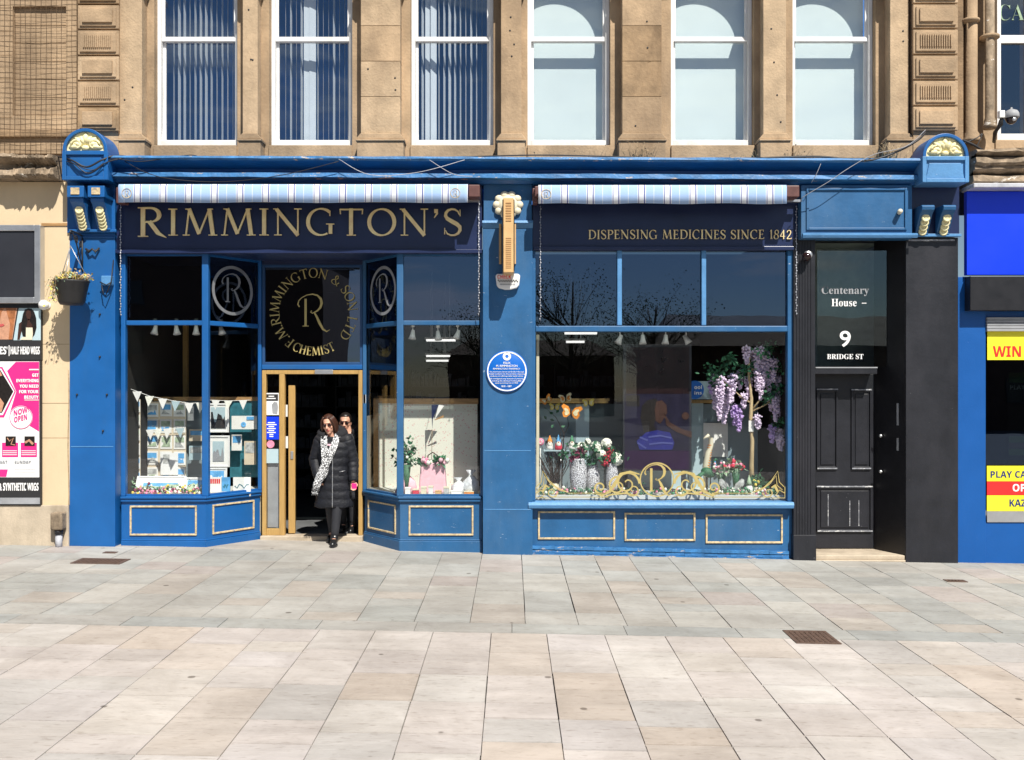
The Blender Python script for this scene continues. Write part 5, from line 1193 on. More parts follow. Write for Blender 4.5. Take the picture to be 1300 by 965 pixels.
# ================= interior =================
it = thing('shop_interior', 'dark shop interior with shelves seen through the open doorway and windows', 'interior', (0, 3, 0))
zf = zth; xi0, xi1 = X(147), X(1008)
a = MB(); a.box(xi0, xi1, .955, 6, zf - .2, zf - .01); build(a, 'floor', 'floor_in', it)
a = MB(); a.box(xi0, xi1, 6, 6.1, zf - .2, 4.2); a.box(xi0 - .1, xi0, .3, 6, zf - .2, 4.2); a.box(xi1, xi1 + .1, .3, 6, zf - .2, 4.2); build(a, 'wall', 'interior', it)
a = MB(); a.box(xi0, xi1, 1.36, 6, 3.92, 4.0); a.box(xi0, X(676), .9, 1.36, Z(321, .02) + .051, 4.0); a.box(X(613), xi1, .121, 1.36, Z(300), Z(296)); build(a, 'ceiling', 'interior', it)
for k in range(6):
    a = MB(); g = MB(); x0 = -4.6 + k * 1.35; rr = random.Random(k)
    for j in range(6):
        z = zf + .1 + j * .38; a.box(x0, x0 + 1.2, 5.5, 5.95, z, z + .02); u = x0 + .03
        while u < x0 + 1.1:
            w_ = rr.uniform(.05, .14); h_ = rr.uniform(.12, .28); g.box(u, u + w_, 5.52, 5.8, z + .021, z + .021 + h_); u += w_ + .015
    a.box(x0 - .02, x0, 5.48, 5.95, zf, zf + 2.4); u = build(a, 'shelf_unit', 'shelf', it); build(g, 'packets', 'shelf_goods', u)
a = MB(); a.box(X(613), X(676), .31, .6, gz(0), 4.0); build(a, 'pier', 'interior', it)
def lamp(px0, px1, py, Y, lab):
    z = 3.9 - .04
    a = MB(); a.box(X(px0, Y), X(px1, Y), Y, Y + .08, Z(py, Y) - .015, Z(py, Y) + .015)
    t = thing('ceiling_light', lab, 'ceiling light', (X((px0 + px1) / 2, Y), Y, Z(py, Y)), 'strip lights hanging in the shop')
    build(a, 'tube', 'lamp', t); b = MB(); b.box(X(px0, Y) - .02, X(px1, Y) + .02, Y - .01, Y + .09, Z(py, Y) + .016, Z(py, Y) + .05)
    for f_ in (.2, .8):
        xx = X(px0 + (px1 - px0) * f_, Y); b.box(xx - .006, xx + .006, Y + .03, Y + .042, Z(py, Y) + .05, 3.92)
    build(b, 'housing', 'plastic_white', t)
lamp(541, 571, 452, 4.2, 'nearer slim strip light seen through the right bay window'); lamp(541, 569, 458, 5.0, 'farther slim strip light seen through the right bay window')
lamp(541, 578, 432, 2.6, 'broad bright strip light near the spotlights of the right bay'); lamp(717, 758, 423, 2.2, 'bright strip light at the top left of the big display window'); lamp(719, 742, 434, 3.0, 'dimmer strip light lower at the left of the big display window')
# ================= opposite side of the street (seen only as reflections) =================
def far_house(x0, x1, y, h, roof, label, m='brick_far'):
    t = thing('building_opposite', label, 'building', ((x0 + x1) / 2, y, gz((x0 + x1) / 2)))
    a = MB(); a.box(x0, x1, y - 10, y, -1.5, h); build(a, 'wall', m, t)
    a = MB(); cy = y - 5
    a.add([(x0 - .3, y + .4, h), (x1 + .3, y + .4, h), (x1 + .3, y - 10.4, h), (x0 - .3, y - 10.4, h), (x0 + 1.5, cy, h + roof), (x1 - 1.5, cy, h + roof)], [[0, 1, 5, 4], [1, 2, 5], [2, 3, 4, 5], [3, 0, 4], [3, 2, 1, 0]])
    build(a, 'roof', 'slate', t)
    n = int((x1 - x0) / 5)
    for i in range(n):
        for j in range(max(1, int(h / 3.2))):
            x = x0 + 2 + i * 5; z = 1 + j * 3.1; a = MB(); a.frame(x - .6, x + .6, y, y + .06, z, z + 1.7, .08); w_ = build(a, 'window', 'slate', t)
            a = MB(); a.box(x - .52, x + .52, y + .01, y + .02, z + .08, z + 1.62); build(a, 'pane', 'win_dark', w_)
far_house(-46, -12.3, -48, 11, 3, 'long brown building across the street reflected in the left panes')
far_house(9, 34, -46, 4.6, 2.2, 'low brown roofed building across the street reflected in the right panes')
far_house(-5, 8, -62, 4.5, 1.5, 'distant low building across the street behind the reflected trees')
def tree(x, y, h, r, label, seed):
    rr = random.Random(seed); t = thing('street_tree', label, 'tree', (x, y, gz(x)), 'trees across the street')
    a = MB(); g = gz(x); a.tube([(x, y, g), (x + .1, y, g + h * .3), (x, y + .1, g + h * .55), (x + .1, y, g + h * .9)], [.2, .15, .1, .03], 8); tips = []
    for k in range(16):
        z = g + h * rr.uniform(.28, .7); an = rr.uniform(0, 2 * PI); L_ = r * rr.uniform(.6, 1.1); e = (x + math.cos(an) * L_, y + math.sin(an) * L_, z + h * rr.uniform(.12, .3))
        mid = (x + math.cos(an) * L_ * .4, y + math.sin(an) * L_ * .4, z + h * .06); a.tube([(x, y, z), mid, e], [.06, .035, .012], 5); tips += [mid, e]
        for q in range(4):
            e2 = (e[0] + rr.uniform(-1, 1), e[1] + rr.uniform(-1, 1), e[2] + rr.uniform(-.2, 1)); a.tube([mid, e2], [.02, .006], 4); tips.append(e2)
    build(a, 'trunk', 'bark', t)
    a = MB()
    for p in tips:
        for q in range(26): a.leaf((p[0] + rr.gauss(0, .38), p[1] + rr.gauss(0, .38), p[2] + rr.gauss(0, .32)), .1, rnd=rr)
    build(a, 'crown', 'crown', t)
tree(2.6, -30, 7.6, 2.2, 'tallest bare-branched tree across the street reflected in the big window', 1); tree(6.6, -32, 6.6, 1.9, 'middle tree across the street reflected in the big window', 2); tree(-1.5, -34, 5.5, 1.6, 'smallest tree across the street beside the long brown building', 3)
# ================= window displays =================
def plat(poly, nm='display_platform'):
    a = MB(); a.xy(poly, zsl - .05, zsl + .003); return build(a, nm, 'display_floor', sf)
plat([(pA2[0], .19), (pB[0] + .02, .19), (pC[0] - .03, .84), (pC[0] - .03, 1.3), (pA2[0], 1.3)])
plat([(pF[0] - .03, .19), (pE[0] - .02, .19), (pD[0] + .03, .84), (pD[0] + .03, 1.3), (pF[0] - .03, 1.3)])
plat([(X(677), .19), (X(1007), .19), (X(1007), 1.2), (X(677), 1.2)])
LF = zsl + .004
a = MB(); a.box(pC[0] - .03, pC[0] - .01, .85, 1.34, gz(-3) - .1, zsl + 1.0); a.box(pD[0] + .01, pD[0] + .03, .85, 1.34, gz(-3) - .1, zsl + 1.0); build(a, 'display_side', 'cream', sf)
def slab_(px0, px1, c, d, Y, name, m, label, cat, th=.02, par=None):
    a = MB(); a.pb(px0, px1, c, d, Y, Y + th)
    if par is not None: return build(a, name, m, par)
    return build(a, name, m, org=P((px0 + px1) / 2, d, Y), label=label, cat=cat)
# --- left bay ---
a = MB(); a.pb(155, 330, 504, 509, 1.25, 1.29); build(a, 'display_rail', 'wood', sf)
slab_(155, 262, 509, 645, 1.31, 'display_screen', 'grey_panel', 'grey cloth panel standing behind the greeting cards in the left bay', 'panel')
slab_(292, 328, 509, 606, 1.27, 'display_screen', 'teal', 'teal cloth panel behind the white notice in the left bay', 'panel')
a = MB(); a.pb(182, 192, 405, 640, 1.18, 1.28); build(a, 'display_post', 'teak', sf)
a = MB(); a.pb(232, 238, 405, 506, 2.0, 2.06); build(a, 'display_post', 'brass_wood', sf)
PR = ['sky_print', 'green_print', 'grey_print', 'pale_panel', 'paper']
def cards(px0, px1, c, d, nx, ny, Y, label, seed, lean=.0):
    rr = random.Random(seed); t = thing('card_board', label, 'card board', P((px0 + px1) / 2, d, Y))
    a = MB(); a.pb(px0, px1, c, d, Y, Y + .015); build(a, 'board', 'cardboard', t)
    for i in range(nx):
        for j in range(ny):
            w_ = (px1 - px0) / nx; h_ = (d - c) / ny; u = px0 + w_ * i + w_ * .1 + rr.uniform(-.4, .4); v = c + h_ * j + h_ * .1 + rr.uniform(-.5, .5)
            a = MB(); a.pb(u, u + w_ * .86, v, v + h_ * .84, Y - .008, Y - .001); cd_ = build(a, 'card', 'paper', t)
            m1 = rr.choice(PR[:3]); a = MB(); a.pb(u + w_ * .1, u + w_ * .76, v + h_ * .1, v + h_ * .42, Y - .011, Y - .009); build(a, 'picture', m1, cd_)
            a = MB(); xs = sorted(rr.uniform(u + w_ * .15, u + w_ * .7) for _ in range(5)); pts = [(X(q, Y), Z(v + h_ * rr.uniform(.35, .6), Y)) for q in xs]
            a.xz([(X(u + w_ * .1, Y), Z(v + h_ * .7, Y))] + pts + [(X(u + w_ * .76, Y), Z(v + h_ * .7, Y))], Y - .014, Y - .0095); build(a, 'picture', rr.choice(PR[:3]), cd_)
    return t
cards(184, 236, 510, 632, 3, 6, 1.05, 'cream board of small printed greeting cards in the middle of the left bay', 5)
cards(160, 178, 507, 632, 2, 7, .75, 'narrow tall board of cards at the far left edge of the left bay', 6)
def picture(px0, px1, c, d, Y, label, m1, m2, mount=.35, tilt=0.0, seed=1, fr='white_paint'):
    t = thing('framed_picture', label, 'framed picture', P((px0 + px1) / 2, d, Y)); x0, x1, z1, z0 = X(px0, Y), X(px1, Y), Z(c, Y), Z(d, Y); w_ = (x1 - x0)
    rr = random.Random(seed); k = []
    a = MB(); a.frame(x0, x1, Y - .02, Y, z0, z1, .022); k.append(build(a, 'frame', fr, t, bev=.003))
    a = MB(); a.box(x0 + .02, x1 - .02, Y - .008, Y, z0 + .02, z1 - .02); k.append(build(a, 'mount', 'paper', t))
    mg = w_ * mount / 2; a = MB(); a.box(x0 + mg, x1 - mg, Y - .012, Y - .009, z0 + mg, z1 - mg); k.append(build(a, 'picture', m1, t))
    a = MB(); pts = [(x0 + mg + .003, z0 + mg + .003)] + [(x0 + mg + .004 + (w_ - 2 * mg - .008) * i / 8, z0 + mg + (z1 - z0 - 2 * mg) * rr.uniform(.25, .8)) for i in range(9)] + [(x1 - mg - .003, z0 + mg + .003)]
    a.xz(pts, Y - .016, Y - .0125); k.append(build(a, 'picture_detail', m2, t))
    if tilt: t.rotation_euler = (-tilt, 0, 0)
    return t
picture(263, 291, 512, 549, .95, 'upper framed grey drawing hanging in the angled part of the left bay', 'pale_panel', 'black_ink', seed=2)
picture(263, 292, 553, 593, .95, 'lower white framed grey drawing hanging in the angled part of the left bay', 'pale_panel', 'grey', .5, seed=3)
picture(170, 233, 603, 629, .50, 'wide white framed landscape picture lying tilted among the flowers of the left bay', 'sky_print', 'green_print', .3, .5, 4)
picture(233, 262, 606, 629, .50, 'small white framed landscape picture beside the mullion at the foot of the left bay', 'sky_print', 'green_print', .25, .3, 5)
picture(262, 288, 594, 620, .80, 'white framed picture with a blue strip leaning behind the books in the left bay', 'sky_print', 'paper', .3, .1, 6)
slab_(294, 326, 528, 545, 1.1, 'notice', 'paper', 'white notice with a small blue emblem hung on the teal cloth', 'notice', .006)
a = MB(); a.pb(313, 322, 529, 533, 1.09, 1.098); a.ring(X(309, 1.09), Z(539, 1.09), .01, .035, 1.09, 1.098, 12); build(a, 'notice_emblem', 'sky_print', org=P(313, 536, 1.09), label='small blue emblem on the white notice over the teal cloth', cat='emblem')
t = thing('poster_card', 'white typed sheet with a dark portrait photo on the card board', 'sheet', P(214, 600, 1.0))
a = MB(); a.pb(204, 226, 575, 603, 1.0, 1.005); build(a, 'sheet', 'white_ink', t)
a = MB(); a.pb(207, 215, 577, 588, .995, .999); build(a, 'photo_print', 'grey_print', t)
for (l, r_, m, lab) in ((263, 281, 'red_ink', 'red and white booklet standing at the foot of the angled left bay pane'), (281.5, 292, 'sky_print', 'pale blue booklet standing beside the red and white booklet'), (296, 318, 'paper', 'white card with a faint sketch standing at the right end of the left bay')):
    Yb = .62; t = thing('booklet', lab, 'booklet', P((l + r_) / 2, 626, Yb)); a = MB(); a.pb(l, r_, 606, 626, Yb, Yb + .02); build(a, 'cover', 'paper' if m == 'red_ink' else m, t)
    if m == 'red_ink':
        a = MB()
        for k in range(6): a.pb(l + 1.5 + k * 2.6, l + 3.3 + k * 2.6, 608, 614, Yb - .003, Yb - .0005)
        build(a, 'cover_print', 'red_ink', t)
    else:
        a = MB(); a.ribbon([(X(l + 2 + k * (r_ - l - 4) / 6, Yb), Z(617 + 3 * math.sin(k * 2), Yb)) for k in range(7)], .012, Yb - .003); build(a, 'cover_print', 'teal', t)
    a = MB(); a.pb(l, r_, 626, 630, Yb, Yb + .1); build(a, 'stand', 'display_floor', t)
def bunting(pts, Y, n, lab, sz=.12):
    t = thing('bunting', lab, 'bunting', P(pts[len(pts) // 2][0], pts[len(pts) // 2][1], Y))
    V = [P(u, v, Y) for u, v in pts]
    def at(f):
        f = f * (len(V) - 1); i = min(int(f), len(V) - 2); return V[i].lerp(V[i + 1], f - i)
    a = MB(); a.tube([at(k / 20) for k in range(21)], .004, 5); build(a, 'cord', 'paper', t)
    for k in range(n):
        q = at((k + .5) / n); w_ = sz * .5; a = MB(); tw = R.uniform(-.02, .02)
        a.xz([(q.x - w_, q.z), (q.x + w_, q.z), (q.x + tw, q.z - sz * 1.15)], Y - .003, Y + .001); build(a, 'flag', ['paper', 'petal_white', 'paper', 'pale_panel'][k % 4], t)
bunting([(166, 494), (190, 503), (215, 508), (240, 512), (262, 511)], .42, 6, 'white bunting sagging across the front of the left bay')
bunting([(186, 546), (205, 545), (236, 543)], .98, 4, 'short row of white bunting across the middle of the card board')
bunting([(266, 508), (290, 509), (318, 508)], .75, 3, 'white bunting across the angled pane of the left bay', .11)
# rows of small flowers
def posy(mb, c, r, n, mats_n, seed, s=.03):
    rr = random.Random(seed)
    for _ in range(n):
        p = Vector(c) + Vector((rr.gauss(0, r[0]), rr.gauss(0, r[1]), abs(rr.gauss(0, r[2])))); m = rr.randrange(mats_n)
        if m == 0 or rr.random() < .3:
            for _ in range(3): mb.leaf(p, s * 1.6, 0, rr)
        else: mb.ball(p, (s * rr.uniform(.3, .6),) * 3, m, n=6, k=4)
def flower_thing(name, label, cat, base, parts, group=None):
    t = thing(name, label, cat, base, group)
    return t
def row(px0, px1, py, Y, label, mats_, seed, n=110, h=.035):
    x0, x1 = X(px0, Y), X(px1, Y); rr = random.Random(seed); a = MB()
    for _ in range(n):
        p = (rr.uniform(x0, x1), Y + rr.uniform(-.05, .06), LF + .01 + abs(rr.gauss(0, h))); m = rr.randrange(len(mats_))
        if m < 2:
            for _ in range(3): a.leaf(p, .05, m, rr, up=.4)
        else: a.ball(p, (rr.uniform(.012, .024),) * 3, m, n=6, k=4)
    return build(a, 'flower_garland', mats_, org=((x0 + x1) / 2, Y, LF), label=label, cat='garland')
row(168, 262, 628, .3, 'garland of pale artificial flowers along the sill of the left bay', ['green_dark', 'green_pale', 'petal_pink', 'petal_white', 'petal_yellow', 'petal_plum'], 3, 170, .05)
row(684, 1000, 630, .26, 'green leafy garland with tiny pink roses along the sill of the big window', ['green_dark', 'green_mid', 'green_pale', 'petal_white', 'green_dark', 'petal_pink', 'green_mid'], 4, 420, .03)
# spotlights
def spot(px, py, Y, lab, lean=0.1):
    t = thing('spotlight', lab, 'spotlight', P(px, py, Y), 'small white spotlights over the displays'); c = P(px, py, Y)
    a = MB(); a.tube([c + Vector((0, 0, .09)), c + Vector((0, 0, .14))], .025, 10); a.tube([c + Vector((0, 0, .1)), c + Vector((0, 0, .03))], .008, 6); build(a, 'mount', 'plastic_white', t)
    a = MB(); d = Vector((lean, -.25, -1)).normalized(); a.tube([c + d * -.05, c + d * .02, c + d * .07], [.022, .034, .05], 14); build(a, 'lamp_head', 'plastic_white', t)
for k, (px, py, Y, l) in enumerate(((197, 418, .5, -.1), (224, 418, .5, .2), (249, 418, .5, .1), (281, 418, .7, .3))): spot(px, py, Y, 'white spotlight at the top of the left bay, %s' % ['leftmost of four', 'second of four', 'third of four beside the mullion', 'alone behind the angled pane'][k], l)
for k, (px, py, l) in enumerate(((524, 424, -.1), (556, 425, .1), (581, 424, -.3))): spot(px, py, .45, 'white spotlight at the top of the right bay, %s of three' % ['leftmost', 'middle', 'rightmost'][k], l)
for k, (px, py, l) in enumerate(((787, 430, -.5), (816, 430, 0), (845, 430, -.1), (871, 430, .6))): spot(px, py, .42, 'white spotlight above the dark picture screen, %s of four' % ['leftmost', 'second', 'third', 'rightmost'][k], l)
# --- right bay ---
t = thing('papered_backdrop', 'pale floral papered screen with a wooden top rail behind the pink gift bag', 'backdrop', P(557, 632, .95))
a = MB(); a.pb(512, 606, 513, 640, .95, .97); build(a, 'panel', 'floral_paper', t)
a = MB(); a.pb(511, 607, 506, 513, .93, .99); build(a, 'top_rail', 'wood', t, bev=.004)
a = MB(); a.pb(477, 509, 512, 640, 1.16, 1.18); build(a, 'side_panel', 'floral_paper', t)
a = MB(); a.pb(474, 509, 506, 512, 1.14, 1.2); a.pb(474, 480, 512, 640, 1.14, 1.2); build(a, 'side_rail', 'wood', t)
a = MB(); a.pb(510, 512.5, 425, 570, .35, .37); build(a, 'display_post', 'brass_wood', sf)
def bag():
    Y = .45; t = thing('gift_bag', 'pink fabric gift bag topped with pink flowers in the right bay', 'gift bag', (X(549, Y), Y, LF))
    a = MB(); x0, x1 = X(531, Y), X(567, Y); z0, z1 = LF, Z(588, Y); d = .16; e = .03
    a.hexa([(x0, Y, z0), (x1, Y, z0), (x1, Y + d, z0), (x0, Y + d, z0), (x0 + e, Y + .02, z1), (x1 - e, Y + .02, z1), (x1 - e, Y + d - .02, z1), (x0 + e, Y + d - .02, z1)]); build(a, 'bag', 'pale_pink', t, bev=.02)
    a = MB(); c = (x0 + x1) / 2; a.tube([(c - .07, Y + .03, z1), (c - .06, Y + .03, z1 + .1), (c, Y + .03, z1 + .14), (c + .06, Y + .03, z1 + .1), (c + .07, Y + .03, z1)], .008, 6); build(a, 'handle', 'hair_brown', t)
    a = MB()
    for s in (-1, 1): posy(a, (c + s * .11, Y + .03, z1 - .01), (.045, .03, .04), 26, 4, 5 + s, .06)
    build(a, 'flowers', ['green_mid', 'petal_pink', 'pale_pink', 'petal_white'], t)
bag()
def bouquet(px, py, Y, label, mats_, r, n, seed, wrap=None, s=.045):
    t = thing('bouquet', label, 'bouquet', (X(px, Y), Y, LF)); c = P(px, py, Y)
    a = MB(); posy(a, c, r, n, len(mats_), seed, s); build(a, 'flowers', mats_, t)
    a = MB(); a.tube([c, (c.x, Y, LF)], [.06, .02], 10); build(a, 'wrapping', wrap or 'green_dark', t)
    return t
bouquet(516, 590, .38, 'white bouquet with dark green leaves at the left of the right bay', ['green_dark', 'petal_white', 'petal_white', 'green_pale'], (.06, .04, .14), 60, 3)
a = MB(); a.tube([P(508, 628, .4), P(516, 600, .42), P(522, 612, .42), P(524, 629, .42)], [.08, .05, .06, .08], 8); build(a, 'wrapped_bouquet_foot', 'pale_pink', org=P(514, 629, .4), label='pale pink wrapping paper heaped under the white bouquet', cat='wrapping')
for (px, r_, h_, lab) in ((598, .11, .3, 'tall cellophane wrapped gift at the right end of the right bay'), (582, .10, .2, 'squat cellophane wrapped gift right beside the pink gift bag')):
    Y = .42; t = thing('wrapped_gift', lab, 'gift', (X(px, Y), Y, LF)); a = MB(); rr = random.Random(int(px)); prof_ = [(r_ * .8, 0), (r_, h_ * .2), (r_ * .85, h_ * .5), (r_ * .35, h_ * .72), (r_ * .2, h_ * .78), (r_ * .55, h_)]
    a.lathe((X(px, Y), Y, LF), prof_, 14); a.v = [(v[0] + rr.uniform(-.012, .012), v[1] + rr.uniform(-.012, .012), v[2] + rr.uniform(0, .01)) for v in a.v]; build(a, 'cellophane', 'cellophane', t)
    a = MB(); a.tube([(X(px, Y), Y, LF + h_ * .74), (X(px, Y), Y, LF + h_ * .8)], .035, 10); build(a, 'ribbon', 'petal_white', t)
rr = random.Random(31); Y = .26; xx = X(514, Y)
labs = ['small white box at the left end of the sill of the right bay', 'small red box with flowers on the sill of the right bay', 'slim cream box on the sill below the pink gift bag', 'tiny white bottle box on the sill below the pink gift bag', 'small tan box on the sill of the right bay', 'small grey box on the sill of the right bay', 'wide low white box on the sill of the right bay', 'orange striped box on the sill at the right end of the right bay']
for k, m in enumerate(['paper', 'petal_red', 'cream', 'plastic_white', 'tan', 'grey_print', 'paper', 'butterfly_orange']):
    w_ = [.07, .08, .07, .06, .08, .07, .14, .13][k]; h_ = [.09, .07, .1, .11, .05, .1, .05, .04][k]
    t = thing('gift_box', labs[k], 'box', (xx + w_ / 2, Y, LF), 'small boxes on the sill of the right bay'); a = MB(); a.box(xx, xx + w_, Y, Y + .07, LF, LF + h_ * .75); build(a, 'box', m, t, bev=.004)
    a = MB(); a.box(xx - .003, xx + w_ + .003, Y - .003, Y + .073, LF + h_ * .75 + .001, LF + h_); build(a, 'lid', 'cream' if k % 2 else m, t, bev=.004); xx += w_ + .028
t = thing('hanging_pennant', 'dark blue and white pennant hanging on a string before the floral paper', 'pennant', P(552, 545, .7))
a = MB(); Y = .7; a.xz([(X(u, Y), Z(v, Y)) for u, v in ((548, 514), (557, 514), (549.5, 532), (549, 545), (548, 530))], Y, Y + .004); build(a, 'dark_cloth', 'navy', t)
a = MB(); a.xz([(X(u, Y), Z(v, Y)) for u, v in ((557, 514), (564, 515), (552, 532))], Y - .004, Y - .001); build(a, 'white_cloth', 'paper', t)
a = MB(); a.xz([(X(u, Y), Z(v, Y)) for u, v in ((551, 533), (563, 527), (563.5, 530), (553, 533.5))], Y - .008, Y - .005); build(a, 'wooden_bar', 'wood', t)
a = MB(); a.tube([P(548.5, 545, Y), P(548, 585, Y)], .004, 5); a.tube([P(550, 512, Y), P(550, 506, .94)], .003, 4); build(a, 'string', 'dry_stem', t)
# --- big window ---
for (l, r_, m, c, lab) in ((680, 731, 'grey_panel', 513, 'grey blue cloth panel behind the twigs and figurines'), (731.2, 748, 'pale_panel', 513, 'narrow pale panel behind the white flowers'), (748.2, 792, 'dark_panel', 513, 'dark grey panel between the white flowers and the picture screen'), (800, 874, 'pale_panel', 598, 'low pale panel under the picture screen'), (875, 893, 'pale_panel', 510, 'pale panel right of the picture screen'), (893.2, 962, 'grey_panel', 513, 'grey blue panel behind the wisteria flowers')):
    a = MB(); a.pb(l, r_, c, 645, 1.02, 1.04); build(a, 'cloth_screen', m, org=P((l + r_) / 2, 640, 1.02), label=lab, cat='panel')
a = MB(); a.pb(680, 774, 506, 509, .98, 1.05); a.pb(680, 772, 509.3, 512, .965, 1.05); build(a, 'display_rail', 'brass_wood', sf)
a = MB(); a.pb(875, 905, 508, 512, .98, 1.05); build(a, 'display_rail', 'brass_wood', sf)
a = MB(); a.pb(681, 684.5, 425, 637, .25, .29); build(a, 'display_post', 'cream', sf)
slab_(893, 924, 537, 580, .99, 'paper_sheet', 'paper', 'blank pale sheet hung behind the seahorse ornament', 'sheet', .006)
t = thing('round_notice', 'pale blue notice with a round blue badge right of the picture screen', 'notice', P(890, 507, .85))
a = MB(); a.pb(862, 906, 484, 507, .85, .86); build(a, 'sheet', 'pale_panel', t)
a = MB(); a.ring(X(882, .84), Z(495, .84), 0, .125, .84, .848, 30); build(a, 'badge', 'plaque_blue', t)
a = MB(); ptext(a, 'ool', 881.5, 891, 489, 494, .835, s='sans', th=.002); ptext(a, 'ins', 881.5, 891, 496.5, 501, .835, s='sans', th=.002); build(a, 'lettering', 'white_ink', t)
# picture screen
Ys = .55; t = thing('picture_screen', 'tall dark display screen showing a person in a blue striped shirt', 'screen', P(835, 597, Ys))
a = MB(); a.pb(791, 878, 437, 598, Ys, Ys + .06); build(a, 'case', 'screen', t, bev=.004)
a = MB(); a.pb(795, 875, 441, 500, Ys - .004, Ys - .001); build(a, 'upper_field', 'screen_red', t)
a = MB(); a.pb(793, 875, 500.2, 572, Ys - .004, Ys - .001); build(a, 'photo_field', 'screen_violet', t)
a = MB(); a.pb(793, 875, 572.2, 596, Ys - .004, Ys - .001); build(a, 'lower_field', 'screen_purple', t)
def PS(l, o=0): return [(X(p, Ys), Z(q, Ys)) for p, q in l]
a = MB(); a.xz(PS([(815, 515), (822, 508), (832, 506), (838, 512), (834, 524), (830, 540), (836, 552), (826, 556), (817, 548), (813, 530)]), Ys - .009, Ys - .006); a.pb(795, 812, 502, 516, Ys - .008, Ys - .005); build(a, 'picture_hair', 'hair_black', t)
a = MB(); a.xz(PS([(833, 510), (840, 508), (846, 514), (847, 524), (843, 531), (838, 538), (832, 534), (831, 520)]), Ys - .012, Ys - .0095); a.xz(PS([(843, 524), (850, 536), (866, 545), (878, 548), (878, 556), (858, 548), (846, 540)]), Ys - .012, Ys - .0095); a.ring(X(870, Ys), Z(528, Ys), 0, .05, Ys - .012, Ys - .0095, 14); build(a, 'picture_face', 'skin_dark', t)
a = MB(); a.xz(PS([(808, 560), (820, 549), (834, 546), (850, 549), (856, 562), (853, 571), (812, 571)]), Ys - .015, Ys - .0125); build(a, 'picture_shirt', 'shirt_blue', t)
a = MB()
for l in ([(812, 555), (822, 559)], [(809, 562), (820, 569)], [(823, 555), (838, 553), (852, 556)], [(824, 564), (840, 562), (854, 563)]): a.ribbon(PS(l), .022, Ys - .018)
build(a, 'shirt_stripe', 'shirt_stripe', t)
a = MB()
for px in (800, 868): a.pb(px - 3, px + 3, 598, 640, Ys + .02, Ys + .05)
build(a, 'leg', 'screen', t)
# vases with flowers
def vase(px, top, Y, r, mats_, blooms, label, seed, drape=False):
    t = thing('mosaic_vase', label, 'vase', (X(px, Y), Y, LF), 'speckled mosaic vases in the big window'); x = X(px, Y); h_ = Z(top, Y) - LF
    a = MB(); a.lathe((x, Y, LF), [(r * .7, 0), (r * .85, h_ * .1), (r, h_ * .5), (r * .95, h_ * .75), (r * .7, h_ * .95), (r * .78, h_)], 22); build(a, 'vase', 'mosaic', t)
    rr = random.Random(seed); a = MB()
    for _ in range(60): a.leaf((x + rr.gauss(0, r * 1.1), Y + rr.gauss(0, r * .7), LF + h_ + rr.uniform(-.02, .2)), .09, 0, rr, up=.3)
    build(a, 'leaves', ['green_dark'], t)
    for (bx, by, br, m) in blooms:
        br *= 1.25
        a = MB(); c = P(bx, by, Y); n = int(60 * (br / .06) ** 2)
        if m == 'petal_white':
            a.ball(c, (br * .85,) * 3, 0, n=14, k=9)
            for k in range(n):
                v = Vector((rr.gauss(0, 1), rr.gauss(0, 1), rr.gauss(0, 1))).normalized(); a.ball(c + v * br * .85, (br * .16, br * .16, br * .16), 0, n=5, k=3)
        else:
            for k in range(n):
                v = Vector((rr.gauss(0, 1), rr.gauss(0, 1), rr.gauss(0, 1))).normalized() * br * rr.uniform(.2, 1); a.leaf(c + v, br * .5, 0, rr); 
                if k % 3 == 0: a.ball(c + v, (br * .2,) * 3, 0, n=5, k=3)
        build(a, 'bloom', m, t)
        a = MB(); a.tube([c, (x, Y, LF + h_ * .8)], .005, 4); build(a, 'stem', 'green_dark', t)
vase(734, 582, .36, .115, None, [(731, 580, .075, 'petal_plum'), (738, 573, .05, 'petal_plum'), (726, 590, .035, 'petal_pink'), (732, 594, .028, 'petal_pink')], 'left speckled vase holding plum coloured flowers', 1)
vase(752, 590, .5, .10, None, [(739, 569, .07, 'petal_white'), (746, 561, .04, 'petal_white'), (756, 567, .06, 'petal_white'), (770, 563, .06, 'petal_white')], 'middle speckled vase behind holding pale round flowers', 2)
vase(777, 588, .42, .08, None, [(782, 583, .075, 'petal_white'), (763, 577, .055, 'petal_white'), (768, 583, .07, 'petal_red'), (775, 573, .045, 'petal_red')], 'right speckled vase holding white pompons and coral red flowers', 3)
# twigs
t = thing('twig_bunch', 'dark bunch of bare twigs in a low pot at the left of the big window', 'twigs', (X(702, .5), .5, LF))
a = MB(); rr = random.Random(8)
for k in range(46):
    an = rr.uniform(-1.1, .9); L_ = rr.uniform(.35, .75) * (1 - .25 * abs(an)); b = Vector((X(703, .5) + rr.gauss(0, .03), .5 + rr.gauss(0, .03), LF + .08)); e = b + Vector((math.sin(an) * L_ * .6, rr.uniform(-.12, .12), L_)); m_ = b.lerp(e, .5) + Vector((rr.gauss(0, .03), 0, 0))
    a.tube([b, m_, e], [.006, .005, .002], 4); a.tube([m_, m_ + Vector((rr.uniform(-.1, .1), 0, rr.uniform(.05, .15)))], .002, 3)
build(a, 'twig', 'twig', t)
a = MB(); a.lathe((X(703, .5), .5, LF), [(.05, 0), (.08, .06), (.06, .12)], 14); build(a, 'pot', 'cream', t)
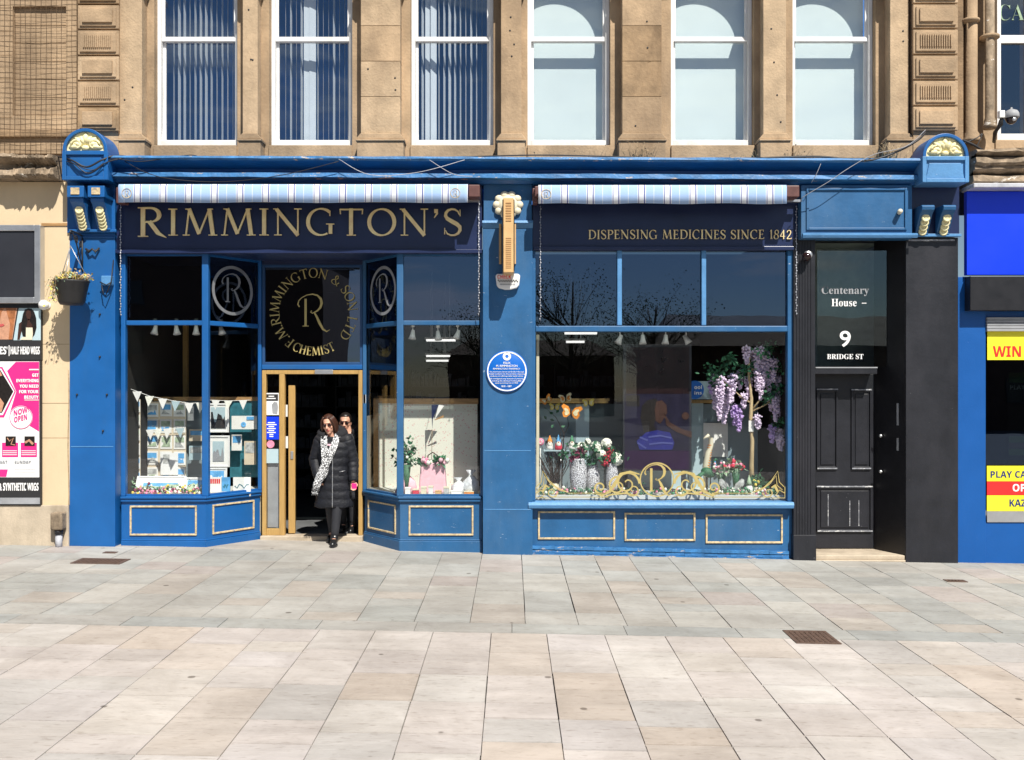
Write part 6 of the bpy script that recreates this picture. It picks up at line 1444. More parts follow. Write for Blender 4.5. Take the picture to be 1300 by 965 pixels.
# shelf of figurines
t = thing('glass_shelf', 'small clear shelf carrying the gnome figurines in the big window', 'shelf', P(711, 572, .45)); a = MB(); a.pb(690, 738, 571.5, 573, .4, .52); build(a, 'plate', 'pale_panel', t); a = MB(); a.tube([P(712, 573, .46), (X(712, .46), .46, LF)], .008, 8); build(a, 'stem', 'silver', t)
zz = Z(571.4, .4)
for (px, hat, body, h_, lab) in ((698, 'butterfly_orange', 'paper', .19, 'gnome figurine with an orange hat, leftmost on the clear shelf'), (709, 'sky_print', 'petal_red', .2, 'gnome figurine with a blue hat, in the middle of the clear shelf'), (726, 'green_mid', 'paper', .19, 'gnome figurine with a green hat, rightmost on the clear shelf')):
    x = X(px, .45); t = thing('gnome_figurine', lab, 'figurine', (x, .45, zz), 'gnome figurines on the clear shelf')
    a = MB(); a.lathe((x, .45, zz), [(.045, 0), (.05, .03), (.04, .08), (.025, .1)], 14); build(a, 'body', body, t)
    a = MB(); a.ball((x, .42, zz + .075), (.032, .02, .04)); build(a, 'beard', 'petal_white', t)
    a = MB(); a.ball((x, .41, zz + .1), .013); build(a, 'nose', 'skin', t)
    a = MB(); a.lathe((x, .45, zz + .095), [(.04, 0), (.03, .03), (.012, .075), (.003, h_ - .095)], 12); build(a, 'hat', hat, t)
t = thing('lollipop', 'big pink swirl lollipop ornament at the left edge of the big window', 'ornament', P(686, 600, .4)); a = MB(); a.lathe(P(686, 561, .4), [(.045, 0), (.05, .012), (.045, .022)], 20, axis='Y'); build(a, 'candy', 'petal_pink', t); a = MB(); a.ring(X(686, .37), Z(561, .37), .018, .026, .375, .38, 18); build(a, 'swirl', 'petal_white', t); a = MB(); a.tube([P(686, 566, .41), (X(686, .41), .41, LF)], .006, 6); build(a, 'stick', 'paper', t)
def butterfly(px, py, Y, s, m, lab, rot=0.0):
    t = thing('butterfly_ornament', lab, 'butterfly', P(px, py, Y), 'orange butterfly ornaments on the display rail'); c = P(px, py, Y)
    for sd in (-1, 1):
        a = MB()
        W_ = [(0, .0), (.25, .45), (.7, .62), (.85, .4), (.6, .12), (.7, -.1), (.55, -.42), (.3, -.4), (.05, -.1)]
        pts = []
        for u, v in W_:
            u *= sd * s; v *= s; pts.append((u * math.cos(rot) - v * math.sin(rot), u * math.sin(rot) + v * math.cos(rot)))
        vs = [(c.x + u, c.y - abs(u) * .35, c.z + v) for u, v in pts] + [(c.x + u, c.y - abs(u) * .35 + .004, c.z + v) for u, v in pts]; n = len(pts)
        a.add(vs, [list(range(n)), list(range(n, 2 * n))] + [[i, (i + 1) % n, n + (i + 1) % n, n + i] for i in range(n)]); wg = build(a, 'wing', m, t)
        a = MB(); vs = [(c.x + (u * .55 + sd * s * .14), c.y - abs(u * .55 + sd * s * .14) * .35 - .003, c.z + v * .55) for u, v in pts]; a.add(vs + [(x, y + .002, z) for x, y, z in vs], [list(range(n)), list(range(n, 2 * n))] + [[i, (i + 1) % n, n + (i + 1) % n, n + i] for i in range(n)]); build(a, 'wing_spot', 'butterfly_wing' if m != 'butterfly_wing' else 'butterfly_orange', wg)
    a = MB(); a.ball(c, (s * .08, s * .1, s * .42), n=8, k=6, rot=Matrix.Rotation(rot, 3, 'Y')); build(a, 'body', 'twig', t)
butterfly(694, 508, .8, .10, 'butterfly_orange', 'small orange butterfly ornament, leftmost on the display rail', .6); butterfly(718, 506, .75, .11, 'butterfly_wing', 'pale yellow butterfly ornament sitting on the display rail', .2); butterfly(725, 524, .6, .17, 'butterfly_orange', 'largest orange butterfly ornament hanging below the display rail', -.15); butterfly(747, 512, .8, .1, 'petal_yellow', 'plain yellow butterfly ornament, rightmost on the display rail', 0.1); butterfly(704, 517, .85, .09, 'petal_yellow', 'small yellow butterfly ornament just below the display rail', 0)
# branch with leaves behind butterflies
t = thing('leafy_branch', 'thin dark branch with sparse leaves behind the butterflies', 'branch', P(715, 570, .9)); a = MB(); a.tube([(X(713, .9), .9, LF), P(714, 590, .9), P(716, 550, .9), P(706, 530, .9), P(695, 520, .88)], [.01, .008, .006, .004, .002], 5); a.tube([P(716, 552, .9), P(722, 540, .9), P(719, 520, .9)], [.005, .004, .002], 5); build(a, 'stem', 'twig', t)
a = MB()
for (u, v) in ((690, 517), (694, 533), (704, 534), (703, 539), (697, 524), (710, 520), (719, 528), (712, 542)): a.leaf(P(u, v, .88), .07, 0)
build(a, 'leaf', 'green_dark', t)
# wisteria tree
t = thing('artificial_wisteria', 'artificial tree with long lilac wisteria blossoms at the right of the big window', 'wisteria tree', (X(954, .5), .5, LF))
Yw = .5; a = MB(); a.tube([(X(955, Yw), Yw, LF), P(954, 590, Yw), P(955, 560, Yw), P(953, 530, Yw), P(954, 505, Yw), P(950, 470, Yw), P(952, 450, Yw)], [.035, .03, .026, .026, .022, .016, .008], 9)
for l in ([P(954, 512, Yw), P(942, 505, Yw + .02), P(928, 492, Yw - .05), P(912, 478, Yw - .1)], [P(955, 522, Yw), P(970, 515, Yw), P(985, 505, Yw - .06)], [P(955, 520, Yw), P(966, 506, Yw), P(975, 490, Yw + .05)], [P(951, 475, Yw), P(965, 455, Yw), P(975, 452, Yw)]): a.tube(l, [.012, .01, .007, .004][:len(l)], 6)
build(a, 'trunk', 'trunk', t)
rac = [(907, 475, 520), (913, 490, 534), (919, 500, 538), (931, 475, 500), (928, 482, 512), (950, 478, 504), (933, 515, 540), (961, 442, 470), (962, 470, 496), (973, 447, 476), (976, 470, 500), (982, 455, 485), (966, 478, 508), (948, 440, 462), (985, 505, 535), (992, 505, 530), (980, 540, 562), (989, 545, 570), (962, 527, 545), (938, 520, 548), (903, 480, 500), (916, 478, 512), (922, 498, 526), (940, 470, 494), (956, 446, 474), (969, 460, 492), (988, 478, 506), (979, 500, 522), (991, 552, 572), (944, 500, 518), (968, 440, 462)]
for k, (px, c, d) in enumerate(rac):
    rr = random.Random(k); Y = Yw + rr.uniform(-.12, .15); a = MB(); n = int((d - c) * 3.6)
    for i in range(n):
        f_ = i / n; r_ = .07 * (1 - .72 * f_) * (1 if f_ > .1 else .7); an = rr.uniform(0, 2 * PI); q = rr.uniform(.3, 1); s = .0155 * rr.uniform(.7, 1.3)
        a.ball(P(px, c + (d - c) * f_, Y) + Vector((math.cos(an) * r_ * q, math.sin(an) * r_ * q, 0)), (s * 1.2, s, s), 0, n=5, k=3)
    a.tube([P(px, c - 3, Y), P(px, d, Y)], .004, 4)
    build(a, 'blossom', 'lilac_deep' if k in (6, 16, 19, 20) else 'lilac', t)
for k, (u, v, r_) in enumerate(((905, 472, .1), (924, 465, .12), (938, 478, .1), (950, 466, .12), (965, 448, .1), (978, 442, .12), (984, 470, .1), (985, 496, .12), (995, 490, .09), (975, 505, .1), (912, 482, .1), (990, 535, .07), (926, 455, .06))):
    rr = random.Random(k + 50); a = MB()
    for i in range(46): a.leaf(P(u, v, Yw) + Vector((rr.gauss(0, r_ * .6), rr.gauss(0, .06), rr.gauss(0, r_ * .45))), .07, rr.randrange(2), rr)
    build(a, 'foliage', ['green_dark', 'green_mid'], t)
a = MB(); a.pb(950.5, 957, 534, 548, Yw - .04, Yw - .036); build(a, 'price_tag', 'paper', t)
# seahorse ornament and bird
t = thing('seahorse_ornament', 'banded cream and rust seahorse ornament in front of the pale panel', 'ornament', (X(899, .6), .6, LF))
pts = [P(898, 628, .6), P(896, 610, .6), P(896, 592, .6), P(899, 575, .6), P(903, 565, .6), P(902, 556, .6), P(899, 553, .58), P(893, 557, .55)]
a = MB(); a.tube(pts, [.012, .03, .045, .04, .03, .03, .026, .008], 12); build(a, 'body', 'cream', t)
a = MB()
for k in range(12):
    f_ = k / 12; v = 600 - 38 * f_; u = 896 + 6 * f_; a.ring(0, 0, .0, .05 - .015 * f_, -.004, .004, 12); n_ = 48
    c = P(u, v, .6); a.v[-48:] = [(c.x + x * 1.0, c.y + z * .9, c.z + y) for x, y, z in a.v[-48:]]
build(a, 'band', 'butterfly_orange', t)
t = thing('peacock_ornament', 'dark green peacock ornament standing before the pink flowers', 'ornament', (X(900, .45), .45, LF))
a = MB(); c = P(899, 600, .45); a.ball(c, (.1, .06, .065), n=14, k=9, rot=Matrix.Rotation(.35, 3, 'Y')); a.tube([c + Vector((.06, 0, .03)), c + Vector((.1, 0, .09)), c + Vector((.08, 0, .15)), c + Vector((.1, 0, .175)), c + Vector((.13, 0, .17))], [.035, .022, .016, .018, .004], 10); a.tube([c + Vector((-.06, 0, 0)), c + Vector((-.14, 0, -.06)), c + Vector((-.16, 0, -.12))], [.05, .05, .02], 10, flat=.5); build(a, 'body', 'green_dark', t)
a = MB()
for s in (-.02, .03): a.tube([c + Vector((s, 0, -.04)), (c.x + s, c.y, LF)], .008, 6)
build(a, 'leg', 'black_plain', t)
a = MB(); a.tube([c + Vector((.095, -.01, .06)), c + Vector((.1, -.015, .1)), c + Vector((.085, -.01, .15))], .009, 6); build(a, 'neck_stripe', 'sky_print', t)
bouquet(916, 600, .4, 'pink and white flower bunch beside the peacock ornament', ['green_pale', 'petal_pink', 'petal_pink', 'petal_white', 'pale_pink'], (.06, .03, .06), 60, 11, s=.055)
bouquet(934, 596, .42, 'coral pink flower bunch behind the grey butterfly wings', ['green_pale', 'petal_pink', 'petal_red', 'petal_pink', 'petal_white'], (.05, .03, .05), 50, 12, s=.055)
t = thing('wing_ornament', 'pair of pale grey veined butterfly wings standing in front of the pink flowers', 'ornament', (X(929, .32), .32, LF))
for s in (-1, 1):
    a = MB(); cx = X(929, .32); pts = [(cx + s * u, LF + v) for u, v in ((.01, .02), (.05, .13), (.13, .2), (.16, .19), (.165, .13), (.12, .06), (.09, .0), (.04, .0))]; a.xz(pts, .32, .326); w_ = build(a, 'wing', 'grey_print', t)
    a = MB()
    for k in range(4): a.ribbon([(cx + s * .03, LF + .04), (cx + s * (.09 + .02 * k), LF + .17 - .035 * k)], .004, .316)
    build(a, 'vein', 'silver', w_)
x = X(951, .34); t = thing('gnome_figurine', 'pale gnome figurine standing on the sill at the foot of the wisteria', 'figurine', (x, .34, LF)); a = MB(); a.lathe((x, .34, LF), [(.05, 0), (.055, .05), (.04, .1), (.03, .12)], 14); build(a, 'body', 'paper', t); a = MB(); a.lathe((x, .34, LF + .115), [(.042, 0), (.03, .04), (.003, .13)], 12); build(a, 'hat', 'green_pale', t)
t = thing('yellow_posy', 'yellow flower with dark leaves in a pot right of the wisteria trunk', 'posy', (X(962, .4), .4, LF)); a = MB(); a.lathe((X(962, .4), .4, LF), [(.04, 0), (.055, .08)], 12); build(a, 'pot', 'cream', t); a = MB(); posy(a, (X(962, .4), .4, LF + .1), (.04, .03, .05), 30, 2, 4, .05); build(a, 'flowers', ['green_dark', 'petal_yellow'], t)
for (px, r_, lab) in ((697, .03, 'pink shell ornament lying among the twigs'), ):
    pass
# --- hanging basket on the left pilaster ---
hb = Vector((X(105) - .0, -.36, Z(352, -.36))); hx = X(91, -.36); hb.x = hx
t = thing('hanging_basket', 'black hanging basket with dried straggling plants on the cream wall edge', 'hanging basket', (hx, -.36, Z(388, -.36)))
zt_ = Z(357, -.36); zb_ = Z(387, -.36)
a = MB(); a.lathe((hx, -.36, zb_), [(.13, 0), (.15, .03), (.2, zt_ - zb_ - .02), (.215, zt_ - zb_)], 28); build(a, 'pot', 'iron', t)
a = MB(); a.lathe((hx, -.36, zt_ - .02), [(.19, 0), (.19, .025), (.1, .035), (.01, .04)], 20); build(a, 'soil', 'bark', t)
a = MB(); top = Vector((hx - .015, -.36, Z(312, -.36)))
for k in range(3):
    an = 2 * PI * k / 3 + .6; a.tube([top, (hx + math.cos(an) * .205, -.36 + math.sin(an) * .205, zt_)], .005, 5)
build(a, 'hanging_chain', 'silver', t)
a = MB(); g2 = MB(); rr = random.Random(77)
for k in range(150):
    an = rr.uniform(0, 2 * PI); r0 = rr.uniform(0, .19); b = Vector((hx + math.cos(an) * r0, -.36 + math.sin(an) * r0, zt_)); over = math.cos(an) < -.1 and math.sin(an) < .5
    if over: e = b + Vector((math.cos(an) * rr.uniform(.06, .16), math.sin(an) * rr.uniform(.03, .12), -rr.uniform(.0, .28))); m_ = b.lerp(e, .4) + Vector((-.02, 0, .08))
    else: e = b + Vector((math.cos(an) * .07, math.sin(an) * .07, rr.uniform(.02, .11))); m_ = b.lerp(e, .5) + Vector((0, 0, .02))
    a.tube([b, m_, e], [.003, .003, .0015], 4)
    for q in range(5 if over else 2): g2.leaf(m_.lerp(e, rr.uniform(0, 1)) + Vector((rr.gauss(0, .015),) * 3), .045, rr.choice([0, 0, 1, 2]), rr)
build(a, 'dry_stems', 'dry_stem', t); build(g2, 'withered_leaves', ['dry_leaf', 'petal_yellow', 'green_pale'], t)
t = thing('basket_bracket', 'curled black iron bracket holding the hanging basket', 'bracket', P(103, 340, -.02))
a = MB(); xb_ = X(105); x1_ = hx - .0
a.tube([(xb_, -.01, Z(300)), (xb_, -.01, Z(345))], .012, 6)
def lp(f_, z): return (xb_ + (x1_ - xb_) * f_, -.01 - .37 * f_, z)
a.tube([lp(0, Z(300)), lp(.5, Z(299)), lp(1, Z(299)), lp(1.08, Z(302))], .011, 6); a.tube([lp(0, Z(340)), lp(.3, Z(325)), lp(.6, Z(308)), lp(.9, Z(300))], .009, 6)
a.tube([lp(.55 + .16 * math.cos(q * .55) * (1 - q / 26), Z(308) + .06 * math.sin(q * .55) * (1 - q / 26)) for q in range(22)], .007, 5)
a.tube([lp(.18 + .1 * math.cos(q * .55) * (1 - q / 26), Z(312) + .05 * math.sin(q * .55) * (1 - q / 26)) for q in range(20)], .006, 5); a.tube([lp(1, Z(299)), lp(1, Z(312))], .006, 5); build(a, 'bracket', 'iron', t)
t = thing('wall_bracket', 'small clear bracket with black wire on the blue left pilaster', 'bracket', P(136, 360, -.02)); a = MB(); a.pb(128, 142, 350, 362, -.07, -.001); build(a, 'plate', 'blue_pale', t, bev=.01); a = MB(); a.tube([P(129, 362, -.08), P(131, 372, -.1), P(134, 376, -.1), P(138, 366, -.1), P(141, 358, -.1), P(144, 330, -.02)], .007, 5); a.tube([P(127, 358, -.08), P(135, 362, -.1), P(142, 358, -.08)], .008, 5); build(a, 'wire', 'cable', t)
t = thing('iron_hook', 'black bat shaped iron hook near the top of the blue left pilaster', 'hook', P(118, 318, -.02)); a = MB(); a.tube([P(109, 316, -.02), P(113, 320, -.05), P(117, 316, -.06), P(121, 320, -.05), P(126, 315, -.02)], .014, 6); build(a, 'hook', 'iron', t)
# --- cables along the cornice ---
rr = random.Random(15)
def cable(pts, r, m, lab, sub=6):
    V = [Vector(p) for p in pts]; o = []
    for i in range(len(V) - 1):
        p0, p1, p2, p3 = V[max(i - 1, 0)], V[i], V[i + 1], V[min(i + 2, len(V) - 1)]
        for k in range(sub):
            t_ = k / sub; o.append(.5 * ((2 * p1) + (p2 - p0) * t_ + (2 * p0 - 5 * p1 + 4 * p2 - p3) * t_ ** 2 + (3 * p1 - p0 - 3 * p2 + p3) * t_ ** 3))
    o.append(V[-1]); a = MB(); a.tube(o, r, 5); return build(a, 'cable', m, org=V[len(V) // 2], label=lab, cat='cable', group='loose cables along the cornice')
cable([P(70, 198, -.05), P(90, 203, -.34), P(110, 212, -.36), P(130, 203, -.35), P(150, 198, -.25), P(200, 203, -.2), P(260, 199, -.2), P(330, 203, -.15), P(420, 200, -.15)], .012, 'cable', 'thick black cable drooping over the left capital box and onto the cornice')
cable([P(60, 205, -.05), P(90, 206, -.35), P(112, 220, -.36), P(136, 206, -.34), P(160, 200, -.26)], .007, 'cable', 'thin cable drooping lowest over the left capital box')
cable([P(80, 200, -.1), P(95, 208, -.35), P(118, 216, -.36), P(142, 202, -.3), P(180, 205, -.3), P(240, 197, -.2), P(255, 201, -.2)], .006, 'cable', 'thin cable looping from the left capital box past the first sash window')
cable([P(150, 200, -.2), P(200, 224, -.3), P(280, 231, -.23), P(360, 222, -.3), P(430, 205, -.3)], .005, 'cable', 'thin cable sagging across the cornice above the large fascia lettering')
cable([P(430, 202, -.3), P(470, 222, -.3), P(530, 219, -.3), P(590, 203, -.3)], .004, 'lead', 'pale thin cable sagging across the cornice left of the central pilaster')
cable([P(545, 203, -.3), P(575, 221, -.3), P(600, 224, -.3)], .004, 'lead', 'short pale cable end hanging over the cornice near the central pilaster')
cable([P(430, 201, -.1), P(560, 200, -.1), P(680, 197, -.1), P(780, 199, -.1), P(880, 202, -.1), P(980, 200, -.15), P(1040, 199, -.2)], .009, 'cable', 'long black cable lying along the top of the cornice under the middle windows')
cable([P(960, 201, -.2), P(1040, 199, -.22), P(1100, 204, -.28), P(1140, 192, -.25), P(1165, 178, -.2), P(1175, 168, -.1)], .014, 'cable', 'thick black cable rising from the cornice to the right arched capital')
cable([P(1175, 165, -.1), P(1150, 186, -.26), P(1110, 196, -.3), P(1080, 212, -.32), P(1050, 232, -.32), P(1020, 250, -.24), P(1018, 256, -.17)], .0045, 'pale_cable', 'pale grey cable sweeping down over the blue head board above the doorway')
cable([P(1042, 208, -.31), P(1036, 222, -.31), P(1030, 232, -.26)], .004, 'pale_cable', 'short pale cable dropping over the cornice above the doorway')
cable([P(1222, 178, -.1), P(1236, 184, -.1), P(1250, 192, -.1), P(1270, 198, -.12), P(1320, 201, -.12)], .016, 'cable', 'thick black cable curving right past the columns under the dome camera')
cable([P(1222, 183, -.05), P(1240, 175, -.02), P(1247, 170, .0), P(1240, 186, -.02)], .007, 'cable', 'small looped cable at the foot of the right column')
# weeds on the ledge
def weed(px, Y, n, h_, lab, m='dry_stem'):
    b0 = P(px, 200, Y); rr = random.Random(px); a = MB()
    for k in range(n):
        b = b0 + Vector((rr.gauss(0, .12), rr.gauss(0, .02), -.01)); e = b + Vector((rr.gauss(0, .08), rr.gauss(-.02, .03), rr.uniform(.4, 1) * h_)); a.tube([b, b.lerp(e, .5) + Vector((rr.gauss(0, .015), 0, .01)), e], [.003, .0025, .001], 3)
        if rr.random() < .5: a.leaf(e, .03, 0, rr)
    build(a, 'weed', m, org=b0, label=lab, cat='weed', group='dry weeds growing on top of the cornice')
weed(813, .0, 34, .22, 'largest dry weed on the cornice below the wide pier between the pale windows'); weed(1130, -.05, 40, .2, 'dry grass on the cornice beside the right arched capital', 'dry_leaf'); weed(1010, .0, 16, .16, 'thin dry weed on the cornice below the rightmost pale window'); weed(750, .0, 8, .16, 'few dry stalks on the cornice below the first pale window'); weed(690, .0, 6, .12, 'few dry stalks on the cornice just right of the narrow pier'); weed(950, .02, 10, .08, 'low dry grass on the cornice below the middle pale window', 'dry_leaf')
# extra small papers in the left bay
for (l, r_, c, d, Y, m, lab) in ((238, 246, 516, 534, 1.1, 'paper', 'narrow white card on the grey cloth right of the card board'), (240, 259, 545, 560, 1.15, 'cardboard', 'small buff card on the grey cloth beside the mullion'), (240, 258, 566, 584, 1.12, 'pale_panel', 'pale blue card low on the grey cloth beside the mullion'), (294, 307, 552, 572, 1.1, 'paper', 'white card on the teal cloth below the notice'), (310, 325, 560, 590, 1.08, 'cardboard', 'tall buff card at the right edge of the teal cloth'), (196, 203, 607, 626, .8, 'cardboard', 'small buff card standing behind the tilted landscape picture')):
    t = thing('small_card', lab, 'card', P((l + r_) / 2, d, Y)); a = MB(); a.pb(l, r_, c, d, Y, Y + .006); build(a, 'sheet', m, t)
    a = MB(); a.pb(l + 1.5, r_ - 1.5, c + 2, (c + d) / 2, Y - .004, Y - .001); build(a, 'picture', R.choice(['sky_print', 'green_print', 'grey_print']), t)
# ================= people =================
def V3(*a): return Vector(a)
def loft(mb, rings, n=24, m=0, cap=(False, False), smooth=True):
    # rings: (centre, rx, ry, fn) ellipses in horizontal planes
    vs = []
    for (c, rx, ry) in rings:
        for j in range(n):
            a = 2 * PI * j / n; vs.append((c[0] + rx * math.cos(a), c[1] + ry * math.sin(a), c[2]))
    k = len(rings); fs = [[i * n + j, i * n + (j + 1) % n, (i + 1) * n + (j + 1) % n, (i + 1) * n + j] for i in range(k - 1) for j in range(n)]
    if cap[0]: fs.append(list(range(n))[::-1])
    if cap[1]: fs.append(list(range((k - 1) * n, k * n)))
    return mb.add(vs, fs, m, smooth)
def limb(mb, pts, rs, n=12, flat=None):
    # rounded-off tube, several samples per bone
    P_ = [Vector(p) for p in pts]; q = []; r = []
    for i in range(len(P_) - 1):
        for k in range(4):
            t = k / 4; q.append(P_[i].lerp(P_[i + 1], t)); r.append(rs[i] * (1 - t) + rs[i + 1] * t)
    q.append(P_[-1]); r.append(rs[-1]); mb.tube(q, r, n, flat=flat); mb.ball(P_[0], rs[0], n=n, k=8); mb.ball(P_[-1], rs[-1], n=n, k=8)
def person(label, loc, rz, h, J, hair_m, scarf=False, quilt=True, coat_hem=.48, glasses=True, bun=False, scale=1.0):
    t = thing('person', label, 'person', loc)
    def B(mb, nm, m, par=None, **k):
        mb.v = [(x * scale, y * scale, z * scale) for x, y, z in mb.v]
        return build2(mb, nm, m, par or t, **k)
    def build2(mb, nm, m, par, **k):
        o = ORG[par.name]; mb.v = [(v[0] + o.x, v[1] + o.y, v[2] + o.z) for v in mb.v]; return build(mb, nm, m, par, **k)
    hd = J['head']; b = MB()
    # torso, neck, head with face
    ch, pe, nk = J['chest'], J['pelvis'], J['neck']
    b.tube([pe + V3(0, 0, -.08), pe, pe.lerp(ch, .4), ch, ch.lerp(nk, .55), nk], [.13, .165, .125, .155, .13, .06], 18, flat=.68, up=(0, 1, 0)); limb(b, [nk + V3(0, 0, -.05), nk + (hd - nk) * .6], [.055, .048])
    up = V3(J.get('tilt', 0), -.12, 1).normalized(); fw = V3(J.get('turn', 0), -1, -.12).normalized(); rt = fw.cross(up).normalized()
    def Hh(x, y, z): return hd + rt * x + fw * y + up * z      # x right of viewer-left, y forward, z up, head centre at eye level
    rot = Matrix((rt, fw, up)).transposed()
    b.ball(Hh(0, -.01, .03), (.074, .092, .092), n=20, k=14, rot=rot); b.ball(Hh(0, .018, -.045), (.058, .066, .075), n=18, k=12, rot=rot); b.ball(Hh(0, .05, -.098), (.03, .028, .024), n=12, k=8, rot=rot)
    b.tube([Hh(0, .078, .01), Hh(0, .093, -.015), Hh(0, .105, -.036), Hh(0, .09, -.046)], [.009, .011, .015, .008], 8); b.ball(Hh(0, .072, .028), (.045, .022, .012), rot=rot)
    for s in (-1, 1):
        b.ball(Hh(s * .04, .058, -.03), (.022, .02, .022), rot=rot); b.ball(Hh(s * .075, -.005, -.02), (.01, .02, .032), n=8, k=6, rot=rot); b.ball(Hh(s * .013, .093, -.042), (.009, .009, .007), rot=rot)
    b.ball(Hh(0, .082, -.064), (.022, .011, .006), rot=rot); b.ball(Hh(0, .08, -.076), (.018, .012, .007), rot=rot)
    for s in ('L', 'R'):
        limb(b, [J['hip' + s], J['knee' + s], J['ank' + s]], [.088, .056, .037]); limb(b, [J['ank' + s], J['toe' + s]], [.036, .03])
        limb(b, [J['sh' + s], J['el' + s], J['wr' + s]], [.056, .042, .028])
        w = J['wr' + s]; d = (w - J['el' + s]).normalized(); pal = w + d * .085; sx = V3(1, 0, 0); side = (sx - d * sx.dot(d)).normalized(); nrm = d.cross(side)
        if s == J.get('front_hand', 'L'): side, nrm = nrm, side
        b.tube([w, w + d * .03, pal], [.028, .036, .038], 10, flat=.45, up=tuple(nrm))
        for k in range(4):
            r0 = pal - d * .01 + side * (.027 - .018 * k); L_ = [.068, .075, .07, .055][k]; cur = nrm * (.018)
            limb(b, [r0, r0 + d * L_ * .45 + cur * .4, r0 + d * L_ * .75 + cur * 1.4, r0 + d * L_ * .85 + cur * 2.4], [.0088, .0082, .0075, .0068], 7)
        r0 = w + d * .03 + side * .03; limb(b, [r0, r0 + side * .02 + d * .03 + nrm * .008, r0 + side * .018 + d * .055 + nrm * .02], [.011, .0095, .008], 7)
    bo = B(b, 'body', ['skin', 'lip'])
    md = bo.modifiers.new('join', 'REMESH'); md.mode = 'VOXEL'; md.voxel_size = .0055 * scale; md.use_smooth_shade = True
    sm = bo.modifiers.new('soft', 'SMOOTH'); sm.factor = .5; sm.iterations = 3
    bpy.context.view_layer.update(); dg = bpy.context.evaluated_depsgraph_get(); me = bpy.data.meshes.new_from_object(bo.evaluated_get(dg)); bo.modifiers.clear(); bo.data = me; me.materials.clear(); me.materials.append(M['skin']); me.materials.append(M['lip'])
    c = Hh(0, .088, -.07) * scale
    for p in me.polygons: p.use_smooth = True; p.material_index = 1 if ((p.center - c).dot(rt) ** 2 / .022 ** 2 + (p.center - c).dot(up) ** 2 / .011 ** 2 < 1 and (p.center - c).dot(fw) > -.03) else 0
    # hair
    a = MB(); rr = random.Random(3)
    n, k = 28, 12; vs = []; fs = []
    for i in range(k + 1):
        f_ = i / k
        for j in range(n):
            an = 2 * PI * j / n; u, v_ = math.cos(an), math.sin(an)      # v_>0 front
            ph = f_ * (1.02 if v_ > .45 else 1.9 if not bun else 1.62) ; 
            if ph < PI / 2: x, y, z = .086 * u * math.sin(ph), .1 * v_ * math.sin(ph) - .014, .035 + .1 * math.cos(ph)
            else: dn = (ph - PI / 2) * .62; x, y, z = (.086 + .016 * math.sin(dn * 9)) * u, .1 * v_ * (1 - dn * .3) - .02, .035 - dn
            wv = .003 * math.sin(j * 3.7 + i * .6) + rr.uniform(-.0015, .0015); vs.append(Hh(x * (1 + wv * 8), y * (1 + wv * 8), z))
    fs = [[i * n + j, i * n + (j + 1) % n, (i + 1) * n + (j + 1) % n, (i + 1) * n + j] for i in range(k) for j in range(n)]
    a.add(vs, fs, 0, True)
    if not bun:
        for s in (-1, 1):       # locks falling beside the face
            for q in range(7): a.tube([Hh(s * (.03 + .006 * q), .07 - q * .012, .105), Hh(s * (.066 + .003 * q), .07 - .014 * q, .06), Hh(s * (.083 + .002 * q), .05 - .016 * q, 0), Hh(s * (.086 + .003 * math.sin(q)), .035 - .018 * q, -.07), Hh(s * .078, .03 - .018 * q, -.13)], [.006, .012, .014, .012, .003], 6)
    else: a.ball(Hh(0, -.11, .07), (.04, .04, .04), n=12, k=8, rot=rot)
    ho = B(a, 'hair', hair_m); m_ = ho.modifiers.new('thick', 'SOLIDIFY'); m_.thickness = .008
    if glasses:
        a = MB()
        for s in (-1, 1): a.ball(Hh(s * .033, .084, .0), (.027, .008, .02), n=14, k=8, rot=rot); a.tube([Hh(s * .06, .078, .005), Hh(s * .078, .04, .006), Hh(s * .08, -.01, .0)], .003, 5)
        a.tube([Hh(-.01, .09, .004), Hh(.01, .09, .004)], .003, 5); B(a, 'sunglasses', 'lens')
    # coat: quilted loft with sleeves, stand collar and hood
    a = MB(); rg = []; zt = nk.z - .02; N_ = 60
    for i in range(N_ + 1):
        f_ = i / N_; z = coat_hem + (zt - coat_hem) * f_; cx = pe.x + (ch.x - pe.x) * min(1, max(0, (z - pe.z) / (ch.z - pe.z)))
        q = .009 * abs(math.sin(PI * (z - coat_hem) / .105)) if quilt else 0
        zz = (z - coat_hem) / (zt - coat_hem)
        rx = .245 - .063 * math.sin(min(1, zz / .62) * PI / 2) + (.036 * math.sin(min(1, max(0, (zz - .6) / .25)) * PI / 2)); ry = .165 - .02 * zz
        if zz > .86: e = (zz - .86) / .14; rx = rx * (1 - .5 * e ** 1.3); ry = ry * (1 - .25 * e)
        rg.append((V3(cx, .0, z), rx + q, ry + q))
    loft(a, rg, 40); n = 40
    for i in range(len(rg)):   # gathered folds
        for j in range(n):
            x, y, z = a.v[i * n + j]; g = .004 * math.sin(j * 2.3 + i * .35) * (1 - i / len(rg) * .5); c0 = rg[i][0]; a.v[i * n + j] = (c0.x + (x - c0.x) * (1 + g * 4), c0.y + (y - c0.y) * (1 + g * 4), z + .006 * math.sin(j * .9) * (1 if i < 2 else 0))
    for s in ('L', 'R'):
        S0 = J['sh' + s]; E0 = J['el' + s]; W0 = J['wr' + s]; pts = []; rs = []
        for i in range(27):
            f_ = i / 26; p = S0.lerp(E0, f_ * 2) if f_ < .5 else E0.lerp(W0 + (W0 - E0).normalized() * .01, f_ * 2 - 1); pts.append(p); rs.append((.088 - .03 * f_) + (.008 * abs(math.sin(i * PI / 3.6)) if quilt else 0))
        a.tube(pts, rs, 16, cap=True); a.ball(S0, .089, n=16, k=10)
    co = B(a, 'coat', 'coat')
    m_ = co.modifiers.new('thick', 'SOLIDIFY'); m_.thickness = .006; m_.offset = -1
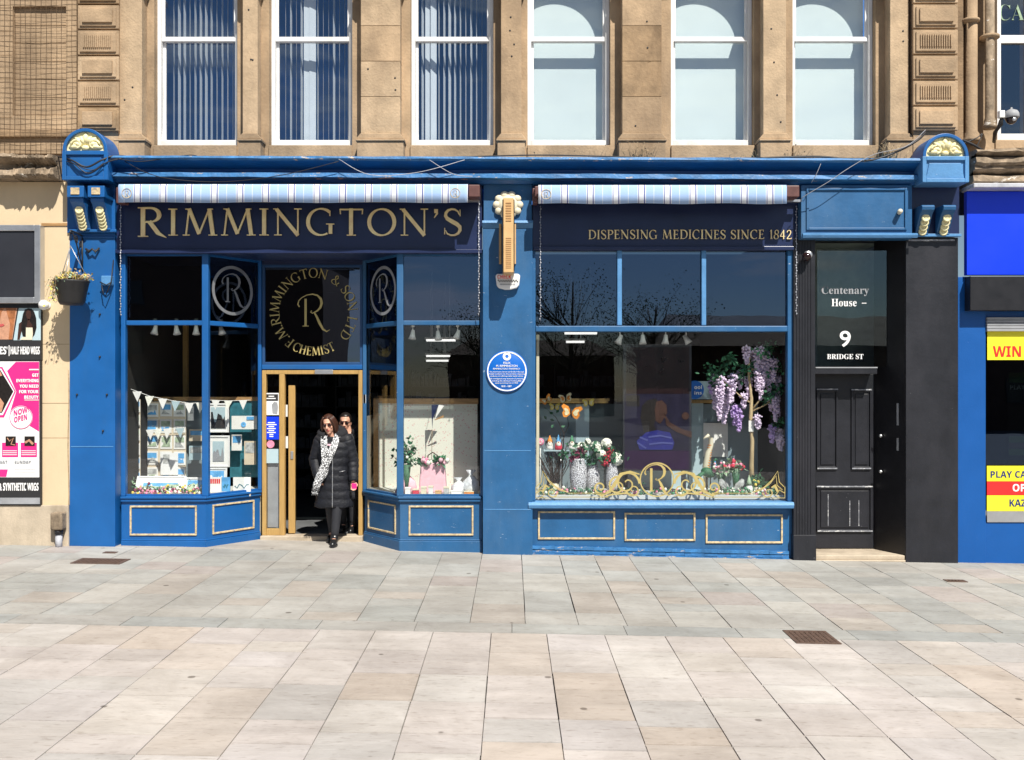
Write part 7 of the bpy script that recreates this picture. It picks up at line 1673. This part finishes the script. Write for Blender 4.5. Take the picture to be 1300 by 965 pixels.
    a = MB(); kx, ky, kz = nk.x, nk.y, nk.z
    for (r0, z0, tr, gap) in ((.11, .01, .07, .55), (.14, -.04, .062, .62)):
        pts = []; 
        for i in range(25):
            an = PI / 2 - PI * (1 - gap / PI) + 2 * PI * (1 - gap / PI) * i / 24; pts.append((kx + (r0 + .02) * math.cos(an), ky + r0 * math.sin(an) * .8 + .005, kz + z0 + .035 * math.sin(an)))
        a.tube(pts, [tr * (.75 + .35 * math.sin(PI * i / 24)) for i in range(25)], 12)
    rr = random.Random(6); a.v = [(x + rr.uniform(-.004, .004), y + rr.uniform(-.004, .004), z + rr.uniform(-.004, .004)) for x, y, z in a.v]; B(a, 'hood', 'coat_fur', co)
    a = MB(); pts = []
    for i in range(30):
        f_ = i / 29; z = coat_hem + .01 + (zt - .12 - coat_hem) * f_; q = min(int(f_ * N_), N_); pts.append((rg[q][0].x + .012, rg[q][0].y - rg[q][2] - .004, z))
    a.tube(pts, .0055, 5); B(a, 'zip', 'silver', co)
    a = MB()
    for s in (-1, 1): a.tube([(pe.x + s * .1, -.172, pe.z + .02), (pe.x + s * .17, -.15, pe.z + .035)], .005, 5)
    B(a, 'pocket_zip', 'silver', co)
    a = MB(); a.tube([V3(kx - .08, -.085, kz - .12), V3(kx, -.105, kz - .13), V3(kx + .08, -.085, kz - .12)], .05, 10, flat=.6); B(a, 'top', 'pink_top' if scarf else 'legging')
    if scarf:
        a = MB()
        def strip(pts, w):
            Q = [Vector(p) for p in pts]; V_ = []; k = len(Q); m5 = 6
            for i, p in enumerate(Q):
                tn = (Q[min(i + 1, k - 1)] - Q[max(i - 1, 0)]).normalized(); sd = tn.cross(V3(0, -1, 0)); sd = (sd if sd.length > .1 else V3(1, 0, 0)).normalized()
                for j in range(m5 + 1):
                    u = (j / m5 - .5) * 2; V_.append(p + sd * u * w[i] + V3(0, -.012 * math.cos(u * 5 + i * .5) , 0))
            fs = [[i * (m5 + 1) + j, i * (m5 + 1) + j + 1, (i + 1) * (m5 + 1) + j + 1, (i + 1) * (m5 + 1) + j] for i in range(k - 1) for j in range(m5)]; a.add(V_, fs, 0, True)
        strip([(kx - .07, -.04, kz + .03), (kx - .085, -.10, kz - .02), (kx - .075, -.165, kz - .12), (kx - .055, -.185, kz - .24), (kx - .05, -.19, kz - .36), (kx - .07, -.195, kz - .47), (kx - .11, -.2, kz - .56)], [.03, .035, .04, .045, .05, .05, .045])
        strip([(kx + .085, -.03, kz + .05), (kx + .085, -.1, kz - .0), (kx + .06, -.17, kz - .12), (kx + .005, -.195, kz - .25), (kx - .05, -.205, kz - .37), (kx - .11, -.21, kz - .5), (kx - .155, -.215, kz - .62), (kx - .175, -.215, kz - .70)], [.03, .035, .04, .045, .05, .052, .05, .045])
        so_ = B(a, 'scarf', 'scarf'); m_ = so_.modifiers.new('thick', 'SOLIDIFY'); m_.thickness = .008
        a = MB(); rr = random.Random(5)
        for q in range(12): b0 = V3(kx - .175 + (q - 6) * .007, -.215, kz - .7); a.tube([b0, b0 + V3(rr.uniform(-.012, .008), 0, -.05)], .0022, 4)
        B(a, 'fringe', 'scarf', so_)
    for s in ('L', 'R'):
        a = MB(); limb(a, [J['hip' + s] , J['knee' + s], J['ank' + s]], [.098, .064, .046], 16); B(a, 'legging', 'legging')
        A_, T_ = J['ank' + s], J['toe' + s]; d = (T_ - A_); d.z = 0; d.normalize(); sd = V3(-d.y, d.x, 0)
        a = MB(); base = V3(A_.x, A_.y, T_.z - .03)
        for (z0, z1, g) in ((0, .022, 1.06),):
            pts = [(base + d * (u * .125 + .055) + sd * v * .045 * g) for u, v in [(math.cos(2 * PI * q / 20), math.sin(2 * PI * q / 20)) for q in range(20)]]
            a.add([(p.x, p.y, base.z + z0) for p in pts] + [(p.x, p.y, base.z + z1) for p in pts], [[q, (q + 1) % 20, 20 + (q + 1) % 20, 20 + q] for q in range(20)] + [list(range(20))[::-1], list(range(20, 40))], 0)
        b2 = MB(); b2.tube([base + d * -.06 + V3(0, 0, .05), base + d * .0 + V3(0, 0, .06), base + d * .08 + V3(0, 0, .048), base + d * .14 + V3(0, 0, .035), base + d * .175 + V3(0, 0, .028)], [.035, .046, .043, .036, .015], 14, up=(0, 0, 1)); b2.tube([base + V3(0, 0, .05), A_ + V3(0, 0, .05)], [.045, .052], 14)
        sh = B(b2, 'shoe', 'shoe'); B(a, 'sole', 'black_plain', sh)
    t.rotation_euler = (0, 0, rz)
    return t
v = V3
Ya = .50; xa_ = X(424, Ya)
J = dict(head=v(-.055, -.05, 1.535), neck=v(-.02, .0, 1.40), chest=v(0, 0, 1.22), pelvis=v(.0, .02, .92), tilt=-.12, turn=-.12,
         shL=v(-.165, 0, 1.33), elL=v(-.25, .03, 1.08), wrL=v(-.185, -.09, .88), shR=v(.165, 0, 1.33), elR=v(.235, .03, 1.06), wrR=v(.255, -.05, .82),
         hipL=v(-.075, .03, .86), kneeL=v(-.06, .05, .48), ankL=v(-.06, .2, .12), toeL=v(-.07, .08, .045), hipR=v(.075, .0, .86), kneeR=v(.06, -.1, .49), ankR=v(.03, -.13, .09), toeR=v(.03, -.25, .034), front_hand='L')
w1 = person('person in black quilted coat and black and white scarf stepping out of the doorway', (xa_, Ya, gz(xa_) + .0), 0.0, 1.66, J, 'hair_brown', scarf=True, scale=1.035)
a = MB(); c = Vector((xa_, Ya, gz(xa_))) + Vector((.262, -.07, .745)) * 1.035; a.box(c.x - .02, c.x + .045, c.y - .035, c.y - .02, c.z - .035, c.z + .045)
ph = build(a, 'phone_case', 'pink_ink', org=c, bev=.006, label='bright pink phone case held in the hand of the person with the scarf', cat='phone')
Yb_ = 1.12; xb2 = X(443, Yb_)
J2 = dict(head=v(-.045, -.02, 1.535), neck=v(-.0, .0, 1.40), chest=v(0, 0, 1.22), pelvis=v(.0, .02, .92), tilt=.02, turn=.1,
         shL=v(-.165, 0, 1.33), elL=v(-.23, .05, 1.08), wrL=v(-.2, -.06, .86), shR=v(.165, 0, 1.33), elR=v(.22, .05, 1.06), wrR=v(.22, -.02, .83),
         hipL=v(-.075, .03, .86), kneeL=v(-.08, -.03, .48), ankL=v(-.09, .08, .1), toeL=v(-.09, -.03, .035), hipR=v(.075, .0, .86), kneeR=v(.07, -.03, .49), ankR=v(.06, .0, .09), toeR=v(.06, -.12, .034), front_hand='L')
w2 = person('person in dark sunglasses and black coat walking close behind through the doorway', (xb2, Yb_, zf - .01), -0.1, 1.66, J2, 'hair_black', scarf=False, bun=True, scale=1.0)
